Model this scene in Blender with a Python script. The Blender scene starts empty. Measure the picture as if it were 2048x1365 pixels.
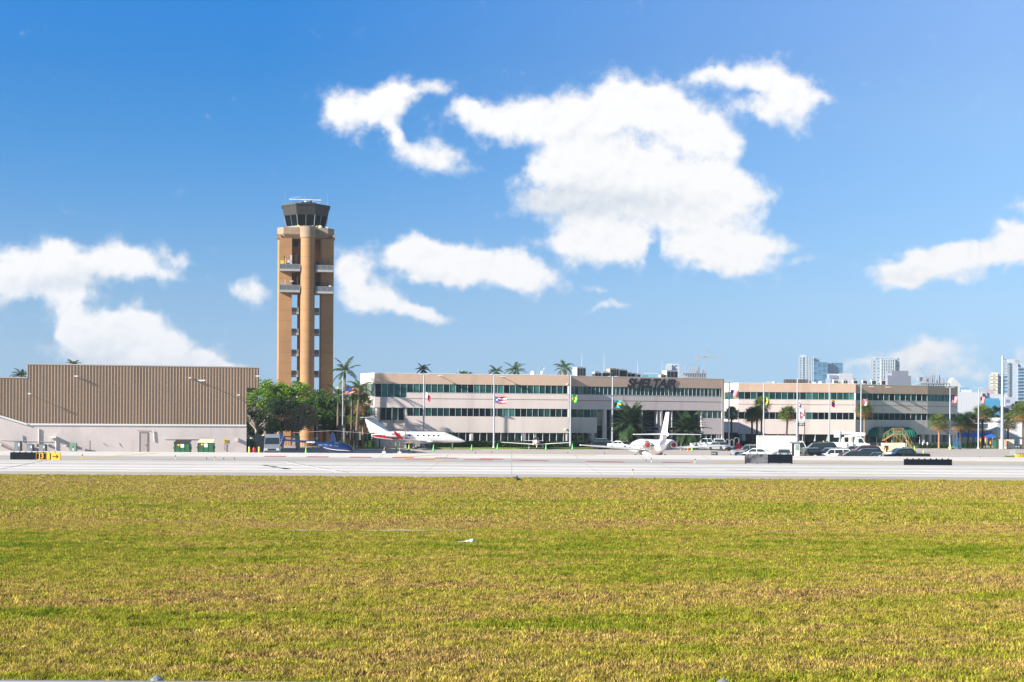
import bpy, bmesh, math, random
from mathutils import Vector, Matrix, noise as mnoise
sc = bpy.context.scene
R = math.radians
# ---------------------------------------------------------------- camera
F = 2844.0; HY = 845.0; CH = 4.4; RHO = 0.0062
cam_d = bpy.data.cameras.new('camera'); cam = bpy.data.objects.new('camera', cam_d)
sc.collection.objects.link(cam); sc.camera = cam
cam_d.sensor_width = 36.0; cam_d.lens = F * 36.0 / 2048.0
cam_d.shift_y = (HY - 682.5) / 2048.0
cam_d.clip_start = 0.5; cam_d.clip_end = 12000
cam.matrix_world = Matrix.Translation((0, 0, CH)) @ Matrix.Rotation(R(90), 4, 'X') @ Matrix.Rotation(RHO, 4, 'Z')
sc.render.resolution_x = 1024; sc.render.resolution_y = 682
sc.view_settings.view_transform = 'Standard'; sc.view_settings.look = 'None'
EXPO = 1.2
sc.view_settings.exposure = EXPO; sc.view_settings.gamma = 1.0
sc.render.engine = 'CYCLES'
sc.cycles.volume_bounces = 0; sc.cycles.max_bounces = 6
# ---------------------------------------------------------------- sun and sky
SUN = Vector((-0.80, -0.43, 0.41)).normalized()
sun_d = bpy.data.lights.new('sun', 'SUN'); sun = bpy.data.objects.new('sun', sun_d)
sc.collection.objects.link(sun)
sun_d.energy = 5.0; sun_d.angle = R(0.55); sun_d.color = (1.0, 0.93, 0.82)
sun.rotation_euler = SUN.to_track_quat('Z', 'Y').to_euler()
ELEV = math.asin(SUN.z); AZ = math.atan2(SUN.x, SUN.y)
world = bpy.data.worlds.new('World'); sc.world = world; world.use_nodes = True
wt = world.node_tree; wt.nodes.clear()
def wn(t, **k):
    n = wt.nodes.new(t)
    for a, b in k.items(): setattr(n, a, b)
    return n
def wl(a, b): wt.links.new(a, b)
def wmath(op, a, b=None, c=None, clamp=False):
    n = wn('ShaderNodeMath', operation=op); n.use_clamp = clamp
    for i, v in enumerate((a, b, c)):
        if v is None: continue
        if isinstance(v, (int, float)): n.inputs[i].default_value = v
        else: wl(v, n.inputs[i])
    return n.outputs[0]
SKYS = 0.073
sky = wn('ShaderNodeTexSky', sky_type='NISHITA'); sky.sun_disc = False
sky.sun_elevation = ELEV; sky.sun_rotation = AZ
sky.air_density = 1.0; sky.dust_density = 0.3; sky.ozone_density = 3.0; sky.altitude = 0
tc = wn('ShaderNodeTexCoord')
sep = wn('ShaderNodeSeparateXYZ'); wl(tc.outputs['Generated'], sep.inputs[0])
gx, gy, gz = sep.outputs
gya = wmath('MAXIMUM', gy, 0.08)
# angle across / angle up of a view direction (tangents), in milliradian like units
au = wmath('MULTIPLY', wmath('DIVIDE', gx, gya), 2844.0)
av = wmath('MULTIPLY', wmath('DIVIDE', gz, gya), 2844.0)
comb = wn('ShaderNodeCombineXYZ'); wl(au, comb.inputs[0]); wl(av, comb.inputs[1])
P = comb.outputs[0]
# turbulent displacement of the cloud outlines
def wnoise(scale, detail, rough, off=(0, 0, 0), colr=False, sy=1.0):
    mp = wn('ShaderNodeMapping'); mp.inputs['Location'].default_value = off
    mp.inputs['Scale'].default_value = (1, sy, 1)
    wl(P, mp.inputs[0])
    n = wn('ShaderNodeTexNoise'); n.inputs['Scale'].default_value = scale
    n.inputs['Detail'].default_value = detail; n.inputs['Roughness'].default_value = rough
    wl(mp.outputs[0], n.inputs['Vector'])
    return n.outputs['Color' if colr else 'Fac']
dn = wnoise(0.016, 5, 0.55, (31, 7, 3), True)
vsub = wn('ShaderNodeVectorMath', operation='SUBTRACT'); wl(dn, vsub.inputs[0]); vsub.inputs[1].default_value = (.5, .5, .5)
vsc = wn('ShaderNodeVectorMath', operation='MULTIPLY'); wl(vsub.outputs[0], vsc.inputs[0]); vsc.inputs[1].default_value = (62, 52, 0)
vadd = wn('ShaderNodeVectorMath', operation='ADD'); wl(P, vadd.inputs[0]); wl(vsc.outputs[0], vadd.inputs[1])
PD = vadd.outputs[0]
def blobs(lst, src):
    # x and y of the running vector hold the view direction, z gathers the sum
    z0 = wn('ShaderNodeVectorMath', operation='MULTIPLY'); wl(src, z0.inputs[0]); z0.inputs[1].default_value = (1, 1, 0)
    S = z0.outputs[0]
    for (cx, cy, rx, ry, rot, w) in lst:
        mp = wn('ShaderNodeMapping', vector_type='TEXTURE')
        mp.inputs['Location'].default_value = (cx - 1024, HY - cy + (cx - 1024) * RHO, 0)
        mp.inputs['Rotation'].default_value = (0, 0, R(-rot)); mp.inputs['Scale'].default_value = (rx, ry, 1e7)
        wl(S, mp.inputs[0])
        d = wn('ShaderNodeVectorMath', operation='DOT_PRODUCT'); wl(mp.outputs[0], d.inputs[0]); wl(mp.outputs[0], d.inputs[1])
        e = wmath('POWER', 0.36, d.outputs['Value'])
        ma = wn('ShaderNodeVectorMath', operation='MULTIPLY_ADD'); wl(e, ma.inputs[0]); ma.inputs[1].default_value = (0, 0, w); wl(S, ma.inputs[2])
        S = ma.outputs[0]
    sx = wn('ShaderNodeSeparateXYZ'); wl(S, sx.inputs[0])
    return sx.outputs[2]
# centre x, centre y, radius x, radius y, tilt, weight
CL = [
 (672,218,38,42,-25,.95),(740,222,62,34,-32,.75),(770,208,50,28,-25,.4),(760,262,26,16,0,-.25),(800,192,48,26,-25,.7),(870,172,36,20,5,.55),(790,282,36,18,60,.6),(770,255,34,18,40,.5),
 (870,314,76,28,12,.8),(850,330,40,18,10,.3),(935,215,38,28,30,.8),
 (1030,245,105,42,5,1.0),(1150,240,84,54,0,.95),(1235,205,60,48,0,1.0),(1300,205,60,42,10,.9),(1360,240,80,52,20,1.0),(1430,275,60,38,15,.9),
 (1110,342,68,33,-5,1.0),(1220,325,112,52,0,.95),(1360,355,100,38,5,.85),(1460,380,75,48,12,1.0),(1220,410,150,48,0,.85),(1080,405,60,26,0,.55),(1400,435,95,38,0,.8),
 (1200,490,85,40,0,1.0),(1270,495,60,32,0,.7),(1110,488,40,16,0,.5),(1170,460,46,28,0,.6),
 (1400,500,70,38,15,1.0),(1500,498,60,38,0,.9),(1560,495,45,22,-10,.5),(1460,525,60,18,5,.45),(1600,522,40,10,-8,.35),
 (1000,322,48,16,8,-.55),(1312,500,15,34,0,-.8),(1525,318,40,22,0,-.5),(1575,432,42,24,0,-.6),(1050,462,40,14,0,-.2),
 (1400,150,50,13,-10,.55),(1480,152,78,29,4,.85),(1555,162,46,36,25,.85),(1600,200,36,45,-30,.6),(1640,190,38,14,10,.5),(1520,218,55,24,5,.75),(1590,250,32,30,50,.38),(1505,187,40,8,0,-.25),(1545,190,50,20,0,.3),
 (800,510,50,26,5,1.0),(870,512,62,30,8,1.0),(950,535,110,36,3,1.0),(1050,552,70,28,12,1.0),(850,545,90,20,5,.5),(985,515,30,20,0,.4),
 (690,530,32,36,20,.9),(715,570,40,36,30,.7),(770,600,52,24,10,.9),(850,628,60,13,12,.9),(700,600,40,20,0,.35),
 (500,585,34,26,15,.75),(498,560,20,20,0,.25),
 (25,540,42,44,0,.85),(105,515,40,36,0,1.05),(80,560,75,34,0,.7),(170,535,70,34,0,.7),(235,520,55,36,0,.8),(300,535,60,26,10,.7),(345,510,42,14,20,.5),(435,497,36,12,10,.28),
 (140,585,45,24,0,.85),(135,630,28,36,0,.85),(130,670,20,18,-30,.5),(150,660,30,26,0,.5),
 (210,665,60,46,0,1.1),(270,665,60,42,0,1.1),(320,690,50,38,20,1.0),(250,720,120,45,0,1.1),(410,722,34,20,0,.9),(460,735,50,12,8,.7),(350,738,80,24,0,.8),
 (1800,545,65,26,-4,1.0),(1870,530,70,28,-6,.9),(1960,510,60,26,-8,.75),(2040,485,60,40,0,.8),(1950,555,36,14,0,.4),(1895,500,60,16,-15,.45),(2045,410,26,16,0,.6),(2010,455,30,6,35,.45),
 (2120,480,80,50,0,.9),(2180,300,80,60,0,.8),
 (1800,715,60,22,-8,.6),(1875,705,70,34,0,.75),(1720,722,36,14,0,.4),(1940,750,50,22,0,.5),(1780,745,110,24,0,.45),(2048,716,26,26,0,.5),
 (1205,578,30,9,0,.42),(1190,617,34,9,0,.42),(1230,610,26,9,0,.38),
 (-150,560,160,60,0,1),(-300,640,200,70,0,1),(2400,560,160,70,0,.9)]
Fd = blobs(CL, PD)
nf = wnoise(0.022, 8, 0.62, (3, 11, 0)); nfe = wnoise(0.022, 5, 0.6, (13, -4, 0)); nfl = wnoise(0.022, 5, 0.6, (3, 11, 0)); nf2 = wnoise(0.006, 3, 0.5, (9, 2, 5))
fld = wmath('ADD', Fd, wmath('MULTIPLY', wmath('SUBTRACT', nf, 0.5), 1.25))
mr = wn('ShaderNodeMapRange', interpolation_type='SMOOTHSTEP'); wl(fld, mr.inputs[0])
mr.inputs[1].default_value = 0.13; mr.inputs[2].default_value = 0.90
mask = mr.outputs[0]
# thin wisps where the field is weak
# shaded cloud bellies
SH = [(1100,410,90,30,0,.7),(1150,395,120,32,0,1.0),(1300,420,150,34,0,.7),(1200,285,110,22,5,.35),(60,580,60,26,0,.6),(170,565,90,24,0,.8),(190,720,70,50,-30,.75),(300,735,150,26,0,.5),
      (1820,745,130,30,0,.7),(880,560,120,14,3,.4),(1420,545,120,20,0,.4),(1200,520,90,14,0,.4),(1860,555,120,14,0,.5)]
sh = wmath('MULTIPLY', blobs(SH, PD), wmath('ADD', 0.45, nf2), None, True)
sh = wmath('ADD', wmath('MULTIPLY', sh, .8), wmath('MULTIPLY', wmath('SUBTRACT', wmath('SUBTRACT', nfe, nfl), .03), 1.15), None, True)
def wmix(fac, a, b):
    n = wn('ShaderNodeMix', data_type='RGBA')
    if isinstance(fac, (int, float)): n.inputs[0].default_value = fac
    else: wl(fac, n.inputs[0])
    for s, v in ((6, a), (7, b)):
        if isinstance(v, tuple): n.inputs[s].default_value = (*v, 1)
        else: wl(v, n.inputs[s])
    return n.outputs[2]
K = 1.0 / (SKYS * 2 ** EXPO)
ccol = wmix(sh, (1.04 * K, 1.03 * K, 1.03 * K), (0.70 * K, 0.76 * K, 0.84 * K))
# clearing of the sky colour with height above the horizon
ramp = wn('ShaderNodeValToRGB'); cr = ramp.color_ramp
elv = wmath('MULTIPLY', av, 1 / 2000.0, None, True); wl(elv, ramp.inputs[0])
SKYRAMP = [(0.0, (1, 1, 1)), (1.0, (1, 1, 1))]
SKYRAMP = [(0.0055, (0.454, 0.688, 1.24)), (0.04, (0.412, 0.608, 1.056)), (0.07, (0.423, 0.596, 0.96)), (0.12, (0.448, 0.612, 0.88)), (0.17, (0.375, 0.606, 0.873)), (0.22, (0.287, 0.595, 0.905)), (0.27, (0.198, 0.585, 0.928)), (0.32, (0.141, 0.575, 0.943)), (0.37, (0.088, 0.561, 0.989)), (0.42, (0.064, 0.593, 1.072)), (0.62, (0.28, 0.624, 0.977)), (1.0, (0.56, 0.72, 0.85))]
cr.elements[0].position = SKYRAMP[0][0]; cr.elements[0].color = (*SKYRAMP[0][1], 1)
cr.elements[1].position = SKYRAMP[-1][0]; cr.elements[1].color = (*SKYRAMP[-1][1], 1)
for p_, c_ in SKYRAMP[1:-1]:
    e = cr.elements.new(p_); e.color = (*c_, 1)
tint = wn('ShaderNodeVectorMath', operation='MULTIPLY'); wl(sky.outputs[0], tint.inputs[0]); wl(ramp.outputs[0], tint.inputs[1])
K = 1.0 / (SKYS * 2 ** EXPO)
azf = wmath('MULTIPLY', wmath('POWER', wmath('MULTIPLY_ADD', au, 1 / 1476.0, .339, True), 1.2), wmath('MULTIPLY_ADD', au, -1 / 1500.0, 2.0, True))
azt = wmath('MULTIPLY', wmath('MULTIPLY', azf, wmath('GREATER_THAN', gy, 0.1)), wmath('MULTIPLY_ADD', elv, 3.0, .08, True))
hzl = wn('ShaderNodeVectorMath', operation='SCALE'); hzl.inputs[0].default_value = (.245 * K, .185 * K, .035 * K); wl(azt, hzl.inputs['Scale'])
tsc = wn('ShaderNodeVectorMath', operation='ADD'); wl(tint.outputs[0], tsc.inputs[0]); wl(hzl.outputs[0], tsc.inputs[1])
front = wmath('GREATER_THAN', gy, 0.1); up = wmath('GREATER_THAN', gz, -0.002)
mk = wmath('MULTIPLY', front, up)
outc = wmix(mask, tsc.outputs[0], ccol)
bg = wn('ShaderNodeBackground'); wl(tsc.outputs[0], bg.inputs[0]); bg.inputs[1].default_value = SKYS
bg2 = wn('ShaderNodeBackground'); wl(outc, bg2.inputs[0]); bg2.inputs[1].default_value = SKYS
msh = wn('ShaderNodeMixShader'); wl(mk, msh.inputs[0]); wl(bg.outputs[0], msh.inputs[1]); wl(bg2.outputs[0], msh.inputs[2])
wo = wn('ShaderNodeOutputWorld'); wl(msh.outputs[0], wo.inputs[0])
world.cycles.sampling_method = 'MANUAL'; world.cycles.sample_map_resolution = 512

# ---------------------------------------------------------------- helpers
CS, SN = math.cos(RHO), math.sin(RHO)
def W(px, py, D):
    "point of the place seen at photo position px, py and standing D metres away"
    dx, dy = px - 1024, py - HY
    return Vector(((dx * CS + dy * SN) / F * D, D, CH - (-dx * SN + dy * CS) / F * D))
def GX(px, D, z=0.0):
    v = (CH - z) * F / D
    return ((px - 1024) + v * SN) / CS / F * D
def lk(o, parent=None):
    sc.collection.objects.link(o)
    if parent is not None: o.parent = parent
    return o
def thing(name, label, cat, loc=(0, 0, 0), rz=0.0, group=None):
    o = bpy.data.objects.new(name, None); o.empty_display_size = .3
    o.location = loc; o.rotation_euler = (0, 0, rz); lk(o)
    o['label'] = label; o['category'] = cat
    if group: o['group'] = group
    return o
def tag(o, label, cat, group=None):
    o['label'] = label; o['category'] = cat
    if group: o['group'] = group
    return o
def dup(root, loc=None, rz=None, label=None, group=None, scale=None):
    r = root.copy(); sc.collection.objects.link(r)
    if loc is not None: r.location = loc
    if rz is not None: r.rotation_euler = (0, 0, rz)
    if label: r['label'] = label
    if group: r['group'] = group
    if scale: r.scale = (scale,) * 3
    def rec(a, b):
        for ch in list(a.children):
            c = ch.copy(); sc.collection.objects.link(c); c.parent = b
            rec(ch, c)
    rec(root, r)
    return r
class MB:
    def __init__(s): s.v = []; s.f = []; s.mi = []; s.m = 0
    def add(s, vs, fs):
        b = len(s.v); s.v += [tuple(p) for p in vs]
        for f in fs: s.f.append(tuple(b + i for i in f)); s.mi.append(s.m)
        return s
    def box(s, x0, x1, y0, y1, z0, z1):
        return s.add([(x, y, z) for z in (z0, z1) for y in (y0, y1) for x in (x0, x1)],
                     [(0, 2, 3, 1), (4, 5, 7, 6), (0, 1, 5, 4), (2, 6, 7, 3), (0, 4, 6, 2), (1, 3, 7, 5)])
    def cbox(s, c, sz, rz=0.0):
        c = Vector(c); hx, hy, hz = sz[0] / 2, sz[1] / 2, sz[2] / 2; m = Matrix.Rotation(rz, 3, 'Z')
        vs = [c + m @ Vector((x, y, z)) for z in (-hz, hz) for y in (-hy, hy) for x in (-hx, hx)]
        return s.add(vs, [(0, 2, 3, 1), (4, 5, 7, 6), (0, 1, 5, 4), (2, 6, 7, 3), (0, 4, 6, 2), (1, 3, 7, 5)])
    def bar(s, a, b, w, h=None):
        "rectangular bar between two points"
        a, b = Vector(a), Vector(b); h = h or w; d = (b - a).normalized()
        up = Vector((0, 0, 1)) if abs(d.z) < .95 else Vector((0, 1, 0))
        sd = d.cross(up).normalized() * w / 2; u = sd.cross(d).normalized() * h / 2
        vs = [p + i * sd + j * u for p in (a, b) for (i, j) in ((-1, -1), (1, -1), (1, 1), (-1, 1))]
        return s.add(vs, [(0, 1, 2, 3), (7, 6, 5, 4), (0, 4, 5, 1), (1, 5, 6, 2), (2, 6, 7, 3), (3, 7, 4, 0)])
    def tube(s, a, b, r0, r1=None, n=8):
        a, b = Vector(a), Vector(b); r1 = r0 if r1 is None else r1; d = (b - a).normalized()
        up = Vector((0, 0, 1)) if abs(d.z) < .95 else Vector((0, 1, 0))
        e1 = d.cross(up).normalized(); e2 = d.cross(e1)
        vs = [p + (e1 * math.cos(t) + e2 * math.sin(t)) * r for p, r in ((a, r0), (b, r1)) for t in [2 * math.pi * i / n for i in range(n)]]
        return s.add(vs, [(i, (i + 1) % n, n + (i + 1) % n, n + i) for i in range(n)] + [tuple(range(n))[::-1], tuple(range(n, 2 * n))])
    def path(s, pts, rs, n=7):
        pts = [Vector(p) for p in pts]; vs = []; L = len(pts)
        for i, p in enumerate(pts):
            d = (pts[min(i + 1, L - 1)] - pts[max(i - 1, 0)]).normalized()
            up = Vector((0, 1, 0)) if abs(d.y) < .9 else Vector((1, 0, 0))
            e1 = d.cross(up).normalized(); e2 = d.cross(e1)
            vs += [p + (e1 * math.cos(2 * math.pi * k / n) + e2 * math.sin(2 * math.pi * k / n)) * rs[i] for k in range(n)]
        fs = [(i * n + k, i * n + (k + 1) % n, (i + 1) * n + (k + 1) % n, (i + 1) * n + k) for i in range(L - 1) for k in range(n)]
        fs += [tuple(range(n))[::-1], tuple(range((L - 1) * n, L * n))]
        return s.add(vs, fs)
    def lathe(s, prof, n=16, c=(0, 0, 0), axis='Z'):
        vs = []
        for (r, z) in prof:
            for k in range(n):
                t = 2 * math.pi * k / n; a, b = r * math.cos(t), r * math.sin(t)
                p = (a, b, z) if axis == 'Z' else ((z, a, b) if axis == 'X' else (a, z, b))
                vs.append((p[0] + c[0], p[1] + c[1], p[2] + c[2]))
        L = len(prof)
        fs = [(i * n + k, i * n + (k + 1) % n, (i + 1) * n + (k + 1) % n, (i + 1) * n + k) for i in range(L - 1) for k in range(n)]
        if prof[0][0] > 1e-4: fs.append(tuple(range(n))[::-1])
        if prof[-1][0] > 1e-4: fs.append(tuple(range((L - 1) * n, L * n)))
        return s.add(vs, fs)
    def prism(s, poly, z0, z1):
        n = len(poly)
        return s.add([(p[0], p[1], z0) for p in poly] + [(p[0], p[1], z1) for p in poly],
                     [(i, (i + 1) % n, n + (i + 1) % n, n + i) for i in range(n)] + [tuple(range(n))[::-1], tuple(range(n, 2 * n))])
    def side(s, poly, hw, y0=None):
        "silhouette in x,z given width along y; hw is a half width or a function of z"
        n = len(poly); h = hw if callable(hw) else (lambda x, z: hw)
        if y0 is None: vs = [(p[0], -h(p[0], p[1]), p[1]) for p in poly] + [(p[0], h(p[0], p[1]), p[1]) for p in poly]
        else: vs = [(p[0], y0, p[1]) for p in poly] + [(p[0], hw, p[1]) for p in poly]
        return s.add(vs, [(i, (i + 1) % n, n + (i + 1) % n, n + i) for i in range(n)] + [tuple(range(n))[::-1], tuple(range(n, 2 * n))])
    def loft(s, secs, n=16, e=2.0, cap=True):
        "secs: x, yc, zc, ry, rz  superellipse sections along x"
        vs = []
        for q in secs:
            x, yc, zc, ry, rz = q[:5]; ee = q[5] if len(q) > 5 else e
            for k in range(n):
                t = 2 * math.pi * k / n; c, sn = math.cos(t), math.sin(t)
                vs.append((x, yc + ry * math.copysign(abs(c) ** (2 / ee), c), zc + rz * math.copysign(abs(sn) ** (2 / ee), sn)))
        L = len(secs)
        fs = [(i * n + k, i * n + (k + 1) % n, (i + 1) * n + (k + 1) % n, (i + 1) * n + k) for i in range(L - 1) for k in range(n)]
        if cap: fs += [tuple(range(n))[::-1], tuple(range((L - 1) * n, L * n))]
        return s.add(vs, fs)
    def wing(s, r0, c0, r1, c1, t=.12, swap=False):
        "root leading edge r0 chord c0 to tip leading edge r1 chord c1, chord runs to -x; swap: thickness along y (a fin)"
        pr = [(0, 0), (.08, .45), (.3, .6), (.7, .35), (1, .02), (.7, -.3), (.3, -.4), (.08, -.3)]
        vs = []
        for (r, c) in ((r0, c0), (r1, c1)):
            for (a, b) in pr:
                vs.append((r[0] - a * c, r[1] + (b * t * c if swap else 0), r[2] + (0 if swap else b * t * c)))
        n = len(pr)
        return s.add(vs, [(i, (i + 1) % n, n + (i + 1) % n, n + i) for i in range(n)] + [tuple(range(n))[::-1], tuple(range(n, 2 * n))])
    def build(s, name, mats, parent=None, smooth=False, bevel=0):
        me = bpy.data.meshes.new(name); me.from_pydata(s.v, [], s.f)
        if not isinstance(mats, (list, tuple)): mats = [mats]
        for m in mats: me.materials.append(m)
        if len(mats) > 1: me.polygons.foreach_set('material_index', s.mi)
        bm = bmesh.new(); bm.from_mesh(me); bmesh.ops.recalc_face_normals(bm, faces=bm.faces[:]); bm.to_mesh(me); bm.free()
        if smooth:
            me.polygons.foreach_set('use_smooth', [True] * len(me.polygons))
            me.set_sharp_from_angle(angle=R(38))
        me.update()
        o = bpy.data.objects.new(name, me); lk(o, parent)
        if bevel:
            b = o.modifiers.new('bevel', 'BEVEL'); b.width = bevel; b.segments = 2; b.limit_method = 'ANGLE'
        return o
# ---------------------------------------------------------------- materials
def mat(name, col, rough=.6, metal=0.0, var=0.0, vs=1.0, bump=0.0, bs=20.0, spec=.5, streak=None, coat=0.0, em=None, dirt=None):
    m = bpy.data.materials.new(name); m.use_nodes = True; nt = m.node_tree; b = nt.nodes['Principled BSDF']
    b.inputs['Base Color'].default_value = (*col, 1); b.inputs['Roughness'].default_value = rough
    b.inputs['Metallic'].default_value = metal; b.inputs['Specular IOR Level'].default_value = spec
    b.inputs['Coat Weight'].default_value = coat
    N = nt.nodes.new; L = nt.links.new
    if var or bump or streak or dirt:
        t = N('ShaderNodeTexCoord'); geo = N('ShaderNodeNewGeometry')
    cur = None
    if var:
        n = N('ShaderNodeTexNoise'); n.inputs['Scale'].default_value = vs; n.inputs['Detail'].default_value = 6; n.inputs['Roughness'].default_value = .6
        mp = N('ShaderNodeMapping')
        if streak: mp.inputs['Scale'].default_value = streak
        L(t.outputs['Object'], mp.inputs[0]); L(mp.outputs[0], n.inputs['Vector'])
        mx = N('ShaderNodeMix'); mx.data_type = 'RGBA'
        mx.inputs[6].default_value = (*[c * (1 - var) for c in col], 1); mx.inputs[7].default_value = (*[min(1, c * (1 + var)) for c in col], 1)
        mrr = N('ShaderNodeMapRange'); mrr.inputs[1].default_value = .3; mrr.inputs[2].default_value = .7
        L(n.outputs['Fac'], mrr.inputs[0]); L(mrr.outputs[0], mx.inputs[0]); cur = mx.outputs[2]
    if dirt:
        dc, ds, lo, hi, dsc = dirt
        n = N('ShaderNodeTexNoise'); n.inputs['Scale'].default_value = ds; n.inputs['Detail'].default_value = 7
        mp = N('ShaderNodeMapping'); mp.inputs['Scale'].default_value = dsc; L(t.outputs['Object'], mp.inputs[0]); L(mp.outputs[0], n.inputs['Vector'])
        mrr = N('ShaderNodeMapRange'); mrr.inputs[1].default_value = lo; mrr.inputs[2].default_value = hi; L(n.outputs['Fac'], mrr.inputs[0])
        mx = N('ShaderNodeMix'); mx.data_type = 'RGBA'; L(mrr.outputs[0], mx.inputs[0])
        if cur: L(cur, mx.inputs[6])
        else: mx.inputs[6].default_value = (*col, 1)
        mx.inputs[7].default_value = (*dc, 1); cur = mx.outputs[2]
    if cur: L(cur, b.inputs['Base Color'])
    if bump:
        n = N('ShaderNodeTexNoise'); n.inputs['Scale'].default_value = bs; n.inputs['Detail'].default_value = 4; L(t.outputs['Object'], n.inputs['Vector'])
        bp = N('ShaderNodeBump'); bp.inputs['Strength'].default_value = bump; bp.inputs['Distance'].default_value = .05
        L(n.outputs['Fac'], bp.inputs['Height']); L(bp.outputs[0], b.inputs['Normal'])
    if em: b.inputs['Emission Color'].default_value = (*em[0], 1); b.inputs['Emission Strength'].default_value = em[1]
    return m
M = {}
def C(name, *a, **k):
    if name not in M: M[name] = mat(name, *a, **k)
    return M[name]
WHITE = C('white_paint', (.78, .78, .76), .45, var=.04, vs=3)
OFFW = C('offwhite_paint', (.62, .58, .52), .6, var=.08, vs=2)
GREY = C('grey_metal', (.35, .37, .39), .45, .3, var=.1, vs=4)
LGREY = C('light_grey_metal', (.6, .62, .64), .45, .2, var=.06, vs=4)
DARK = C('dark_metal', (.03, .03, .035), .5, var=.2, vs=4)
BLACK = C('black_paint', (.012, .012, .014), .4)
RUBBER = C('rubber', (.02, .02, .02), .85)
GLASS = C('car_glass', (.02, .03, .035), .06, spec=.8)
YEL = C('yellow_paint', (.75, .5, .02), .5, var=.06, vs=5)
RED = C('red_paint', (.55, .02, .02), .45)
ORG = C('orange_plastic', (.85, .16, .03), .5)
LIME = C('lime_plastic', (.42, .85, .04), .5)
GRN = C('green_plastic', (.12, .6, .14), .5)
CHROME = C('chrome', (.75, .76, .78), .18, 1.0)
def text_mesh(body, size, parent, m, loc, rot=(R(90), 0, 0), depth=.02, name='lettering', shear=0.0, off=0.0, sx=1.0, align='CENTER', space=1.0):
    cu = bpy.data.curves.new(name, 'FONT'); cu.body = body; cu.size = size; cu.extrude = depth; cu.shear = shear
    cu.offset = off; cu.align_x = align; cu.align_y = 'CENTER'; cu.space_character = space
    to = bpy.data.objects.new(name, cu); sc.collection.objects.link(to)
    dg = bpy.context.evaluated_depsgraph_get(); me = bpy.data.meshes.new_from_object(to.evaluated_get(dg))
    bpy.data.objects.remove(to); me.materials.clear(); me.materials.append(m)
    o = bpy.data.objects.new(name, me); lk(o, parent); o.location = loc; o.rotation_euler = rot; o.scale = (sx, 1, 1)
    return o
# ---------------------------------------------------------------- ground, runway, apron
PROF = [(112.8, 0.0), (116, .03), (122, .05), (132, .07), (142, .13), (148, .16), (151, .1), (154, 0.0), (158, .03), (164, .3), (168, .47), (171, .55), (173.5, .52), (177, .2), (181, 0.02), (186, 0.0)]
def zg(y):
    if y <= PROF[0][0] or y >= PROF[-1][0]: return 0.0
    for (a, za), (b, zb) in zip(PROF, PROF[1:]):
        if a <= y <= b:
            t = (y - a) / (b - a); return za + (zb - za) * t
def sstep(a, b, x): t = max(0.0, min(1.0, (x - a) / (b - a))); return t * t * (3 - 2 * t)
def dip(x, y): return -.6 * sstep(24, 46, x) * (1 - sstep(90, 110, x)) * sstep(175.5, 180, y) * (1 - sstep(187, 200, y))
def nodes(m): return m.node_tree.nodes, m.node_tree.links
def sheet(name, rows, x0, x1, nx, m, dz=0.0, kind='structure', xf=None):
    mb = MB(); vs = []
    for y in rows:
        for i in range(nx + 1):
            x = x0 + (x1 - x0) * i / nx
            vs.append((x, y, zg(y) + dip(x, y) + dz))
    w = nx + 1
    fs = [(r * w + i, r * w + i + 1, (r + 1) * w + i + 1, (r + 1) * w + i) for r in range(len(rows) - 1) for i in range(nx)]
    mb.add(vs, fs); o = mb.build(name, m); o['kind'] = kind
    return o
def smooth_rows(a, b, n): return [a + (b - a) * i / n for i in range(n + 1)]
# far ground
gm = mat('far_ground', (.12, .13, .07), .95, var=.35, vs=.02)
g = MB().add([(-5000, -60, -.03), (5000, -60, -.03), (5000, 5500, -.03), (-5000, 5500, -.03)], [(0, 1, 2, 3)]).build('ground', gm); g['kind'] = 'structure'
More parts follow.
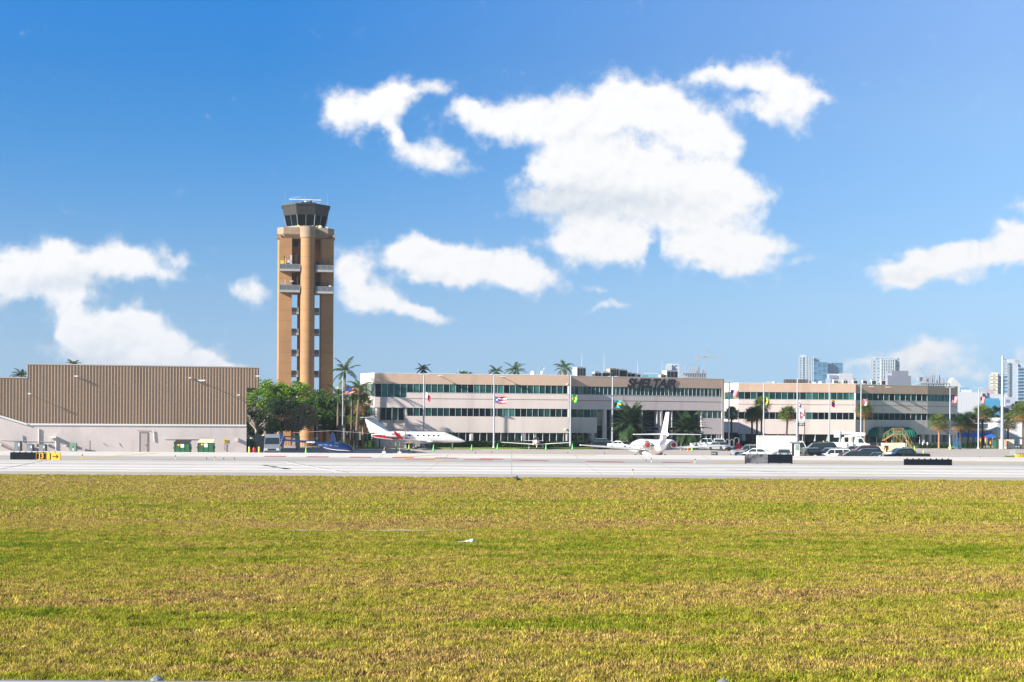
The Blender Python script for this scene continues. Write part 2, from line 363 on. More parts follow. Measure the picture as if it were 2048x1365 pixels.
# concrete
def concrete(name, base, dark, warm=(1, 1, 1), joints=0.0, jscale=6.0):
    m = bpy.data.materials.new(name); m.use_nodes = True; N, L = nodes(m); b = N['Principled BSDF']
    b.inputs['Roughness'].default_value = .85; b.inputs['Specular IOR Level'].default_value = .25
    g = N.new('ShaderNodeNewGeometry')
    def nz(sc3, det, lo, hi):
        mp = N.new('ShaderNodeMapping'); mp.inputs['Scale'].default_value = sc3; L.new(g.outputs['Position'], mp.inputs[0])
        n = N.new('ShaderNodeTexNoise'); n.inputs['Scale'].default_value = 1; n.inputs['Detail'].default_value = det; n.inputs['Roughness'].default_value = .6
        L.new(mp.outputs[0], n.inputs['Vector'])
        r = N.new('ShaderNodeMapRange'); r.inputs[1].default_value = lo; r.inputs[2].default_value = hi; L.new(n.outputs['Fac'], r.inputs[0]); return r.outputs[0]
    a = nz((.012, .9, 1), 6, .35, .68); c = nz((.06, .06, 1), 5, .35, .7); d = nz((.9, 1.6, 1), 5, .3, .7)
    def mul(x, y):
        q = N.new('ShaderNodeMath'); q.operation = 'MULTIPLY'
        for i, v in enumerate((x, y)):
            if isinstance(v, float): q.inputs[i].default_value = v
            else: L.new(v, q.inputs[i])
        return q.outputs[0]
    def add(x, y):
        q = N.new('ShaderNodeMath'); q.operation = 'ADD'
        for i, v in enumerate((x, y)):
            if isinstance(v, float): q.inputs[i].default_value = v
            else: L.new(v, q.inputs[i])
        return q.outputs[0]
    f = add(add(mul(a, .5), mul(c, .3)), mul(d, .2))
    mx = N.new('ShaderNodeMix'); mx.data_type = 'RGBA'; L.new(f, mx.inputs[0])
    mx.inputs[6].default_value = (*dark, 1); mx.inputs[7].default_value = (*base, 1)
    cur = mx.outputs[2]
    if joints:
        br = N.new('ShaderNodeTexBrick'); br.offset = 0; br.inputs['Scale'].default_value = 1; br.inputs['Brick Width'].default_value = jscale; br.inputs['Row Height'].default_value = jscale
        br.inputs['Mortar Size'].default_value = .05; br.inputs['Mortar Smooth'].default_value = .3
        br.inputs['Color1'].default_value = (1, 1, 1, 1); br.inputs['Color2'].default_value = (.95, .95, .95, 1); br.inputs['Mortar'].default_value = (1 - joints,) * 3 + (1,)
        L.new(g.outputs['Position'], br.inputs['Vector'])
        m2 = N.new('ShaderNodeMix'); m2.data_type = 'RGBA'; m2.blend_type = 'MULTIPLY'; m2.inputs[0].default_value = 1
        L.new(cur, m2.inputs[6]); L.new(br.outputs['Color'], m2.inputs[7]); cur = m2.outputs[2]
    L.new(cur, b.inputs['Base Color'])
    return m
CONC = concrete('runway_concrete', (.70, .665, .62), (.53, .495, .455), joints=.4, jscale=7.6)
SHOU = concrete('shoulder_asphalt', (.46, .435, .41), (.32, .305, .29))
APRM = concrete('apron_concrete', (.50, .45, .405), (.39, .345, .31), joints=.22, jscale=6.1)
sheet('runway_shoulder', smooth_rows(112.8, 119.5, 6), -260, 260, 40, SHOU)
sheet('runway', smooth_rows(119.5, 153, 36), -260, 260, 40, CONC)
sheet('taxiway_shoulder', smooth_rows(153, 163, 12), -260, 260, 40, SHOU)
sheet('taxiway', smooth_rows(163, 177, 22), -260, 260, 40, CONC)
sheet('apron', smooth_rows(177, 201, 20) + [215, 232, 268, 330], -260, 260, 130, APRM)
# painted lines that follow the pavement
def line(name, pts, w, m, dz=.008, dash=None):
    mb = MB(); P_ = []
    for (a, b) in zip(pts, pts[1:]):
        n = max(2, int((Vector(b) - Vector(a)).length / .8))
        for i in range(n): P_.append(Vector(a).lerp(Vector(b), i / n))
    P_.append(Vector(pts[-1]))
    for i, (a, b) in enumerate(zip(P_, P_[1:])):
        if dash and (i // dash[0]) % dash[1] != 0: continue
        d = (b - a).normalized(); s_ = Vector((-d.y, d.x)) * w / 2
        q = [a - s_, b - s_, b + s_, a + s_]
        mb.add([(p.x, p.y, zg(p.y) + dz) for p in q], [(0, 1, 2, 3)])
    o = mb.build(name, m); o['kind'] = 'structure'; return o
YM = mat('yellow_marking', (.62, .40, .10), .8, var=.25, vs=1.2)
RM = mat('red_marking', (.38, .09, .09), .85, var=.3, vs=1.0)
WM = mat('white_marking', (.8, .8, .78), .8, var=.1, vs=1.0)
JM = mat('tar_joint', (.10, .10, .10), .9, var=.2, vs=2.0)
TM = mat('tyre_mark', (.26, .25, .24), .9, var=.3, vs=.8)
line('taxiway_marking', [(-50, 117.2), (-2, 117.9)], .6, YM); line('taxiway_marking', [(18, 116.3), (50, 117.6), (80, 118.2)], .6, YM)
line('taxiway_marking', [(-49.5, 156.5), (-44.5, 164.5), (-42, 168)], .8, YM)
line('taxiway_marking', [(-7.5, 158), (-13.5, 163.5), (-8.5, 168.5), (10, 169.5)], .8, YM)
line('taxiway_marking', [(22, 158), (31, 161), (52, 160.5), (120, 161)], .8, YM)
line('taxiway_marking', [(-120, 174.2), (140, 173.4)], .3, YM); line('taxiway_marking', [(-40, 158), (40, 157)], .25, TM)
line('taxiway_marking', [(-28.5, 164), (-17, 163.4), (-8, 163), (-1, 161.6)], 1.4, RM, .009, (3, 2))
line('taxiway_marking', [(-12, 160.8), (2, 160.2)], 1.0, RM, .010, (4, 2))
line('taxiway_marking', [(0, 160.4), (10, 158.6), (20, 158)], 1.0, RM, .010, (5, 2))
TM2 = mat('faint_tyre_mark', (.44, .42, .395), .9, var=.2, vs=.3); WM2 = mat('worn_white_paint', (.74, .73, .70), .8, var=.08, vs=.5)
for k in range(9):
    yy = [121.5, 123.6, 126.4, 130, 133.5, 138, 141, 146, 150][k]
    line('tyre_marking', [(-130 + 17 * (k % 3), yy), (150 - 9 * k, yy + .6)], .5 + .5 * (k % 3), TM2 if k % 2 else WM2, .006 + .0004 * k)
line('tar_joint', [(-44.0, 120.6), (-48.5, 149)], .16, JM); line('tar_joint', [(-43.2, 120.6), (-47.8, 149)], .10, WM, .009)
line('white_marking', [(-14.6, 121), (-24, 148)], .25, WM); line('white_marking', [(-13.9, 121), (-23.3, 148)], .12, JM, .006)
line('tar_joint', [(-20.0, 127.5), (-21.2, 131)], .7, DARK); line('tar_joint', [(-21.8, 132), (-22.7, 134.5)], .7, DARK); line('tar_joint', [(-23.2, 135.6), (-24, 137.6)], .6, DARK)
line('tar_joint', [(15, 138), (19.5, 133.5)], .35, TM, .007); line('tar_joint', [(20, 133), (25.5, 127)], .35, JM, .007)

# ---------------------------------------------------------------- grass
GS_DARK = .38  # soil dimmed for its dark tone and the shade between blades
GC = bpy.data.materials.new('grass_blades'); GC.use_nodes = True
def grass_color(m, blades=True):
    N, L = nodes(m); b = N['Principled BSDF']; b.inputs['Roughness'].default_value = .8; b.inputs['Specular IOR Level'].default_value = .15
    g = N.new('ShaderNodeNewGeometry')
    def nz(sc3, det, off=0, rough=.6):
        mp = N.new('ShaderNodeMapping'); mp.inputs['Scale'].default_value = sc3; mp.inputs['Location'].default_value = (off, off * .7, 0); L.new(g.outputs['Position'], mp.inputs[0])
        n = N.new('ShaderNodeTexNoise'); n.inputs['Scale'].default_value = 1; n.inputs['Detail'].default_value = det; n.inputs['Roughness'].default_value = rough
        L.new(mp.outputs[0], n.inputs['Vector']); return n.outputs['Fac']
    def mth(op, *a):
        q = N.new('ShaderNodeMath'); q.operation = op
        for i, v in enumerate(a):
            if isinstance(v, (int, float)): q.inputs[i].default_value = v
            else: L.new(v, q.inputs[i])
        return q.outputs[0]
    sp = N.new('ShaderNodeSeparateXYZ'); L.new(g.outputs['Position'], sp.inputs[0])
    # mown bands and patches across the field: 0 dry straw .. 1 green
    rb = N.new('ShaderNodeValToRGB'); rb.color_ramp.interpolation = 'EASE'
    yy = mth('DIVIDE', mth('ADD', sp.outputs[1], mth('MULTIPLY', mth('SUBTRACT', nz((.02, .05, 0), 2, 5), .5), 14.0)), 120.0)
    L.new(yy, rb.inputs[0])
    bands = [(.16, .52), (.215, .44), (.26, .56), (.295, .40), (.335, .40), (.37, .60), (.42, .70), (.455, .58), (.50, .30), (.56, .54), (.63, .60), (.70, .42), (.80, .30), (.88, .48), (.94, .50), (.98, .66)]
    e = rb.color_ramp.elements; e[0].position, e[0].color = bands[0][0], (bands[0][1],) * 3 + (1,); e[1].position, e[1].color = bands[-1][0], (bands[-1][1],) * 3 + (1,)
    for p_, v_ in bands[1:-1]: q = e.new(p_); q.color = (v_,) * 3 + (1,)
    f = mth('ADD', mth('MULTIPLY_ADD', mth('SUBTRACT', rb.outputs[0], .5), .90, .5), mth('MULTIPLY', mth('SUBTRACT', nz((.10, .32, 0), 7, 2, .7), .5), 1.9))
    f = mth('ADD', f, mth('MULTIPLY', mth('SUBTRACT', nz((1.5, 1.5, 0), 5, 9, .7), .5), 1.0))
    f = mth('ADD', f, mth('MULTIPLY', mth('SUBTRACT', nz((.35, .7, 0), 4, 6, .6), .5), 1.0))
    if blades: f = mth('ADD', f, mth('MULTIPLY', mth('SUBTRACT', g.outputs['Random Per Island'], .5), .5))
    cr_ = N.new('ShaderNodeValToRGB'); L.new(f, cr_.inputs[0]); e = cr_.color_ramp.elements
    cols = [(.0, (.26, .16, .06)), (.25, (.62, .43, .16)), (.45, (.57, .44, .10)), (.62, (.46, .42, .05)), (.85, (.33, .38, .02)), (1.0, (.15, .24, .012))]
    e[0].position, e[0].color = cols[0][0], (*cols[0][1], 1); e[1].position, e[1].color = cols[-1][0], (*cols[-1][1], 1)
    for p_, v_ in cols[1:-1]: q = e.new(p_); q.color = (*v_, 1)
    # brightness variation
    gain = mth('MULTIPLY_ADD', g.outputs['Random Per Island'], 1.05, .34) if blades else GS_DARK
    br = N.new('ShaderNodeMapRange'); L.new(nz((2.2, 2.6, 0), 5, 4, .8), br.inputs[0]); br.inputs[1].default_value = .33; br.inputs[2].default_value = .68; br.inputs[3].default_value = .30; br.inputs[4].default_value = 1.5
    hs = N.new('ShaderNodeVectorMath'); hs.operation = 'SCALE'; L.new(cr_.outputs[0], hs.inputs[0]); L.new(mth('MULTIPLY', br.outputs[0], gain), hs.inputs['Scale'])
    L.new(hs.outputs[0], b.inputs['Base Color'])
    if blades:
        tr = N.new('ShaderNodeBsdfTranslucent'); L.new(hs.outputs[0], tr.inputs[0])
        ms = N.new('ShaderNodeMixShader'); ms.inputs[0].default_value = .38
        L.new(b.outputs[0], ms.inputs[1]); L.new(tr.outputs[0], ms.inputs[2]); L.new(ms.outputs[0], N['Material Output'].inputs[0])
grass_color(GC); GS = bpy.data.materials.new('grass_soil'); GS.use_nodes = True; grass_color(GS, False)
gfield = MB()
nxg, nyg = 60, 40; vs = []
for j in range(nyg + 1):
    for i in range(nxg + 1):
        x = -75 + 150 * i / nxg; y = 3 + (112.9 - 3) * j / nyg
        vs.append((x, y, .0 + .03 * mnoise.noise(Vector((x * .12, y * .12, 0)))))
gfield.add(vs, [(j * (nxg + 1) + i, j * (nxg + 1) + i + 1, (j + 1) * (nxg + 1) + i + 1, (j + 1) * (nxg + 1) + i) for j in range(nyg) for i in range(nxg)])
gf = gfield.build('grass_field', GS, smooth=True); gf['kind'] = 'structure'
def grass_patch(k, n, size, hmin, hmax, w):
    rnd = random.Random(k); mb = MB()
    tuft = [(rnd.uniform(-size / 2, size / 2), rnd.uniform(-size / 2, size / 2), rnd.uniform(.5, 1.5)) for _ in range(34)]
    for _ in range(n):
        if rnd.random() < .55:
            t = rnd.choice(tuft); x = t[0] + rnd.gauss(0, .07); y = t[1] + rnd.gauss(0, .07); hs = t[2]
        else: x, y, hs = rnd.uniform(-size / 2, size / 2), rnd.uniform(-size / 2, size / 2), .8
        h = rnd.uniform(hmin, hmax) * hs; a = rnd.uniform(0, 2 * math.pi); ww = w * rnd.uniform(.6, 1.4)
        l = rnd.uniform(.1, .9) * h; b = rnd.uniform(0, 2 * math.pi)
        dx, dy = math.cos(a) * ww, math.sin(a) * ww; tx, ty = x + math.cos(b) * l, y + math.sin(b) * l
        mx_, my_ = x + math.cos(b) * l * .3, y + math.sin(b) * l * .3
        mb.add([(x - dx, y - dy, 0), (x + dx, y + dy, 0), (mx_ + dx * .8, my_ + dy * .8, h * .6), (mx_ - dx * .8, my_ - dy * .8, h * .6), (tx, ty, h)], [(0, 1, 2, 3), (3, 2, 4)])
    me = bpy.data.meshes.new('grass_tuft'); me.from_pydata(mb.v, [], mb.f); me.materials.append(GC)
    return bpy.data.objects.new('grass_tuft', me)
tufts = [grass_patch(k, 1250, 1.25, .03, .10, .0085) for k in range(5)]
tufts_far = [grass_patch(50 + k, 620, 1.9, .035, .11, .016) for k in range(4)]
rnd = random.Random(5)
pts_n = []; pts_f = []
y = 12.0
while y < 62:
    hw = .38 * y + 3; x = -hw
    while x < hw: pts_n.append((x + rnd.uniform(-.2, .2), y + rnd.uniform(-.2, .2), 0)); x += .95
    y += .95
while y < 112.6:
    hw = .38 * y + 4; x = -hw
    while x < hw: pts_f.append((x + rnd.uniform(-.3, .3), min(112.7 + rnd.uniform(-.6, .5), y + rnd.uniform(-.3, .3)), 0)); x += 1.45
    y += 1.45
def scatter(name, pts, objs, label_kind='stuff'):
    me = bpy.data.meshes.new(name); me.from_pydata(pts, [], []); o = bpy.data.objects.new(name, me); lk(o)
    ng = bpy.data.node_groups.new(name, 'GeometryNodeTree')
    ng.interface.new_socket('Geometry', in_out='INPUT', socket_type='NodeSocketGeometry'); ng.interface.new_socket('Geometry', in_out='OUTPUT', socket_type='NodeSocketGeometry')
    N = ng.nodes.new; L = ng.links.new
    gi = N('NodeGroupInput'); go = N('NodeGroupOutput'); ip = N('GeometryNodeInstanceOnPoints'); gi2 = N('GeometryNodeGeometryToInstance')
    for ob in objs:
        oi = N('GeometryNodeObjectInfo'); oi.inputs['Object'].default_value = ob; L(oi.outputs['Geometry'], gi2.inputs[0])
    L(gi.outputs[0], ip.inputs['Points']); L(gi2.outputs[0], ip.inputs['Instance']); ip.inputs['Pick Instance'].default_value = True
    ri = N('FunctionNodeRandomValue'); ri.data_type = 'INT'; ri.inputs[4].default_value = 0; ri.inputs[5].default_value = len(objs) - 1; L(ri.outputs[2], ip.inputs['Instance Index'])
    rr = N('FunctionNodeRandomValue'); rr.data_type = 'FLOAT_VECTOR'; rr.inputs[0].default_value = (0, 0, 0); rr.inputs[1].default_value = (0, 0, 6.283); L(rr.outputs[0], ip.inputs['Rotation'])
    L(ip.outputs[0], go.inputs[0])
    md = o.modifiers.new('scatter', 'NODES'); md.node_group = ng; o['kind'] = label_kind
    return o
scatter('grass', pts_n, tufts); scatter('grass', pts_f, tufts_far)
# ---------------------------------------------------------------- buildings
STU = mat('pink_stucco', (.61, .53, .505), .9, var=.05, vs=.5, bump=.15, bs=8, streak=(1, 1, .25), dirt=((.42, .36, .34), .35, .56, .85, (1.5, 1.5, .12)))
TAN = mat('tan_stucco', (.52, .37, .28), .9, var=.05, vs=.5, bump=.15, bs=8, dirt=((.38, .27, .21), .35, .56, .85, (1.5, 1.5, .12)))
GRV = mat('rust_groove', (.38, .19, .12), .9)
CORE = mat('dark_interior', (.012, .014, .016), .9)
MUL = mat('mullion', (.42, .44, .44), .5, .2)
ROOF = mat('roof_gravel', (.42, .42, .40), .9, var=.15, vs=3)
COPE = mat('coping', (.72, .72, .70), .6)
def wglass(name, col, rough=.08, var=.6, vs=.5, spec=.3, metal=0.0):
    return mat(name, col, rough, metal, var=var, vs=vs, spec=spec, streak=(1, 1, .6))
WG = [wglass('teal_glass', (.018, .075, .07)), wglass('deep_teal_glass', (.007, .032, .034)), wglass('black_glass', (.002, .006, .009)), wglass('pale_teal_glass', (.04, .14, .125))]
WG2 = [wglass('blinds_glass', (.10, .15, .115), .12, .9, 2.5), wglass('dim_blinds_glass', (.035, .065, .055), .1, .9, 2.5), wglass('cream_reflection_glass', (.26, .25, .15), .15, .7, 1.5), wglass('teal_glass_c', (.02, .08, .08), .1, .6, 2)]  # cream glass has a reflection painted into its colour
def seg_frame(p0, p1):
    p0, p1 = Vector((p0[0], p0[1], 0)), Vector((p1[0], p1[1], 0)); d = (p1 - p0); L = d.length; d.normalize()
    return p0, d, Vector((d.y, -d.x, 0)), L      # outward normal points to the viewer side (-y) when going +x
def slab(mb, p0, p1, a, b, z0, z1, o0, o1):
    "box along a facade from a to b metres, from depth o0 to o1 (positive outwards)"
    q, d, n, L = seg_frame(p0, p1)
    c = [q + d * s_ + n * o for (s_, o) in ((a, o0), (b, o0), (b, o1), (a, o1))]
    mb.prism([(v.x, v.y) for v in c], z0, z1)
def window(root, p0, p1, a, b, z0, z1, gl, depth=.14, fr=.032):
    f = MB(); slab(f, p0, p1, a, a + fr, z0, z1, -depth - .08, -.05); slab(f, p0, p1, b - fr, b, z0, z1, -depth - .08, -.05)
    slab(f, p0, p1, a + fr, b - fr, z0, z0 + fr, -depth - .08, -.05); slab(f, p0, p1, a + fr, b - fr, z1 - fr, z1, -depth - .08, -.05)
    w = f.build('window', MUL, root)
    g_ = MB(); slab(g_, p0, p1, a + fr, b - fr, z0 + fr, z1 - fr, -depth - .03, -depth); g_.build('pane', gl, w)
    return w
wr = random.Random(11)
def winrow(root, p0, p1, a, b, z0, z1, n, gls, wts=None, **k):
    for i in range(n):
        window(root, p0, p1, a + (b - a) * i / n, a + (b - a) * (i + 1) / n, z0, z1, wr.choices(gls, wts)[0], **k)
def band(root, p0, p1, z0, z1, m, a=0, b=None, th=.45, name='wall', out=0.0):
    L = seg_frame(p0, p1)[3]; b = L if b is None else b
    mb = MB(); slab(mb, p0, p1, a, b, z0, z1, -th, out); return mb.build(name, m, root)
ZS = dict(g=2.64, w1=5.32, w1t=6.71, gv=8.16, w2=9.19, w2t=10.66, top=12.36)
def std_upper(root, p0, p1, n, gls, wts=None, lows=True, m=STU):
    band(root, p0, p1, ZS['w1t'], ZS['gv'], m); band(root, p0, p1, ZS['gv'], ZS['gv'] + .12, GRV, name='groove', out=-.04); band(root, p0, p1, ZS['gv'] + .12, ZS['w2'], m)
    band(root, p0, p1, ZS['w2t'], ZS['top'], TAN, name='fascia'); band(root, p0, p1, ZS['top'], ZS['top'] + .08, COPE, name='coping', out=.03)
    band(root, p0, p1, ZS['w2'] - .002, ZS['w2'] + .06, MUL, name='sill', out=.03, th=.3)
    L = seg_frame(p0, p1)[3]
    winrow(root, p0, p1, .05, L - .05, ZS['w2'] + .06, ZS['w2t'], n, gls, wts)
def column(root, x, y, z1, r=.42, m=None):
    MB().tube((x, y, 0), (x, y, z1), r, n=14).build('column', m or STU, root, smooth=True)
def offpt(p0, p1, s_, o):
    q, d, n, L = seg_frame(p0, p1); return q + d * s_ + n * o
# --- main office building
def XY(px, D): return (GX(px, D, 4), D)
B0 = (-25.6, 240.0); B1 = (-22.75, 235.0); B2 = XY(1138, 240.5); B3 = XY(1140, 243.6); B4 = XY(1448, 254.0)
ob = thing('office_building', 'long three storey pink and tan office building with dark SHELTAIR lettering', 'building', (0, 0, 0))
back = [(B4[0] - 12, B4[1] + 26), (B0[0] - 2, B0[1] + 24)]
def inset(pts, dy=.55): return [(x, y + dy) for x, y in pts]
MB().prism(inset([B0, (B1[0] + .3, B1[1] + .3), B2, B3, (B4[0] - .5, B4[1])], 1.2) + back, .05, 6.6).build('interior', CORE, ob)
MB().prism(inset([B0, (B1[0] + .3, B1[1] + .3), B2, B3, (B4[0] - .5, B4[1])], .45) + back, 6.75, 12.05).build('interior', CORE, ob)
MB().prism(inset([B0, B1, B2, B3, B4], .3) + [(B4[0] - 12, B4[1] + 26.3), (B0[0] - 2, B0[1] + 24.3)], 12.05, 12.2).build('roof', ROOF, ob)
band(ob, B4, (B4[0] - 12, B4[1] + 26), 0, ZS['w2'], STU, name='end_wall'); band(ob, B4, (B4[0] - 12, B4[1] + 26), ZS['w2'], ZS['top'], TAN, name='end_wall')
band(ob, (B0[0] - 2, B0[1] + 24), B0, ZS['g'], ZS['top'], STU, name='end_wall')
band(ob, (B4[0] - 12, B4[1] + 26), (B0[0] - 2, B0[1] + 24), 0, ZS['top'], STU, name='back_wall')
# chamfered left end
p0, p1 = B0, B1; LC = seg_frame(p0, p1)[3]
band(ob, p0, p1, ZS['g'], ZS['w1'], STU); winrow(ob, p0, p1, .05, LC - .1, ZS['w1'], ZS['w1t'], 4, WG2, (3, 1, 0, 2))
band(ob, p0, p1, ZS['w1t'], 8.55, STU); winrow(ob, p0, p1, .05, LC - .1, 8.55, ZS['w2t'], 4, WG2, (3, 1, 0, 2)); band(ob, p0, p1, ZS['w2t'], ZS['top'], STU)
band(ob, p0, p1, ZS['top'], ZS['top'] + .08, COPE, name='coping', out=.03)
for t in (.12, .42, .72): q = offpt(p0, p1, LC * t, -.4); column(ob, q.x, q.y, 2.64, .3)
# left corner bay
p0, p1 = B1, B2; L1 = seg_frame(p0, p1)[3]; s1 = 5.35
band(ob, p0, p1, 0, 4.6, STU, a=1.0, b=s1 - .35, th=.4, out=-.55, name='wall'); band(ob, p0, p1, 0.0, 6.71, STU, a=s1 - .35, b=s1, out=-.1)
band(ob, p0, p1, ZS['w1t'], 8.42, STU, b=s1); band(ob, p0, p1, ZS['w2t'], ZS['top'], TAN, b=s1, name='fascia'); band(ob, p0, p1, ZS['top'], ZS['top'] + .08, COPE, b=s1, name='coping', out=.03)
winrow(ob, p0, p1, .1, s1 - .03, 8.42, ZS['w2t'], 5, WG, (4, 2, 1, 3)); winrow(ob, p0, p1, .9, s1 - .4, 4.6, ZS['w1t'], 4, WG, (1, 3, 4, 0), depth=.6)
q = offpt(p0, p1, .42, -.5); column(ob, q.x, q.y, 6.71, .42)
dmb = MB(); slab(dmb, p0, p1, 1.15, 2.5, .05, 2.1, -.56, -.52); sd_ = dmb.build('service_door', mat('pale_door', (.55, .48, .46), .6), ob)
dmb = MB(); slab(dmb, p0, p1, 1.25, 2.4, 1.65, 2.0, -.52, -.5); dmb.build('vent', BLACK, sd_)
winrow(ob, p0, p1, 2.9, s1 - .5, .35, 1.6, 3, WG, (1, 1, 0, 3), depth=.72)
# left wing
band(ob, p0, p1, ZS['g'], ZS['w1'], STU, a=s1); winrow(ob, p0, p1, s1 + .1, L1 - .25, ZS['w1'], ZS['w1t'], 27, WG, (2, 4, 6, 1))
q1 = tuple(offpt(p0, p1, s1, 0))[:2]; std_upper(ob, q1, p1, 27, WG, (5, 3, 2, 3))
winrow(ob, p0, p1, s1 + .4, L1 - .9, .7, 2.64, 22, WG, (1, 4, 5, 1), depth=1.1); band(ob, p0, p1, 0, .7, STU, a=s1 + .3, b=L1 - .8, th=1.2, out=-1.05, name='wall')
for px in (943, 960 + 545 / 6.2, 960 + 1085 / 6.2):
    Xc = GX(px, 238.5, 1.5); q = offpt(p0, p1, (Xc - B1[0]) / math.cos(math.atan2(B2[1] - B1[1], B2[0] - B1[0])), -.55); column(ob, q.x, q.y, 2.64, .42)
# recessed right wing
band(ob, B2, B3, ZS['g'], ZS['top'], STU, th=.3, name='wall')
p0, p1 = B3, B4; L2 = seg_frame(p0, p1)[3]
def sof(px, z=4):    # metres along the right wing for a photo column
    q, d, n, L = seg_frame(p0, p1); t = (px - 1024) / F
    return (t * q.y - q.x) / (d.x - t * d.y)
std_upper(ob, p0, p1, 38, WG2, (3, 4, .4, 4))
a0, a1 = sof(1194), sof(1403); ac, ad = sof(1206), sof(1216); ae = sof(1320)
band(ob, p0, p1, ZS['g'], ZS['w1'], STU, b=a0); winrow(ob, p0, p1, .1, a0, ZS['w1'], ZS['w1t'], 4, WG2, (4, 2, 1, 1))
band(ob, p0, p1, 2.5, ZS['w1'], STU, a=a1); winrow(ob, p0, p1, a1 + .1, L2 - .1, ZS['w1'], ZS['w1t'], 4, WG2, (5, 1, 1, 0))
winrow(ob, p0, p1, a0 + .1, sof(1206), 3.9, ZS['w1t'], 1, [WG2[2]], depth=.5)
winrow(ob, p0, p1, a0, a1, 3.6, ZS['w1t'], 7, [WG[2], WG[1], WG2[1], WG2[2], WG2[0]], (5, 3, 1, .6, 1), depth=1.6)
winrow(ob, p0, p1, a0, a1, .2, 3.2, 7, [WG[2], WG[1]], (3, 1), depth=1.6); band(ob, p0, p1, 3.2, 3.6, STU, a=a0, b=a1, th=1.8, out=-1.55, name='wall')
winrow(ob, p0, p1, .3, a0 - .2, .5, 2.64, 4, [WG[2], WG[1]], (3, 1), depth=1.1); winrow(ob, p0, p1, a1, L2 - .4, .5, 2.5, 4, [WG[2], WG[1]], (3, 1), depth=1.1)
for px, zz, rr in ((1211, 6.71, .42), (1323, 6.71, .42), (1187, 2.64, .42), (1438, 2.5, .4), (1358, 2.6, .22)):
    q = offpt(p0, p1, sof(px), -.5); column(ob, q.x, q.y, zz, rr)
# yellow poster wall behind the ground floor glass
pm = MB(); slab(pm, p0, p1, sof(1151), sof(1178), .75, 2.35, -1.05, -1.0)
pm.build('yellow_mural', mat('mural', (.55, .38, .01), .5, var=.9, vs=1.4, dirt=((.06, .07, .03), 1.1, .5, .56, (1, 1, 1))), ob)
# lettering on the fascia
ang = math.atan2(B4[1] - B3[1], B4[0] - B3[0])
q = offpt(p0, p1, sof(1302), .07)
LT = mat('sign_letters', (.02, .022, .032), .5, var=.2, vs=2)
ltr = text_mesh('SHELTAIR', 2.1, ob, LT, (q.x, q.y, 11.42), (R(90), 0, ang), .05, 'lettering', .28, .075, 1.0, space=.98)
_bb = [v.co for v in ltr.data.vertices]; _w = max(v.x for v in _bb) - min(v.x for v in _bb); _h = max(v.y for v in _bb) - min(v.y for v in _bb)
ltr.scale = ((sof(1350) - sof(1253)) / _w, 1.62 / _h, 1)
_cy = (max(v.y for v in _bb) + min(v.y for v in _bb)) / 2; ltr.location.z = 11.38 - _cy * ltr.scale.y
# wall lamps on the fascia and cameras
def wall_lamp(root, p0, p1, s_, z, out=1.2):
    a = offpt(p0, p1, s_, 0); b = offpt(p0, p1, s_, out)
    m = MB(); m.bar((a.x, a.y, z), (b.x, b.y, z - .02), .07); lp = m.build('wall_lamp', LGREY, root)
    MB().cbox((b.x, b.y, z - .05), (.75, .5, .12), 0).build('lamp_head', LGREY, lp)
for px in (881, 1006): wall_lamp(ob, B1, B2, (GX(px, 238, 12) - B1[0]) * 1.0, 12.1)
for s_, z in ((L1 - .35, 10.9), (L1 - .6, 3.3)):
    q = offpt(B1, B2, s_, .2); MB().cbox((q.x, q.y, z), (.25, .4, .25)).tube((q.x, q.y + .3, z), (q.x, q.y, z), .05).build('camera', LGREY, ob)
q = offpt(B3, B4, sof(1149), .2); MB().cbox((q.x, q.y, 3.6), (.8, .3, .06)).bar((q.x - .1, q.y, 3.65), (q.x + .2, q.y, 4.0), .1).build('antenna_bracket', WHITE, ob)
# --- second building
E1 = (GX(1476, 280, 4), 280.0); E0 = (E1[0] - 2.8, 285.0); E2 = (GX(1711, 280.5, 4), 280.5); E3 = (GX(1711.5, 284.6, 4), 284.6); E4 = (GX(1855, 291, 4), 291.0); E5 = (GX(1915, 295.5, 4), 295.5)
ob2 = thing('office_annex', 'three storey tan and pink office block with green awning, right of the lettered building', 'building')
bk2 = [(E5[0] - 6, E5[1] + 22), (E0[0] - 2, E0[1] + 26)]
MB().prism(inset([E0, E1, E2, E3, E4, (E5[0] - .6, E5[1])], 1.3) + bk2, .05, 6.6).build('interior', CORE, ob2)
MB().prism(inset([E0, E1, E2, E3, E4, (E5[0] - .6, E5[1])], .45) + bk2, 6.75, 12.05).build('interior', CORE, ob2)
MB().prism(inset([E0, E1, E2, E3, E4, E5], .3) + [(x, y + .3) for x, y in bk2], 12.05, 12.2).build('roof', ROOF, ob2)
band(ob2, E5, bk2[0], 0, ZS['top'], STU, name='end_wall'); band(ob2, bk2[1], E0, 2.64, ZS['top'], STU, name='end_wall'); band(ob2, bk2[0], bk2[1], 0, ZS['top'], STU, name='back_wall')
p0, p1 = E0, E1; LC = seg_frame(p0, p1)[3]
band(ob2, p0, p1, ZS['g'], ZS['w1'], STU); winrow(ob2, p0, p1, .05, LC - .1, ZS['w1'], ZS['w1t'], 4, WG2, (1, 1, 3, 2)); band(ob2, p0, p1, ZS['w1t'], ZS['w2'], STU)
winrow(ob2, p0, p1, .05, LC - .1, ZS['w2'], ZS['w2t'], 4, WG2, (1, 0, 4, 2)); band(ob2, p0, p1, ZS['w2t'], ZS['top'], STU); band(ob2, p0, p1, ZS['top'], ZS['top'] + .08, COPE, name='coping', out=.03)
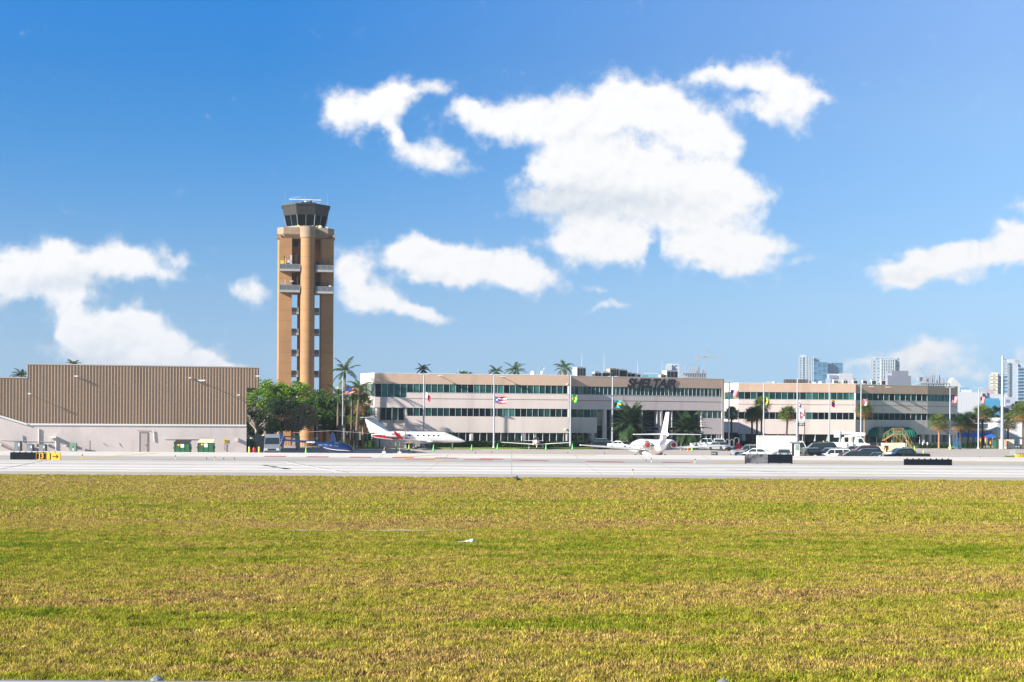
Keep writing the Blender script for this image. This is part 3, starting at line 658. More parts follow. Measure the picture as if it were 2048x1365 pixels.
for p0, p1, n, g1, g2 in ((E1, E2, 19, (4, 3, 2, 1), (1, 3, 8, 0)), (E3, E4, 13, (5, 4, 2, 1), (1, 3, 8, 0)), (E4, E5, 9, (2, 1, 0, 5), (2, 3, 3, 1))):
    L = seg_frame(p0, p1)[3]
    band(ob2, p0, p1, 2.4, ZS['w1'], STU); winrow(ob2, p0, p1, .1, L - .1, ZS['w1'], ZS['w1t'], n, WG, g2); std_upper(ob2, p0, p1, n, WG, g1)
    winrow(ob2, p0, p1, .5, L - .5, .8, 2.4, n // 2, [WG[2], WG[1], WG[0]] if n != 9 else [WG[3], mat('bright_glass', (.22, .42, .36), .1, var=.6, vs=.8)], depth=1.2); band(ob2, p0, p1, 0, .8, STU, a=.3, b=L - .3, th=1.3, out=-1.15)
    for k in range(max(2, int(L // 6))):
        q = offpt(p0, p1, 1.2 + k * (L - 2) / max(1, int(L // 6) - 1), -.55); column(ob2, q.x, q.y, 2.4, .4)
band(ob2, E2, E3, 2.4, ZS['top'], STU, th=.3)
for px in (1733, 1770): wall_lamp(ob2, E3, E4, (GX(px, 288, 12) - E3[0]) * 1.06, 12.0, .9)
q = offpt(E4, E5, 6.0, .03); SL = mat('wall_lettering', (.18, .15, .15), .7)
for i_, t_ in enumerate(('U.S. Customs', 'Station', 'General Aviation', 'Facility')):
    text_mesh(t_, .42, ob2, SL, (q.x, q.y, 4.35 - i_ * .48 - (.2 if i_ > 1 else 0)), (R(90), 0, math.atan2(4.5, E5[0] - E4[0])), .02, 'lettering', 0, .012)
text_mesh('2', 1.0, ob2, WHITE, tuple(offpt(E4, E5, 1.6, .05))[:2] + (4.1,), (R(90), 0, math.atan2(4.5, E5[0] - E4[0])), .04, 'unit_number', 0, .03)
# --- awnings
def awning(name, label, c, L, dep, z0, z1, rz, m, posts, end='round', parent=None):
    t = thing(name, label, 'awning', c, rz)
    n = 40; k = 8; vs = []; fs = []
    for i in range(n + 1):
        u = -1 + 2 * i / n; e_ = math.sqrt(max(0, 1 - max(0, (abs(u) - .62) / .38) ** 2)) if end == 'round' else 1
        e_ = max(e_, .03)
        for j in range(k + 1):
            a = math.pi / 2 * j / k; rib = 1 + .025 * math.cos(i * math.pi) 
            vs.append((u * L / 2, -dep * math.sin(a) * e_ * rib, z0 + (z1 - z0) * math.cos(a) * e_ * rib))
    fs = [(i * (k + 1) + j, (i + 1) * (k + 1) + j, (i + 1) * (k + 1) + j + 1, i * (k + 1) + j + 1) for i in range(n) for j in range(k)]
    cv = MB().add(vs, fs).build('canopy', m, t, smooth=False); so = cv.modifiers.new('thickness', 'SOLIDIFY'); so.thickness = .04
    for x in posts: MB().tube((x, -dep + .15, 0), (x, -dep + .15, z0 + .1), .06).build('post', LGREY, t)
    MB().bar((-L / 2, -dep + .05, z0), (L / 2, -dep + .05, z0), .06).build('frame_rail', DARK, t)
    return t
TEAL = mat('teal_fabric', (.02, .20, .24), .7, var=.15, vs=2); GFA = mat('green_fabric', (.005, .13, .085), .7, var=.15, vs=2); BFA = mat('blue_fabric', (.008, .11, .42), .7, var=.1, vs=2)
q = offpt(B3, B4, sof(1335), .4)
awning('entrance_awning', 'rounded teal ribbed awning over the entrance between two date palms', (q.x, q.y, 0), 8.4, 3.2, 2.75, 4.0, ang, TEAL, (-3.4, 3.4))
q = offpt(E3, E4, 8.4, .05)
awning('entrance_awning', 'long dark green barrel awning behind the yellow aircraft stairs', (q.x, q.y, 0), 11.4, 2.6, 1.9, 3.9, math.atan2(E4[1] - E3[1], E4[0] - E3[0]), GFA, (-5.2, -1.5, 2, 5.2))
bt = thing('entrance_awning', 'straight bright blue walkway awning with hipped end on posts', 'awning', (GX(1951, 300, 2.5), 300, 0), 0)
bz0 = 4.4 - (873 - 845 - 5.7) / F * 300; bz1 = 4.4 - (865.5 - 845 - 5.7) / F * 300
MB().add([(-5.5, -1.4, bz0), (4.0, -1.4, bz0), (4.0, 1.4, bz0), (-5.5, 1.4, bz0), (-5.5, 0, bz1), (3.0, 0, bz1), (-5.5, -1.4, bz0 - .25), (4.0, -1.4, bz0 - .25), (4.0, 1.4, bz0 - .25)],
         [(0, 1, 5, 4), (1, 2, 5), (2, 3, 4, 5), (0, 4, 3), (0, 1, 7, 6), (1, 2, 8, 7)]).build('canopy', BFA, bt)
for x in (-5.2, -2.6, 0, 2, 3.8): MB().tube((x, -1.3, 0), (x, -1.3, bz0 - .1), .07).tube((x, 1.3, 0), (x, 1.3, bz0 - .1), .07).build('post', GREY, bt)
# --- rooftop plant
def hvac(x, y, z, w, h, d, label, body=LGREY, rz=.5, kind='grille', n=3):
    t = thing('rooftop_unit', label, 'air conditioner', (x, y, z), rz, 'air conditioning units on the office roofs')
    MB().box(-w / 2, w / 2, -d / 2, d / 2, .12, h).box(-w / 2 - .03, w / 2 + .03, -d / 2 - .03, d / 2 + .03, h, h + .06).build('casing', body, t, bevel=.02)
    g_ = MB()
    for i in range(n):
        a = -w / 2 + .08 + (w - .16) * i / n; g_.box(a + .04, a + (w - .16) / n - .04, -d / 2 - .02, -d / 2, .25, h - .12)
    g_.build('grille', mat('unit_grille', (.03, .028, .026), .7) if kind == 'grille' else BLACK, t)
    MB().box(-w / 2, w / 2, -d / 2, -d / 2 + .1, 0, .12).box(-w / 2, w / 2, d / 2 - .1, d / 2, 0, .12).build('curb', DARK, t)
    MB().tube((0, 0, h + .06), (0, 0, h + .14), min(w, d) * .35, n=12).build('fan_guard', DARK, t)
    return t
HB = mat('tan_casing', (.42, .36, .28), .6, var=.1, vs=2)
def onroof(px, py, D): q = W(px, py, D); return q.x, D
for px, D, w, h, d, lb, bd, n in (
    (1159, 249, 1.75, 1.85, 1.9, 'large grey rooftop unit with brown louvres, leftmost beside the palm behind the roof', LGREY, 3),
    (1194, 251, 1.3, 1.15, 1.2, 'small black-faced rooftop unit, first right of the big louvred unit', LGREY, 2),
    (1211, 252, 1.7, 1.15, 1.3, 'low black-faced rooftop unit under the thin roof antenna', LGREY, 1),
    (1226, 254, 1.8, 1.85, 1.5, 'tall tan rooftop unit with pale louvred front', HB, 4),
    (1243, 255, 1.7, 1.75, 1.8, 'tall grey rooftop unit close beside the tan one, above the lettering start', LGREY, 1),
    (1259, 257, 1.9, 1.25, 1.4, 'pale rooftop unit with dark cooling coil on top, above the first letters', LGREY, 2),
    (1275, 258, .9, 1.1, 1.2, 'narrow black and white rooftop unit right of the coil unit', LGREY, 1),
    (1325, 258, 1.0, 1.0, 1.0, 'small brown louvred rooftop unit left of the big white framed one', HB, 2),
    (1341, 259, 2.3, 1.75, 1.8, 'big white rooftop unit with wide black face, right of the lettering', LGREY, 3)):
    hvac(GX(px, D, 12.2), D + .8, 12.2, w, h, d, lb, bd, ang, n=n)
for i, px in enumerate((1673, 1692, 1712, 1731, 1749, 1768)):
    hvac(GX(px, 292, 12.2), 293, 12.2, 1.05, 1.35, 1.1, ['grey two-fan cabinet on the annex roof behind the fourth flagpole', 'grey two-fan cabinet on the annex roof, second from the left of the row', 'black-faced roof unit just left of the step in the annex roof', 'black-faced roof unit just right of the step in the annex roof, by a flagpole', 'black-faced roof unit, second from the right end of the annex row', 'black-faced roof unit, last at the right end of the annex row'][i], LGREY, 0, n=2 if i < 2 else 1)
t = thing('rooftop_unit', 'long dark brown louvred cooler bank on the annex roof', 'air conditioner', (GX(1593.5, 288, 12.2), 289, 12.2))
MB().box(-2.3, 2.3, -.8, .8, .15, 1.25).build('casing', mat('brown_casing', (.06, .045, .04), .6), t); mb = MB()
for i in range(16): mb.box(-2.25 + i * .285, -2.18 + i * .285, -.86, -.8, .2, 1.2)
mb.build('fins', mat('fin_metal', (.22, .18, .16), .5), t)
def antenna(px, py0, py1, D, label, w=.05):
    a = W(px, py0, D); b = W(px, py1, D); z0 = 12.2
    o = MB().tube((a.x, D, z0), (b.x, D, b.z), w, w * .3, 6).cbox((a.x, D, z0 + .05), (.3, .3, .1)).build('roof_antenna', LGREY, None); tag(o, label, 'antenna')
antenna(1163.5, 750, 706, 252, 'thin roof antenna rising above the large louvred unit'); antenna(1208, 752, 703, 254, 'tallest thin roof antenna above the black-faced unit'); antenna(1275.5, 755, 722, 258, 'white whip antenna above the lettering')
antenna(916.5, 745, 738, 250, 'short white mast on the left part of the roof', .07); antenna(1124, 750, 740, 250, 'short white mast left of the palm behind the roof', .07)
antenna(1324, 757, 719, 262, 'faint whip antenna behind the big white framed unit', .04)
def roofbit(px, py, D, build, name, label, cat): q = W(px, py, D); t = build(q.x, D); tag(t, label, cat); return t
o = MB().lathe([(.45, 0), (.5, .1), (.5, 1.0), (.3, 1.15), (.3, 1.3), (.0, 1.3)], 16, (GX(1066, 252, 12.2), 252, 12.2)).build('roof_vent', WHITE, None, smooth=True); tag(o, 'round white vent drum on the roof', 'roof vent')
def dish(px, D, z, r, label, rz=0.0, base=12.2):
    t = thing('satellite_dish', label, 'satellite dish', (GX(px, D, z), D, base), rz)
    MB().lathe([(0.01, .12), (r * .5, .09), (r * .85, .02), (r, -.08), (r * .97, -.08), (r * .8, -.01), (.01, .06)], 16, (0, 0, z - base), 'Y').build('reflector', WHITE, t, smooth=True)
    MB().tube((0, .15, 0), (0, .15, z - base), .06).tube((0, .1, z - base), (0, -.5, z - base - .1), .03).build('mast', LGREY, t)
dish(1085, 252, 14.0, .3, 'small white dish high on a stand on the roof', .4); dish(1083, 251, 13.2, .25, 'tiny dish low on the same roof stand', -.5); dish(1137, 252, 12.75, .5, 'white dish tilted on the parapet beside the louvred unit', .9)
dish(1621, 290, 12.8, .45, 'white dish beside the brown cooler bank', .3); dish(1640, 290, 12.8, .4, 'white dish left of the two-fan cabinets', -.6)
for px, D, w, lb in ((1548, 286, .75, 'round pale vent on the annex roof, left of the brown cooler bank'), (1630, 288, .6, 'small grey vent on the annex roof between the two dishes')):
    o = MB().lathe([(w / 2, 0), (w / 2, .45), (w / 2 + .08, .5), (w / 2 + .08, .65), (0, .75)], 14, (GX(px, D, 12.2), D, 12.2)).build('roof_vent', LGREY, None, smooth=True); tag(o, lb, 'roof vent')
# --- hangar
H0 = (GX(55, 182, 6), 182.0); H1 = (GX(493, 188.6, 6), 188.6); H2 = (GX(518, 189, 10), 189.0); HL = (GX(-330, 176.2, 6), 176.2)
hg = thing('hangar', 'brown corrugated metal hangar on a pale stucco base, filling the left edge', 'hangar')
CLAD = mat('brown_cladding', (.37, .265, .185), .55, .1, var=.06, vs=.3, streak=(1, 1, .2), dirt=((.22, .16, .12), .3, .55, .9, (1, 1, .1)))
RIBM = mat('cladding_rib', (.40, .31, .24), .5, .1, var=.05, vs=.3)
HST = mat('hangar_stucco', (.60, .53, .51), .9, var=.06, vs=.4, bump=.2, bs=6, dirt=((.46, .40, .38), .5, .55, .85, (1, 1, .3)))
def clad(p0, p1, zb, zt, a=0, b=None, pitch=.39, name='cladding'):
    "trapezoid-ribbed sheet; zb may be a function of distance"
    q, d, n, L = seg_frame(p0, p1); b = L if b is None else b; pts = []
    s_ = a
    while s_ < b - .001:
        for ds, o in ((0, 0), (pitch * .40, 0), (pitch * .48, .085), (pitch * .64, .085), (pitch * .74, 0)):
            if s_ + ds <= b: pts.append((s_ + ds, o))
        s_ += pitch
    pts.append((b, 0)); vs = []
    for (s_, o) in pts:
        c = q + d * s_ + n * o; z0 = zb(s_) if callable(zb) else zb
        vs += [(c.x, c.y, z0), (c.x, c.y, zt)]
    fs = [(2 * i, 2 * i + 2, 2 * i + 3, 2 * i + 1) for i in range(len(pts) - 1)]
    o = MB().add(vs, fs).build(name, CLAD, hg); so = o.modifiers.new('thickness', 'SOLIDIFY'); so.thickness = .01; return o
ZT = 11.42; ZD = 3.75; ZL = 9.65
L = seg_frame(H0, H1)[3]
clad(H0, H2, ZD, ZT, 0, L); clad(H0, H2, 8.75, ZT, L, seg_frame(H0, H2)[3])
LLn = seg_frame(HL, H0)[3]
clad(HL, H0, lambda s_: ZD + min(8, max(0, (LLn - s_) - .1) * .31), ZL)
def hb(m, z0, z1, a, b, th=.5, out=0.0, name='wall', pp=(H0, H1)):
    mb = MB(); slab(mb, *pp, a, b, z0, z1, -th, out); return mb.build(name, m, hg)
hb(HST, -.05, ZD, 0, L); hb(COPE, ZD - .1, ZD + .12, 0, L, out=.12, th=.1, name='ledge'); 
q, d, n, _ = seg_frame(HL, H0); mb = MB(); vs = []
for s_ in (0, LLn):
    zt = ZD + min(8, (LLn - s_) * .31)
    for o in (0, -.5):
        c = q + d * s_ + n * o; vs += [(c.x, c.y, -.05), (c.x, c.y, min(zt, 9.5) if s_ == 0 else zt)]
mb.add(vs, [(0, 4, 5, 1), (2, 3, 7, 6), (1, 5, 7, 3), (0, 2, 6, 4), (0, 1, 3, 2), (4, 6, 7, 5)]).build('wall', HST, hg)
mb = MB(); a_ = q + n * .1; b_ = q + d * LLn + n * .1; mb.bar((a_.x + d.x * (LLn - 18), a_.y + d.y * (LLn - 18), ZD + 18 * .31), (b_.x, b_.y, ZD), .22, .22); mb.build('ledge', COPE, hg)
FL = mat('roof_flashing', (.45, .42, .40), .5)
mb = MB(); slab(mb, H0, H2, -.12, seg_frame(H0, H2)[3] + .1, ZT, ZT + .14, -.3, .12); mb.build('roof_trim', FL, hg)
mb = MB(); slab(mb, HL, H0, 0, LLn - .1, ZL, ZL + .14, -.3, .12); mb.build('roof_trim', FL, hg)
mb = MB(); slab(mb, H0, H2, -.12, .0, ZL, ZT, -.3, .1); mb.build('corner_trim', FL, hg)
# side walls, roof, right overhang
bk = [(H1[0] - 4, 222), (HL[0] + 2, 214)]
MB().prism([(H0[0] + .2, H0[1] + .3), (H1[0], H1[1] + .3), (H1[0] - 7.2, 222), (H0[0] - 8, 216)], ZD, ZT - .05).build('hall', CLAD, hg)
MB().prism([(HL[0], HL[1] + .6), (H0[0], H0[1] + .6), (H0[0] - 8, 216), (HL[0] - 4, 212)], 0.0, ZL - .05).build('side_hall', CLAD, hg)
mb = MB(); slab(mb, H1, (H1[0] - 7.2, 222), 0, 33, -.05, ZD - .01, -.4, .02); mb.build('wall', HST, hg)
MB().prism([(H1[0] + .02, H1[1] + .25), (H2[0] - .3, H2[1] + .12), (H2[0] - 6, 215), (H1[0] - 6, 215)], 8.76, ZT - .03).build('canopy_box', CLAD, hg)
# door, conduits, lamps
def hpx(px): # metres along the front for a photo column
    q, d, n, L = seg_frame(H0, H1); t = (px - 1024) / F; return (t * q.y - q.x) / (d.x - t * d.y)
def hz(px, py): s_ = hpx(px); c = offpt(H0, H1, s_, 0); return W(px, py, c.y).z
mb = MB(); slab(mb, H0, H1, hpx(279.5), hpx(294.3), -.03, 2.72, -.06, .03); dr = mb.build('door', mat('hangar_door', (.46, .40, .385), .6), hg)
mb = MB()
for a, b, z0, z1 in ((278.6, 279.5, -.03, 2.8), (294.3, 295.2, -.03, 2.8), (278.6, 295.2, 2.72, 2.82)): slab(mb, H0, H1, hpx(a), hpx(b), z0, z1, -.04, .07)
mb.build('door_frame', mat('door_frame', (.28, .22, .2), .6), dr); mb = MB(); slab(mb, H0, H1, hpx(292), hpx(293.2), 1.05, 1.2, .03, .1); mb.build('handle', DARK, dr)
def conduit(pts, r=.035, m=None, off=.08):
    pp = [offpt(H0, H1, hpx(px), off) + Vector((0, 0, hz(px, py))) for px, py in pts]; mb = MB()
    for a, b in zip(pp, pp[1:]): mb.tube(a, b, r, n=6)
    return mb.build('conduit', m or HST, hg)
for pts, r, m in (([(78, 858), (78, 900)], .07, None), ([(0, 881), (60, 882.5), (133, 884), (137, 900)], .035, None), ([(112, 874), (112, 900)], .06, WHITE), ([(46, 884), (45, 871)], .05, GREY), ([(328, 878), (397, 878)], .04, None),
                  ([(307, 862), (309, 884)], .05, None), ([(235, 885), (240, 893)], .03, None), ([(205, 886), (211, 891)], .03, GREY), ([(0, 885), (30, 898)], .05, RIBM), ([(274, 861), (300, 862), (308, 866)], .03, GREY), ([(450, 887), (450, 902)], .03, DARK)):
    conduit(pts, r, m)
def hbox(px0, py0, px1, py1, dep, m, name, out=.02):
    s0, s1 = hpx(px0), hpx(px1); mb = MB(); slab(mb, H0, H1, s0, s1, hz((px0 + px1) / 2, py1), hz((px0 + px1) / 2, py0), out, out + dep); return mb.build(name, m, hg)
hbox(103.5, 873, 113, 876.5, .8, WHITE, 'electric_cabinet'); hbox(105.5, 876.5, 112, 880, .4, GREY, 'meter'); hbox(472.5, 876.5, 477, 883, .35, OFFW, 'junction_box')
hbox(93, 888, 97.5, 892, .3, OFFW, 'junction_box'); hbox(70, 887, 74.5, 892, .3, OFFW, 'junction_box'); hbox(130.5, 888, 134, 893, .3, OFFW, 'junction_box'); hbox(0, 888.5, 4, 892, .5, OFFW, 'junction_box')
sgn = hbox(447, 879, 454.5, 885.5, .04, YEL, 'warning_sign', .05)
c = offpt(H0, H1, hpx(450.7), .1); MB().bar((c.x - .08, c.y, c.z + hz(450, 880.5)), (c.x, c.y, hz(450, 884)), .03).bar((c.x + .08, c.y, hz(450, 880.5)), (c.x, c.y, hz(450, 884)), .03).build('symbol', BLACK, sgn)
for px, py, out, w in ((403, 762, 1.9, .9), (61, 788, 1.3, .3), (477, 790.5, .6, .3), (153, 753, .5, .4), (380, 756, .4, .2), (514, 753, 1.0, .5)):
    a = offpt(H0, H1, hpx(px), .08); z = hz(px, py); b = offpt(H0, H1, hpx(px), out)
    lp = MB().bar((a.x, a.y, z - .15), (b.x, b.y, z), .07).build('wall_lamp', LGREY, hg); MB().cbox((b.x, b.y, z), (w, .45, .14)).build('lamp_head', LGREY, lp)
# --- control tower
TC = W(611.7, 455, 255); TX = TC.x; PX = 250 / F
ct = thing('control_tower', 'tall brown concrete air traffic control tower with flared dark glass cab', 'control tower', (TX, 255, 0), math.atan2(-TX, 255))
BR = mat('brown_concrete', (.36, .195, .085), .85, var=.10, vs=.35, bump=.15, bs=4, dirt=((.27, .15, .08), .22, .5, .8, (1, 1, .5)))
BRL = mat('crown_concrete', (.30, .22, .155), .85, var=.12, vs=.5, bump=.15, bs=4, dirt=((.25, .17, .11), .3, .5, .8, (1, 1, .5)))
def tz(py): return W(611.7, py, 250.0).z
def tx(px): return (px - 611.7) * PX
JNT = mat('concrete_joint', (.22, .12, .06), .9)
zc0, zc1 = tz(477), tz(455.5); zs = tz(583)
def pier(x0, x1, y0, y1, z0, z1, nm='pier', ch=.28):
    c_ = [(x0 + ch, y0), (x1, y0), (x1, y1), (x0, y1), (x0, y0 + ch)]
    return MB().prism(c_, z0, z1).build(nm, BR, ct)
WL = tx(584.5); WR = tx(638.6)
pier(tx(556.3), WL, -4.9, -2.6, 0, zc0); pier(tx(640), tx(667.6), -4.9, -2.6, 0, zc0)
pier(tx(556.3), WL - .3, 2.4, 4.9, 0, zc0); pier(WR + .3, tx(667.6), 2.4, 4.9, 0, zc0)
MB().tube((tx(616), -5.6, 0), (tx(616), -5.6, zc0), 1.24, n=28).build('stair_shaft', BR, ct, smooth=True)
MB().tube((tx(613), 4.0, 0), (tx(613), 4.0, zc0), 1.2, n=24).build('stair_shaft', BR, ct, smooth=True)
MB().box(tx(595.5), tx(628), -2.4, 2.4, 0, zc0).build('core', BR, ct)
rj = MB()
for k in range(24):
    z = zc0 - k * 1.85 - 1.6
    if z < 1: break
    for a, b in ((556.8, 584.5), (640, 667.6)): rj.box(tx(a) + .3, tx(b) - .01, -4.904, -4.88, z, z + .05)
    rj.lathe([(1.22, z), (1.246, z), (1.246, z + .05), (1.22, z + .05)], 28, (tx(616), -5.6, 0))
rj.build('joints', JNT, ct)
# closed upper storeys
MB().box(tx(570), WR + .5, -2.5, -2.3, zs, zc0).build('recess_wall', BR, ct); MB().box(tx(570), tx(655), 2.3, 2.5, zs, zc0).build('recess_wall', BR, ct)
MB().box(tx(556.3) + .2, tx(556.3) + .5, -2.6, 2.6, zs, zc0).box(tx(667.6) - .5, tx(667.6) - .2, -2.6, 2.6, zs, zc0).build('side_wall', BR, ct)
for px0, px1, py0, py1 in ((586.5, 597, 478.5, 490), (590, 595.5, 520, 529), (586, 594, 563, 570.5), (633, 640, 521, 529), (632, 640.5, 562, 571)):
    MB().box(tx(px0), tx(px1), -2.56, -2.5, tz(py1), tz(py0)).build('door_opening', BLACK, ct)
SLB = mat('balcony_slab', (.34, .34, .34), .8, var=.1, vs=1); RAIL = mat('railing', (.27, .29, .31), .5, .2); RPN = mat('railing_panel', (.13, .14, .155), .5, .2)
def balcony(px0, px1, pyt, pyb, y0, nposts=3, nm='balcony'):
    zt, zb = tz(pyt), tz(pyb); b = MB().box(tx(px0), tx(px1), y0, -2.5, zb - .3, zb).build(nm, SLB, ct)
    m = MB().box(tx(px0), tx(px1), y0, y0 + .07, zt - .08, zt).box(tx(px0), tx(px1), y0, y0 + .07, zb, zb + .1)
    for i in range(nposts + 1):
        x = tx(px0) + (tx(px1) - tx(px0) - .08) * i / nposts; m.box(x, x + .08, y0 - .01, y0 + .06, zb, zt)
    m.build('railing', RAIL, b); MB().box(tx(px0) + .05, tx(px1) - .05, y0 + .02, y0 + .05, zb + .08, zt - .07).build('panel', RPN, b)
for k in range(2):
    balcony(560.5, 601, (530.5, 572)[k], (541, 583)[k], -6.3); balcony(631.5, 666.5, (531.5, 574)[k], (541.5, 584.5)[k], -6.3)
for k in range(8):
    y_ = 615.5 + 42 * k; balcony(584.8, 598.5, y_, y_ + 9.5, -4.6, 1); balcony(628, 639.5, y_, y_ + 9.5, -4.6, 1)
# aerials and boxes on balconies
for k, (px, py0, py1, w, m) in enumerate(((566, 530, 523, .7, YEL), (569.5, 530, 513, .12, DARK), (583, 530, 512, .3, LGREY), (580, 527, 522, .8, LGREY), (593, 530, 510, .25, DARK), (645.5, 530, 520, .1, DARK), (656.5, 530, 519, .1, DARK),
        (571.5, 540, 519, .1, LGREY), (566, 571, 566, .5, GREY), (571.5, 583, 560, .1, LGREY), (595.5, 572, 553, .2, DARK), (584, 565, 563, .6, LGREY), (656, 573, 561, .1, DARK), (660, 574, 571, .4, WHITE), (644.5, 573, 564, .15, DARK))):
    a = tz(py0); b = tz(py1); MB().box(tx(px) - w / 2, tx(px) + w / 2, -5.6, -5.6 + min(w, .4), a, b).build('aerial' if w < .35 else 'equipment_box', m, ct)
# crown ring
def octo(r, rot=22.5, sc_=1.0): return [(r * math.cos(R(rot + 45 * k)) / math.cos(R(22.5)), r * math.sin(R(rot + 45 * k)) / math.cos(R(22.5))) for k in range(8)]
def tap(mb, P0, z0, P1, z1):
    n = len(P0); return mb.add([(x, y, z0) for x, y in P0] + [(x, y, z1) for x, y in P1], [(i, (i + 1) % n, n + (i + 1) % n, n + i) for i in range(n)] + [tuple(range(n))[::-1], tuple(range(n, 2 * n))])
hw = 4.98; cw = 1.1; sq = [(-hw, -hw + cw), (-hw + cw, -hw), (hw - cw, -hw), (hw, -hw + cw), (hw, hw - cw), (hw - cw, hw), (-hw + cw, hw), (-hw, hw - cw)]
sq0 = [(x * .9, y * .9) for x, y in sq]
tap(MB(), sq0, zc0 - .05, sq, tz(469)).build('crown', BRL, ct); MB().prism(sq, tz(469), zc1).build('crown', BRL, ct)
MB().tube((tx(616), -5.6, zc0), (tx(616), -5.6, zc1 + .02), 1.36, n=28).build('shaft_cap', BRL, ct, smooth=True)
for sx in (-1, 1): MB().box(sx * 4.9 - .2, sx * 4.9 + .2, -4.95, -4.4, zc0 - .2, tz(469)).build('corner_rib', BRL, ct)
# cab
zb, zw0, zw1, zt_ = tz(455), tz(449), tz(427.5), tz(408)
o0, o1, o2, o3 = octo(3.22), octo(3.42), octo(3.85), octo(4.18)
CABD = mat('cab_fascia', (.03, .026, .022), .5, var=.1, vs=1); CABG = mat('cab_glass', (.003, .008, .012), .08, spec=.12)
tap(MB(), o0, zb, o1, zw0).build('cab_base', GREY, ct); g_ = tap(MB(), [(x * .98, y * .98) for x, y in o1], zw0, [(x * .98, y * .98) for x, y in o2], zw1).build('cab_glass', CABG, ct)
tap(MB(), o2, zw1, o3, zt_).build('cab_fascia', CABD, ct); MB().prism([(x * 1.03, y * 1.03) for x, y in o3], zt_, zt_ + .22).build('cab_roof', DARK, ct)
mb = MB()
for k in range(8):
    a, b = o1[k], o2[k]; mb.bar((*a, zw0), (*b, zw1), .14); c_ = o1[(k + 1) % 8]; e_ = o2[(k + 1) % 8]
    mb.bar(((a[0] + c_[0]) / 2, (a[1] + c_[1]) / 2, zw0), ((b[0] + e_[0]) / 2, (b[1] + e_[1]) / 2, zw1), .07)
mb.build('window_frames', GREY, ct)
MB().prism(octo(1.9), zt_ + .22, zt_ + .8).build('roof_platform', DARK, ct)
mb = MB()
for z in (zt_ + 1.2, zt_ + 1.6): 
    oo = octo(2.6)
    for k in range(8): mb.bar((*oo[k], z), (*oo[(k + 1) % 8], z), .025)
for k in range(8): mb.bar((*octo(2.6)[k], zt_ + .2), (*octo(2.6)[k], zt_ + 1.6), .05)
mb.build('roof_railing', GREY, ct)
rd = MB().tube((0, 0, zt_ + .8), (0, 0, tz(394)), .35, .28, 12).build('radar_pedestal', LGREY, ct); MB().box(tx(577.5), tx(643), -.15, .15, tz(392), tz(390.3)).build('radar_bar', WHITE, ct)
MB().cbox((.9, 0, tz(398)), (.4, .4, 1.0)).build('roof_equipment', DARK, ct)
for px, py in ((570, 378), (655, 380), (608.5, 383), (567, 400), (660, 402), (576, 395), (648, 398)):
    MB().tube((tx(px), 0 if 590 < px < 630 else -1, zt_), (tx(px), 0 if 590 < px < 630 else -1, tz(py)), .03, .015, 5).build('whip_antenna', GREY, ct)
for (a, b) in (((596, 450), (602, 455)), ((635, 450), (630, 455))): MB().bar((tx(a[0]), -4.2, tz(a[1])), (tx(b[0]), -4.6, tz(b[1])), .16).build('lifting_arm', YEL, ct)
for (a, b) in (((563, 455), (575, 451)), ((662, 457), (650, 451)), ((608, 450), (607, 454)), ((624.5, 450), (627, 454))): MB().bar((tx(a[0]), -4.3, tz(a[1])), (tx(b[0]), -3.9, tz(b[1])), .07).build('brace', LGREY, ct)
MB().lathe([(.02, 0), (.32, .05), (.32, .15), (.02, .2)], 14, (tx(640), -4.5, tz(453)), 'Y').build('tower_dish', WHITE, ct)
# ---------------------------------------------------------------- vegetation
def leafmat(name, c1, c2, tr=.35, rough=.55):
    m = bpy.data.materials.new(name); m.use_nodes = True; N, L = nodes(m); b = N['Principled BSDF']; b.inputs['Roughness'].default_value = rough; b.inputs['Specular IOR Level'].default_value = .3
    g = N.new('ShaderNodeNewGeometry'); mx = N.new('ShaderNodeMix'); mx.data_type = 'RGBA'; L.new(g.outputs['Random Per Island'], mx.inputs[0])
    mx.inputs[6].default_value = (*c1, 1); mx.inputs[7].default_value = (*c2, 1)
    L.new(mx.outputs[2], b.inputs['Base Color']); t = N.new('ShaderNodeBsdfTranslucent'); L.new(mx.outputs[2], t.inputs[0])
    ms = N.new('ShaderNodeMixShader'); ms.inputs[0].default_value = tr; L.new(b.outputs[0], ms.inputs[1]); L.new(t.outputs[0], ms.inputs[2]); L.new(ms.outputs[0], N['Material Output'].inputs[0])
    return m
LBRI = leafmat('bright_leaf', (.10, .20, .008), (.20, .33, .012)); LMID = leafmat('mid_leaf', (.035, .09, .02), (.09, .17, .03)); LOLV = leafmat('olive_leaf', (.06, .08, .035), (.12, .14, .06))
LBRN = leafmat('brown_leaf', (.26, .18, .09), (.44, .32, .14)); LDRK = leafmat('dark_leaf', (.02, .05, .02), (.05, .09, .03)); LYEL = leafmat('yellow_leaf', (.22, .30, .05), (.38, .42, .10))
PALM = leafmat('palm_leaf', (.045, .09, .018), (.12, .17, .03), .25, .4); DATE = leafmat('date_palm_leaf', (.022, .05, .022), (.06, .10, .035), .2, .45); SAB = leafmat('fan_palm_leaf', (.045, .09, .02), (.20, .24, .04), .25, .4)
DEAD = leafmat('dead_leaf', (.20, .11, .04), (.34, .20, .07), .2); LHZ = leafmat('far_leaf', (.035, .07, .04), (.07, .11, .05))
BARK = mat('bark', (.16, .12, .09), .9, var=.3, vs=3, bump=.4, bs=10); PBK = mat('palm_bark', (.24, .18, .13), .9, var=.25, vs=6, bump=.4, bs=14); PBD = mat('dark_palm_bark', (.07, .05, .04), .9, var=.3, vs=6); PBO = mat('orange_palm_bark', (.33, .17, .09), .9, var=.25, vs=6)
PALE = mat('pale_bark', (.42, .37, .31), .9, var=.2, vs=4)
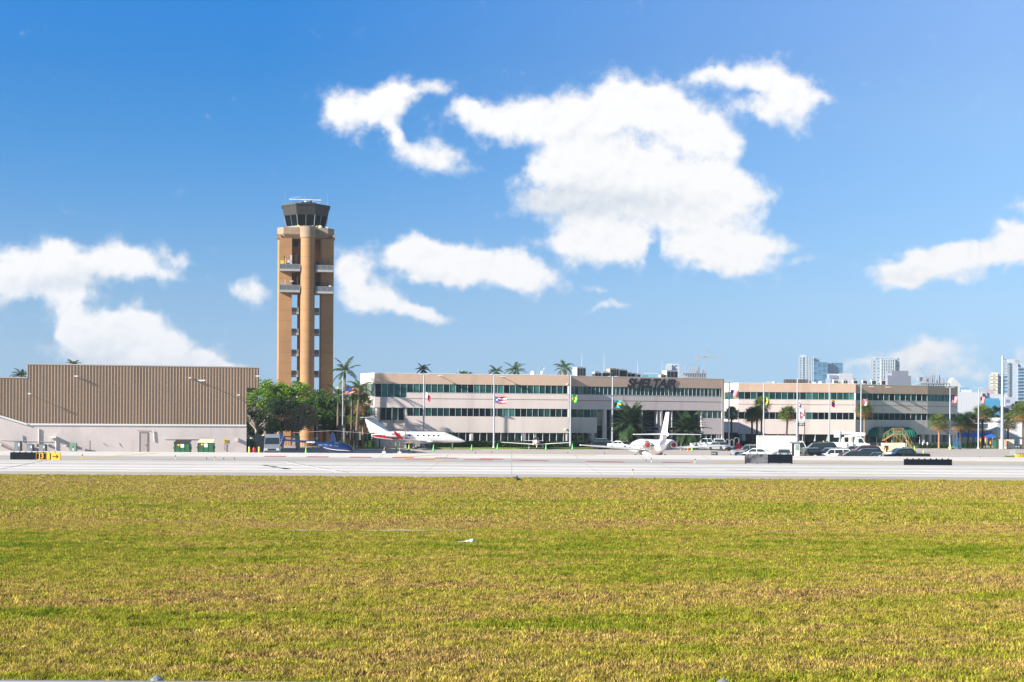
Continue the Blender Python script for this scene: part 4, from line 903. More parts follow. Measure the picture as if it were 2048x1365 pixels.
def leafy(rnd, mb, c, r, n, ls, sq=(1, 1, .8)):
    "n small leaf faces filling the shell of a clump"
    for _ in range(n):
        d = Vector((rnd.gauss(0, 1), rnd.gauss(0, 1), rnd.gauss(0, 1))).normalized() * (r * rnd.uniform(.55, 1.05))
        p = Vector(c) + Vector((d.x * sq[0], d.y * sq[1], d.z * sq[2])); a = Vector((rnd.uniform(-1, 1), rnd.uniform(-1, 1), rnd.uniform(-.6, .6))).normalized(); b = a.cross(Vector((rnd.uniform(-1, 1), rnd.uniform(-1, 1), rnd.uniform(-1, 1)))).normalized()
        l = ls * rnd.uniform(.6, 1.3); a *= l; b *= l * .45
        mb.add([p - a, p - b * 1.0, p + a, p + b], [(0, 1, 2, 3)])
def broad_tree(label, px, D, ztop, zbot, wid, lm, bark=BARK, n=46, dens=120, ls=.22, seed=1, group=None, name='broadleaf_tree', bare=False, dx=0, sq=(1, 1, .75), cr=.2):
    rnd = random.Random(seed); x = GX(px, D, 6); t = thing(name, label, 'tree', (x, D, 0), 0, group)
    if group: wid *= 1.22; n = int(n * 1.35); zbot -= .8
    cx = 0; H = ztop; cz = (ztop + zbot) / 2; rz_ = (ztop - zbot) / 2; mb = MB(); tips = []
    for _ in range(n):
        while True:
            u = Vector((rnd.uniform(-1, 1), rnd.uniform(-1, 1), rnd.uniform(-1, 1)))
            if .25 < u.length < 1: break
        u = u.normalized() * (u.length ** .5); c = Vector((u.x * wid / 2 * .85, u.y * wid / 2 * .8, cz + u.z * rz_ * .85)); tips.append(c)
        leafy(rnd, mb, c, wid * cr * rnd.uniform(.5, 1.1) * .62, dens, ls, sq)
    mb.build('crown', lm, t)
    tk = MB(); hz_ = zbot + (ztop - zbot) * .15; tk.path([(0, 0, -.1), (.1, 0, hz_ * .5), (-.05, 0, hz_)], [wid * .035 + .08, wid * .028 + .06, wid * .02 + .05], 8)
    for c in tips[:14 if not bare else 26]:
        m_ = Vector((c.x * .45, c.y * .45, hz_ + (c.z - hz_) * .45 - .2)); tk.path([(0, 0, hz_ - .3), m_, c], [.13, .08, .03], 5)
    tk.build('trunk', bark, t); return t
G1 = 'broadleaf trees in front of the control tower'
def ZT_(py, D, px=600): return W(px, py, D).z
broad_tree('large bright green tree with the sunlit crown nearest the hangar', 531, 238, ZT_(756, 238), ZT_(838, 238), 8.6, LBRI, n=60, seed=3, group=G1, ls=.2)
broad_tree('tall bright green tree directly below the brown tower', 590, 240, ZT_(757, 240), ZT_(835, 240), 8.5, LBRI, n=56, seed=4, group=G1, ls=.2)
broad_tree('dark crowned tree with forked trunk between the bright trees', 563, 232, ZT_(792, 232), ZT_(862, 232), 7.5, LDRK, n=46, seed=5, group=G1, ls=.2)
broad_tree('thin grey green tree at the hangar corner with pale twigs', 513, 228, ZT_(795, 228), ZT_(858, 228), 6.0, LOLV, PALE, n=36, dens=60, seed=6, group=G1, bare=True, ls=.18)
broad_tree('rust brown half bare tree right of the white van', 596, 214, ZT_(801, 214), ZT_(858, 214), 5.6, LBRN, PALE, n=40, dens=70, seed=7, group=G1, bare=True, ls=.16)
broad_tree('round mid green oak between the tower and the tall palms', 648, 234, ZT_(779, 234), ZT_(852, 234), 7.6, LMID, n=60, seed=8, group=G1, ls=.2)
broad_tree('dark tree filling behind the helicopter mast', 672, 246, ZT_(790, 246), ZT_(868, 246), 5.5, LDRK, n=40, seed=9, group=G1, ls=.22)
broad_tree('yellow green young tree just left of the white van', 545, 222, ZT_(838, 222), ZT_(868, 222), 2.6, LYEL, n=18, dens=60, seed=10, group=G1, ls=.16)
broad_tree('dark background tree low behind the van and green bin', 505, 252, ZT_(800, 252), ZT_(868, 252), 6.5, LDRK, n=34, seed=12, group=G1, ls=.24)
broad_tree('dark background tree low behind the brown tree', 622, 256, ZT_(800, 256), ZT_(872, 256), 7.5, LDRK, n=40, seed=13, group=G1, ls=.24)
# left edge, behind the hangar
broad_tree('dark bush top showing over the low hangar roof at the far left', 15, 226, 12.0, 6, 4.5, LDRK, n=22, seed=14, ls=.2)
# right, distance
broad_tree('far feathery grey green pine standing on the right edge', 2035, 420, ZT_(800, 420, 2035), 2, 9, LHZ, n=60, seed=15, ls=.32, name='pine_tree', sq=(1, 1, 1.1), cr=.16)
broad_tree('far feathery pine in front of the blue block', 1995, 400, ZT_(806, 400, 1995), 2, 6, LHZ, n=44, seed=16, ls=.3, name='pine_tree', sq=(1, 1, 1.1), cr=.16)
broad_tree('far wispy pine left of the blue block', 1968, 405, ZT_(811, 405, 1968), 2, 7, LHZ, n=40, seed=17, ls=.3, name='pine_tree', sq=(1, 1, 1.1), cr=.16)
for i, (px, py, D, w, lb) in enumerate(((1925, 824, 430, 9, 'low far dark tree just right of the annex end'), (2060, 812, 380, 12, 'low far dark tree at the right picture edge'), (1985, 835, 360, 8, 'low far tree behind the white shed roof'), (2012, 828, 390, 8, 'low far tree behind the tall lighting mast'))):
    broad_tree(lb, px, D, ZT_(py, D, px), 1, w, LHZ, n=34, seed=20 + i, ls=.34)
broad_tree('small dark tree top above the roof beyond the lettering', 1292, 330, ZT_(750, 330, 1292), 8, 4, LDRK, n=20, seed=30, ls=.25)
# palms
def frond(rnd, mb, base, az, el, L, droop, lw, nl=16, seg=8, stiff=1.0, vee=.5):
    d = Vector((math.cos(az) * math.cos(el), math.sin(az) * math.cos(el), math.sin(el))); p = Vector(base); side = Vector((-math.sin(az), math.cos(az), 0)); pts = [p.copy()]; ds = [d.copy()]; e = el
    for i in range(seg):
        e -= droop / seg * (.5 + i / seg); d = Vector((math.cos(az) * math.cos(e), math.sin(az) * math.cos(e), math.sin(e))); p = p + d * L / seg; pts.append(p.copy()); ds.append(d.copy())
    for i in range(seg):
        w = .03 * (1 - i / seg) + .008; mb.add([pts[i] - side * w, pts[i] + side * w, pts[i + 1] + side * w * .8, pts[i + 1] - side * w * .8], [(0, 1, 2, 3)])
    for k in range(nl):
        t = (.14 + .86 * (k + rnd.random() * .5) / nl) * seg; i = min(seg - 1, int(t)); q = pts[i].lerp(pts[i + 1], t - i); dd = ds[i]
        ll = lw * math.sin(math.pi * min(.97, .12 + .85 * t / seg)) ** .6 * rnd.uniform(.8, 1.1)
        for sg in (-1, 1):
            nrm = side.cross(dd).normalized(); out = (side * sg + dd * .55 - Vector((0, 0, 1)) * vee * rnd.uniform(.4, 1.2)).normalized() * ll
            ww = dd.normalized() * .035 * stiff; mb.add([q - ww, q + ww, q + out * .6 + ww * .8, q + out], [(0, 1, 2, 3)])
    return mb
def palm_crown(seed, n, L, lw, e0, e1, droop, nl=16, stiff=1.0, vee=.5):
    rnd = random.Random(seed); mb = MB()
    for k in range(n):
        t = k / n; frond(rnd, mb, (0, 0, 0), k * 2.4 + rnd.uniform(-.2, .2), e0 + (e1 - e0) * t + rnd.uniform(-.12, .12), L * rnd.uniform(.8, 1.1), droop * rnd.uniform(.7, 1.3), lw, nl, stiff=stiff, vee=vee)
    return mb
PG = 'palm trees around the office buildings'
def palm(label, px, pytop, D, kind, seed=1, zcrown=None, lean=(0, 0), r=None, group=PG, bark=None, base=0.0, name=None, sc_=1.0, leaf=None):
    x = GX(px, D, 6); rnd = random.Random(seed)
    L, lw, n, e0, e1, dr, nl, vee, rr, st, nm = {'coconut': (3.4, .8, 20, 1.3, -.7, 1.5, 22, .8, .16, 1.3, 'coconut_palm'), 'royal': (3.3, .8, 15, 1.45, -.3, 1.4, 24, .7, .2, 1.4, 'royal_palm'), 'date': (4.2, .75, 95, 1.5, -1.05, .9, 34, .25, .42, 1.9, 'date_palm')}[kind]
    L *= sc_; lw *= sc_
    zt = W(px, pytop, D).z - L * (.72 if kind != 'date' else .86) if zcrown is None else zcrown
    t = thing(name or nm, label, 'palm tree', (x, D, base), rnd.uniform(0, 6), group); rz = t.rotation_euler.z; zt -= base
    lx, ly = lean; lv = Matrix.Rotation(-rz, 3, 'Z') @ Vector((lx, ly, 0))
    rr = r or rr
    MB().path([(0, 0, -.1), (lv.x * .35, lv.y * .35, zt * .45), (lv.x, lv.y, zt)], [rr * 1.25, rr, rr * .85], 9).build('trunk', bark or PBK, t)
    c = palm_crown(seed, n, L, lw, e0, e1, dr, nl, st, vee).build('crown', leaf or (DATE if kind == 'date' else PALM), t); c.location = (lv.x, lv.y, zt)
    if kind == 'royal': MB().path([(0, 0, -1.2), (0, 0, -.6), (0, 0, .2)], [rr * .9, rr * 1.15, rr * .6], 9).build('crown_shaft', LMID, t).location = (lv.x, lv.y, zt)
    return t
palm('tallest royal palm with ragged crown left of the office building', 689, 716, 232, 'royal', 1, sc_=.95)
palm('slim royal palm with upright crown close to the white building corner', 704, 765, 229, 'royal', 2, sc_=.8, bark=BARK)
palm('leaning slim palm between the two tall palms by the corner', 694, 792, 236, 'royal', 3, sc_=.6, lean=(-1.2, 0), bark=BARK)
palm('palm top over the roof above the left end of the building', 845, 725, 262, 'coconut', 4, sc_=.55)
palm('palm top over the roof, left one of the close pair', 991, 727, 264, 'coconut', 5, sc_=.6); palm('palm top over the roof, right one of the close pair', 1030, 722, 264, 'coconut', 6, sc_=.75)
palm('large coconut palm top over the roof left of the rooftop units', 1128, 716, 266, 'coconut', 7, sc_=.8)
palm('low palm top barely above the roof beside a glass skylight', 925, 738, 262, 'coconut', 8, sc_=.42); palm('second low palm top by the short roof mast', 938, 741, 262, 'coconut', 9, sc_=.35)
palm('palm tip showing over the high hangar roof', 147, 716, 226, 'coconut', 10, sc_=.45); palm('palm top over the low hangar roof next to the step', 42, 734, 226, 'coconut', 11, sc_=.6)
palm('big dark date palm at the entrance, left of the teal awning', 1262, 805, 236, 'date', 21, sc_=1.02); palm('big dark date palm at the entrance, right of the teal awning', 1376, 819, 238, 'date', 22, sc_=1.0)
# sabal (fan) palms
def fan_palm(label, px, pyc, D, rad, seed, bark=PBD, lean=(0, 0), base=0.0, leaf=None, dead=.12, trunk_r=.17, group='fan palms along the apron edge'):
    rad *= 1.2; rnd = random.Random(seed); x = GX(px, D, 5); zc = W(px, pyc, D).z; t = thing('fan_palm', label, 'palm tree', (x + lean[0] * 0, D, base), 0, group)
    cx, cy = 0, 0; MB().path([(-lean[0], -lean[1], -.1), (-lean[0] * .3, -lean[1] * .3, zc * .5), (cx, cy, zc - rad * .25)], [trunk_r * 1.2, trunk_r, trunk_r * 1.15], 9).build('trunk', bark, t)
    live, dd = MB(), MB(); n = 58
    for k in range(n):
        z = 1 - 2 * (k + .5) / n; z = z * .9 + .14; isd = z < -.45 + dead
        a = k * 2.4 + rnd.uniform(-.3, .3); h = math.sqrt(max(.02, 1 - min(1, z * z))); d = Vector((h * math.cos(a), h * math.sin(a), z)).normalized(); m_ = dd if isd and rnd.random() < .75 else live
        rs = rad * rnd.uniform(.5, .66); o = Vector((0, 0, zc)) + d * rs; side = d.cross(Vector((0, 0, 1))).normalized() if abs(d.z) < .98 else Vector((1, 0, 0)); nr = side.cross(d); fl = rad * rnd.uniform(.38, .55)
        m_.bar(Vector((0, 0, zc)) + d * .1, o, .035)
        nb = 13
        for j in range(nb):
            th = (j / (nb - 1) - .5) * 3.6; v = (d * math.cos(th) + side * math.sin(th)); v = v - nr * .12 * abs(math.sin(th)); e_ = o + v * fl * (1 - .18 * abs(th) / 1.8); e2 = e_ + v * fl * .3 - Vector((0, 0, fl * .35)); w = (nr * .25 + side * math.cos(th) - d * math.sin(th)) * .06
            m_.add([o, o + v * fl * .55 + w, e_, o + v * fl * .55 - w], [(0, 1, 2, 3)]); m_.add([e_ + w * .5, e_ - w * .5, e2], [(0, 1, 2)])
    live.build('crown', leaf or SAB, t); dd.build('dead_fronds', DEAD, t); return t
fan_palm('fan palm in front of the white chamfer between the two buildings', 1463, 829, 262, 1.35, 41); fan_palm('fan palm, leftmost of the close group of three', 1504, 832, 262, 1.45, 42, lean=(-.1, 0)); 
fan_palm('highest fan palm at the back of the group of three', 1523, 812, 266, 1.5, 43, PBK); fan_palm('fan palm in the middle of the group of three by the flagpole', 1514, 828, 261, 1.3, 44)
fan_palm('round fan palm with curved dark trunk left of the red logo sign', 1575, 829, 258, 1.45, 45, lean=(.35, 0)); fan_palm('fan palm with rusty lower leaves behind the Canadian flag', 1729, 822, 264, 1.5, 46, PBK, dead=.35)
fan_palm('bright fan palm with orange trunk before the annex right end', 1878, 846, 262, 1.6, 47, PBO); fan_palm('dark fan palm right of the annex corner, left trunk', 1921, 847, 268, 1.7, 48, leaf=LDRK); fan_palm('dark fan palm right of the annex corner, right trunk', 1939, 845, 269, 1.9, 49, lean=(.5, 0), leaf=LDRK)
fan_palm('tall fan palm with hanging rusty leaves behind the last flagpole', 1965, 831, 272, 1.9, 50, dead=.4); fan_palm('fan palm with brown leaves just right of the tall lighting mast', 2016, 846, 274, 1.7, 51, dead=.5)
fan_palm('fan palm cut by the right picture edge', 2046, 826, 262, 1.9, 52, dead=.25); fan_palm('low bright fan palm behind the royal palms by the building corner', 709, 807, 240, 1.5, 53, PBO); fan_palm('yellow green fan palm low beside the white building corner', 698, 846, 238, 1.3, 54, PBO, dead=0, leaf=LYEL)
fan_palm('fan palm crown hiding behind the tallest royal palm', 680, 812, 240, 1.5, 55, PBK, leaf=PALM)
fan_palm('fan palm with drooping leaves against the white building corner', 726, 806, 229.5, 1.5, 56, PBO, dead=.3); fan_palm('lower fan palm in front of the white building corner', 716, 838, 230, 1.35, 57, PBK)
palm('ragged royal palm right of the tallest one, leaning away from the tower', 712, 756, 226, 'royal', 58, sc_=.85, lean=(.5, 0), bark=BARK); palm('short royal palm crown tucked left of the tallest one', 676, 768, 230, 'royal', 59, sc_=.8, bark=BARK)
# hedges
HDG = leafmat('hedge_leaf', (.018, .05, .015), (.05, .10, .03), .2)
def hedge(label, x0, x1, y0, y1, h, w=.9, seed=1, base=0.05, m=None):
    rnd = random.Random(seed); mb = MB(); L = math.hypot(x1 - x0, y1 - y0); n = int(L * 170)
    d = Vector((x1 - x0, y1 - y0, 0)) / L; nn = Vector((-d.y, d.x, 0))
    for _ in range(n):
        u = rnd.random() * L; f = rnd.random()
        if f < .55: o, z = -w / 2 + rnd.gauss(0, .04), rnd.uniform(0, h)
        elif f < .9: o, z = rnd.uniform(-w / 2, w / 2), h + rnd.gauss(0, .05)
        else: o, z = w / 2, rnd.uniform(0, h)
        p = Vector((x0, y0, base + z)) + d * u + nn * o; a = Vector((rnd.uniform(-1, 1), rnd.uniform(-1, 1), rnd.uniform(-1, 1))).normalized() * .13; b = a.cross(Vector((rnd.uniform(-1, 1), rnd.uniform(-1, 1), 1))).normalized() * .07
        mb.add([p - a, p - b, p + a, p + b], [(0, 1, 2, 3)])
    c = [Vector((x0, y0, 0)) + nn * o + d * e for e, o in ((0, -w / 2 + .1), (L, -w / 2 + .1), (L, w / 2 - .1), (0, w / 2 - .1))]
    mb.prism([(v.x, v.y) for v in c], base, base + h - .08); tag(mb.build('hedge', m or HDG), label, 'hedge')
def HG(label, px0, D0, px1, D1, h, seed, **k): hedge(label, GX(px0, D0, .5), GX(px1, D1, .5), D0, D1, h, seed=seed, **k)
HG('clipped dark hedge along the glazed ground floor behind the light aircraft', 862, 234.4, 1136, 239.0, .98, 1, base=.2); HG('short dark hedge under the yellow mural window', 1142, 241, 1190, 243.5, .98, 2, base=.2)
HG('sunlit short hedge below the white chamfered corner', 719, 236, 746, 233.5, 1.0, 3, base=.2, m=LMID); HG('dark hedge behind the cars left of the awning row', 1476, 270, 1660, 272, 1.0, 4); HG('dark hedge before the annex bright ground floor windows', 1835, 266, 1900, 267, .75, 5)
HG('long dark hedge under the blue awning', 1915, 271, 1960, 271, .95, 6); HG('dark hedge patch between luggage carts and the second flagpole', 1448, 268, 1462, 268, 1.6, 7)
# lawns in front of the offices
LAWN = mat('lawn', (.16, .24, .03), .95, var=.35, vs=1.5, bump=.5, bs=12)
def lawn(pts, z=.2): o = MB().prism(pts, -.02, z).build('lawn', LAWN); o['kind'] = 'structure'
def gp(px, D): return (GX(px, D, 0), D)
lawn([gp(690, 231.5), gp(758, 230), (gp(758, 230)[0] + .2, 236.5), gp(722, 241), gp(690, 241)]); lawn([gp(866, 231.2), gp(1100, 233.8), gp(1235, 238.5), gp(1235, 246), gp(1142, 243.2), gp(1137, 240), gp(866, 236)])
lawn([gp(1500, 266), gp(2400, 266), gp(2400, 276), gp(1930, 290), gp(1840, 285), gp(1700, 278), gp(1500, 276)], .04)
# ---------------------------------------------------------------- vehicles
TAIL = mat('tail_lamp', (.22, .008, .008), .3); HEADL = mat('head_lamp', (.75, .78, .8), .15, .3); RIMM = mat('alloy', (.55, .56, .58), .3, .8); PLATE = mat('plate', (.7, .7, .68), .5)
def carpaint(name, c, rough=.25, metal=.3): return mat(name, c, rough, metal, coat=.6)
CP = dict(black=carpaint('car_black', (.008, .009, .011)), white=carpaint('car_white', (.75, .75, .74), .3, 0), silver=carpaint('car_silver', (.42, .44, .46), .3, .6), grey=carpaint('car_grey', (.10, .11, .13), .3, .5),
          dgrey=carpaint('car_dark_grey', (.04, .045, .055), .3, .4), maroon=carpaint('car_maroon', (.10, .012, .018)), blue=carpaint('car_blue', (.14, .20, .30), .3, .5), brown=carpaint('car_brown', (.30, .19, .16), .3, .5), bluewhite=carpaint('car_pale_blue', (.55, .63, .74), .3, .2))
# type: L, halfwidth, wheel radius, front axle x, rear axle x, sill z, lower outline top (x,z)..., greenhouse (windscreen foot, roof front, roof rear, rear glass foot), belt z, roof z
CT = {
 'sedan': (4.7, .90, .33, 1.40, -1.35, .22, [(2.35, .42), (2.32, .66), (2.1, .74), (1.15, .93), (-1.55, 1.0), (-2.2, 1.02), (-2.33, .9), (-2.35, .45)], (1.2, .45, -.85, -1.75), .95, 1.44),
 'suv': (4.85, .97, .38, 1.48, -1.42, .28, [(2.42, .5), (2.4, .88), (2.2, 1.02), (1.15, 1.14), (-2.3, 1.18), (-2.4, .95), (-2.42, .5)], (1.2, .5, -1.9, -2.3), 1.14, 1.76),
 'crossover': (4.7, .94, .36, 1.42, -1.38, .25, [(2.35, .45), (2.32, .78), (2.1, .9), (1.15, 1.04), (-2.2, 1.12), (-2.32, .9), (-2.35, .5)], (1.25, .35, -1.35, -2.2), 1.06, 1.62),
 'van': (5.9, 1.0, .36, 2.0, -1.7, .28, [(2.95, .5), (2.92, .95), (2.75, 1.15), (2.2, 1.42), (-2.9, 1.42), (-2.95, .5)], (2.3, 1.35, -2.85, -2.92), 1.4, 2.65),
 'pickup': (5.9, 1.0, .41, 1.85, -1.75, .38, [(2.95, .55), (2.93, 1.08), (2.75, 1.18), (1.5, 1.26), (-.95, 1.30), (-2.9, 1.30), (-2.95, .6)], (1.55, .85, -.6, -1.0), 1.28, 1.93),
}
def build_car(kind, paint, topper=False, roof_mat=None):
    L, w, wr_, ax, rx, sill, top, gh, belt, roof = CT[kind]; pm = CP[paint] if isinstance(paint, str) else paint
    t = bpy.data.objects.new({'suv': 'suv', 'sedan': 'sedan_car', 'crossover': 'crossover_car', 'van': 'van', 'pickup': 'pickup_truck'}[kind], None); lk(t)
    low = []
    for cx in (rx, ax):
        r = wr_ * 1.17
        low += [(cx - r, sill)] + [(cx + r * math.cos(a), wr_ + r * math.sin(a)) for a in [math.pi * (1 - i / 7) for i in range(8)] if wr_ + r * math.sin(a) > sill] + [(cx + r, sill)]
    poly = [(-L / 2 + .05, sill + .05)] + low + [(L / 2 - .12, sill + .02)] + top
    hw = lambda x, z: w * (1 - .05 * max(0, (z - .7)) - .06 * max(0, (.5 - z)) - .10 * max(0, abs(x) / (L / 2) - .8) / .2)
    body = MB().side(poly, hw).build('body', pm, t, bevel=.03)
    MB().box(rx - wr_ * 1.1, ax + wr_ * 1.1, -w + .25, w - .25, sill - .04, wr_ * 1.6).build('underbody', RUBBER, t)
    g0, g1, g2, g3 = gh; wt_ = w - .20; wb = w - .05
    if kind == 'van': wt_ = w - .14
    def P_(x, z, sgn):
        f = (z - belt) / (roof - belt); return Vector((x, sgn * (wb + (wt_ - wb) * f), z))
    vs = [P_(x, z, s_) for s_ in (-1, 1) for (x, z) in ((g0, belt - .05), (g1, roof - .05), (g1 - .25, roof), (g2 + .2, roof), (g2, roof - .05), (g3, belt - .05))]
    MB().add(vs, [(0, 1, 2, 3, 4, 5), (11, 10, 9, 8, 7, 6), (0, 6, 7, 1), (1, 7, 8, 2), (2, 8, 9, 3), (3, 9, 10, 4), (4, 10, 11, 5)]).build('cabin', pm, t)
    def quad(pts, nm, m=GLASS, off=.015):
        c = sum((Vector(p) for p in pts), Vector()) / 4; n = (Vector(pts[1]) - Vector(pts[0])).cross(Vector(pts[3]) - Vector(pts[0])).normalized()
        if n.dot(c - Vector((0, 0, 1))) < 0: n = -n
        q = [Vector(p) + n * off for p in pts] + [Vector(p) - n * .01 for p in pts]
        return MB().add(q, [(0, 1, 2, 3), (7, 6, 5, 4), (0, 4, 5, 1), (1, 5, 6, 2), (2, 6, 7, 3), (3, 7, 4, 0)]).build(nm, m, t)
    def pl(x, z, s_): return P_(x, z, s_)
    zt, zb = (roof - .1 if kind != 'van' else 2.2), belt + .03
    def front_x(z): return g0 + (g1 - g0) * (z - belt + .05) / (roof - belt)
    def rear_x(z): return g3 + (g2 - g3) * (z - belt + .05) / (roof - belt)
    e = .08
    quad([pl(front_x(zb), zb, -.93), pl(front_x(zt), zt, -.9), pl(front_x(zt), zt, .9), pl(front_x(zb), zb, .93)], 'windscreen')
    if kind != 'van': quad([pl(rear_x(zb), zb + .04, -.9), pl(rear_x(zt), zt, -.88), pl(rear_x(zt), zt, .88), pl(rear_x(zb), zb + .04, .9)], 'rear_window')
    divs = {'suv': (-.05, -1.1), 'crossover': (-.1, -1.15), 'sedan': (-.15,), 'pickup': (.1,), 'van': ()}[kind]
    for s_ in (-1, 1):
        if kind == 'van': quad([pl(2.2, 1.5, s_), pl(1.25, 2.15, s_), pl(.75, 2.15, s_), pl(.75, 1.5, s_)], 'side_window'); continue
        xs = [None] + list(divs) + [None]
        for i in range(len(xs) - 1):
            xa_b = front_x(zb) - e if xs[i] is None else xs[i] - .035; xa_t = front_x(zt) - e if xs[i] is None else xs[i] - .035
            xb_b = rear_x(zb) + e * 1.5 if xs[i + 1] is None else xs[i + 1] + .035; xb_t = rear_x(zt) + e * 1.5 if xs[i + 1] is None else xs[i + 1] + .035
            quad([pl(xa_b, zb, s_), pl(xa_t, zt, s_), pl(xb_t, zt, s_), pl(xb_b, zb, s_)], 'side_window')
        MB().cbox((front_x(zb) - .25, s_ * (w + .08), zb + .06), (.12, .2, .15)).build('mirror', pm if kind != 'van' else BLACK, t)
        for hx in ([divs[0] + .35] if divs else [.9]): MB().cbox((hx, s_ * (w - .005), belt - .16), (.2, .04, .035)).build('door_handle', CHROME, t)
    for x in (ax, rx):
        for s_ in (-1, 1):
            y = s_ * (w - .13); tw = .24
            tr = MB().lathe([(wr_ * .62, -tw / 2), (wr_ * .95, -tw / 2), (wr_, -tw / 2 + .04), (wr_, tw / 2 - .04), (wr_ * .95, tw / 2), (wr_ * .62, tw / 2)], 20, (x, y, wr_), 'Y').build('wheel', RUBBER, t, smooth=True)
            rm = MB().lathe([(.01, s_ * tw * .30), (wr_ * .3, s_ * tw * .36), (wr_ * .62, s_ * tw * .44), (wr_ * .64, s_ * tw * .2), (wr_ * .6, -s_ * tw * .2)], 14, (x, y, wr_), 'Y')
            rm.build('rim', RIMM, tr, smooth=True)
    zf = top[1][1] - .12
    for s_ in (-1, 1):
        MB().cbox((L / 2 - .06, s_ * (w - .30), zf), (.16, .36, .15)).build('headlight', HEADL, t); MB().cbox((-L / 2 + .05, s_ * (w - .16), belt - .22), (.1, .14, .24 if kind != 'sedan' else .13)).build('taillight', TAIL, t)
    MB().cbox((L / 2 - .01, 0, zf - .05), (.06, w * .95, .2)).build('grille', BLACK, t); MB().cbox((L / 2 - .02, 0, sill + .16), (.12, w * 1.8, .3 if kind == 'van' else .14)).build('bumper_insert', BLACK, t)
    MB().cbox((-L / 2 - .005, 0, .85 if kind != 'sedan' else .78), (.02, .32, .16)).build('number_plate', PLATE, t)
    if kind in ('suv',):
        m = MB()
        for s_ in (-1, 1): m.bar((g1 - .3, s_ * (wt_ - .08), roof + .05), (g2 + .2, s_ * (wt_ - .08), roof + .05), .04)
        m.build('roof_rail', BLACK if paint != 'black' else CHROME, t)
    if kind == 'pickup':
        MB().box(-2.85, -1.05, -w + .14, w - .14, 1.28, 1.315).build('bed_cover', BLACK if not topper else pm, t)
        if topper:
            MB().add([P_(-1.02, 1.3, -1), P_(-1.02, 1.3, 1), P_(-1.02, 1.9, 1), P_(-1.02, 1.9, -1), P_(-2.85, 1.3, -1), P_(-2.85, 1.3, 1), P_(-2.7, 1.88, 1), P_(-2.7, 1.88, -1)],
                     [(0, 1, 2, 3), (4, 5, 6, 7), (0, 4, 7, 3), (1, 5, 6, 2), (3, 2, 6, 7), (0, 1, 5, 4)]).build('bed_topper', pm, t)
            for s_ in (-1, 1): quad([pl(-1.15, 1.42, s_), pl(-1.15, 1.78, s_), pl(-2.6, 1.78, s_), pl(-2.7, 1.42, s_)], 'topper_window', off=.03)
    return t
def put(t, px, D, yaw, label, cat='car', group=None, z=0.0, sc_=None):
    x_ = GX(px, D, z + .6); z += dip(x_, D); t.location = (x_, D, z); t.rotation_euler = (0, 0, R(yaw)); t['label'] = label; t['category'] = cat
    if group: t['group'] = group
    if sc_: t.scale = (sc_,) * 3
    return t
LOT = 'vehicles parked on the apron'
# lot, nearest row (heading left = 180)
put(build_car('pickup', 'black'), 1810, 179, 180, 'black crew cab pickup with tonneau cover, nearest of the parked vehicles at right', 'pickup truck', LOT, sc_=1.0)
put(build_car('crossover', 'dgrey'), 1704, 180, 176, 'dark grey crossover side-on in the front row of the car lot', 'car', LOT)
put(build_car('sedan', 'brown'), 1692, 182.5, 172, 'dusty brown sedan half hidden behind the dark grey crossover', 'car', LOT)
put(build_car('suv', 'white'), 1668, 185, 170, 'white off-road suv with black windows in the middle of the lot', 'suv', LOT)
s1_ = put(build_car('suv', 'silver'), 1657, 190, 172, 'silver grey suv behind the white off-road suv', 'suv', LOT)
put(build_car('suv', 'black'), 1729, 187.5, 174, 'black suv with chrome roof rails behind the dark grey crossover', 'suv', LOT)
put(build_car('suv', 'maroon'), 1727, 194, 175, 'dark red suv at the back of the lot with only its roof showing', 'suv', LOT)
put(build_car('sedan', 'blue'), 1752, 184, 174, 'blue grey sedan between the black suv and the white sedan', 'car', LOT)
put(build_car('sedan', 'white'), 1775, 181.5, 165, 'white sedan squeezed in behind the nose of the black pickup', 'car', LOT); put(build_car('sedan', 'bluewhite'), 1786, 184.5, 165, 'pale blue sedan with bright windscreen behind the black pickup cab', 'car', LOT)
put(build_car('suv', 'black'), 1796, 190, 172, 'black suv farthest back behind the pickup cab', 'suv', LOT)
put(build_car('suv', 'black'), 1617, 182, 98, 'black suv seen from the rear beside the guard booth', 'suv', LOT)
put(build_car('suv', 'silver'), 1600, 184.5, 110, 'silver suv seen from the rear, partly covered by the black one', 'suv', LOT)
put(build_car('suv', 'dgrey'), 1632, 200, 178, 'dark suv roof row behind the silver suvs, near the guard booth', 'suv', LOT); put(build_car('suv', 'black'), 1640, 207, 178, 'black suv in the rear row right of the box truck', 'suv', LOT)
put(build_car('suv', 'silver'), 1498, 190, 172, 'silver suv nosing out left of the box truck', 'suv', LOT); put(build_car('sedan', 'dgrey'), 1508, 185, 165, 'dark grey sedan in front of the silver suv, beside the box truck', 'car', LOT)
put(build_car('sedan', 'white'), 1513, 181.5, 160, 'small white car peeping over the blank black and grey signboard', 'car', LOT); put(build_car('sedan', 'silver'), 1568, 177.6, 80, 'light grey car seen from the rear in front of the box truck', 'car', LOT, sc_=.95)
put(build_car('sedan', 'silver'), 1706, 199, 176, 'silver sedan roof behind the dark red suv', 'car', LOT)
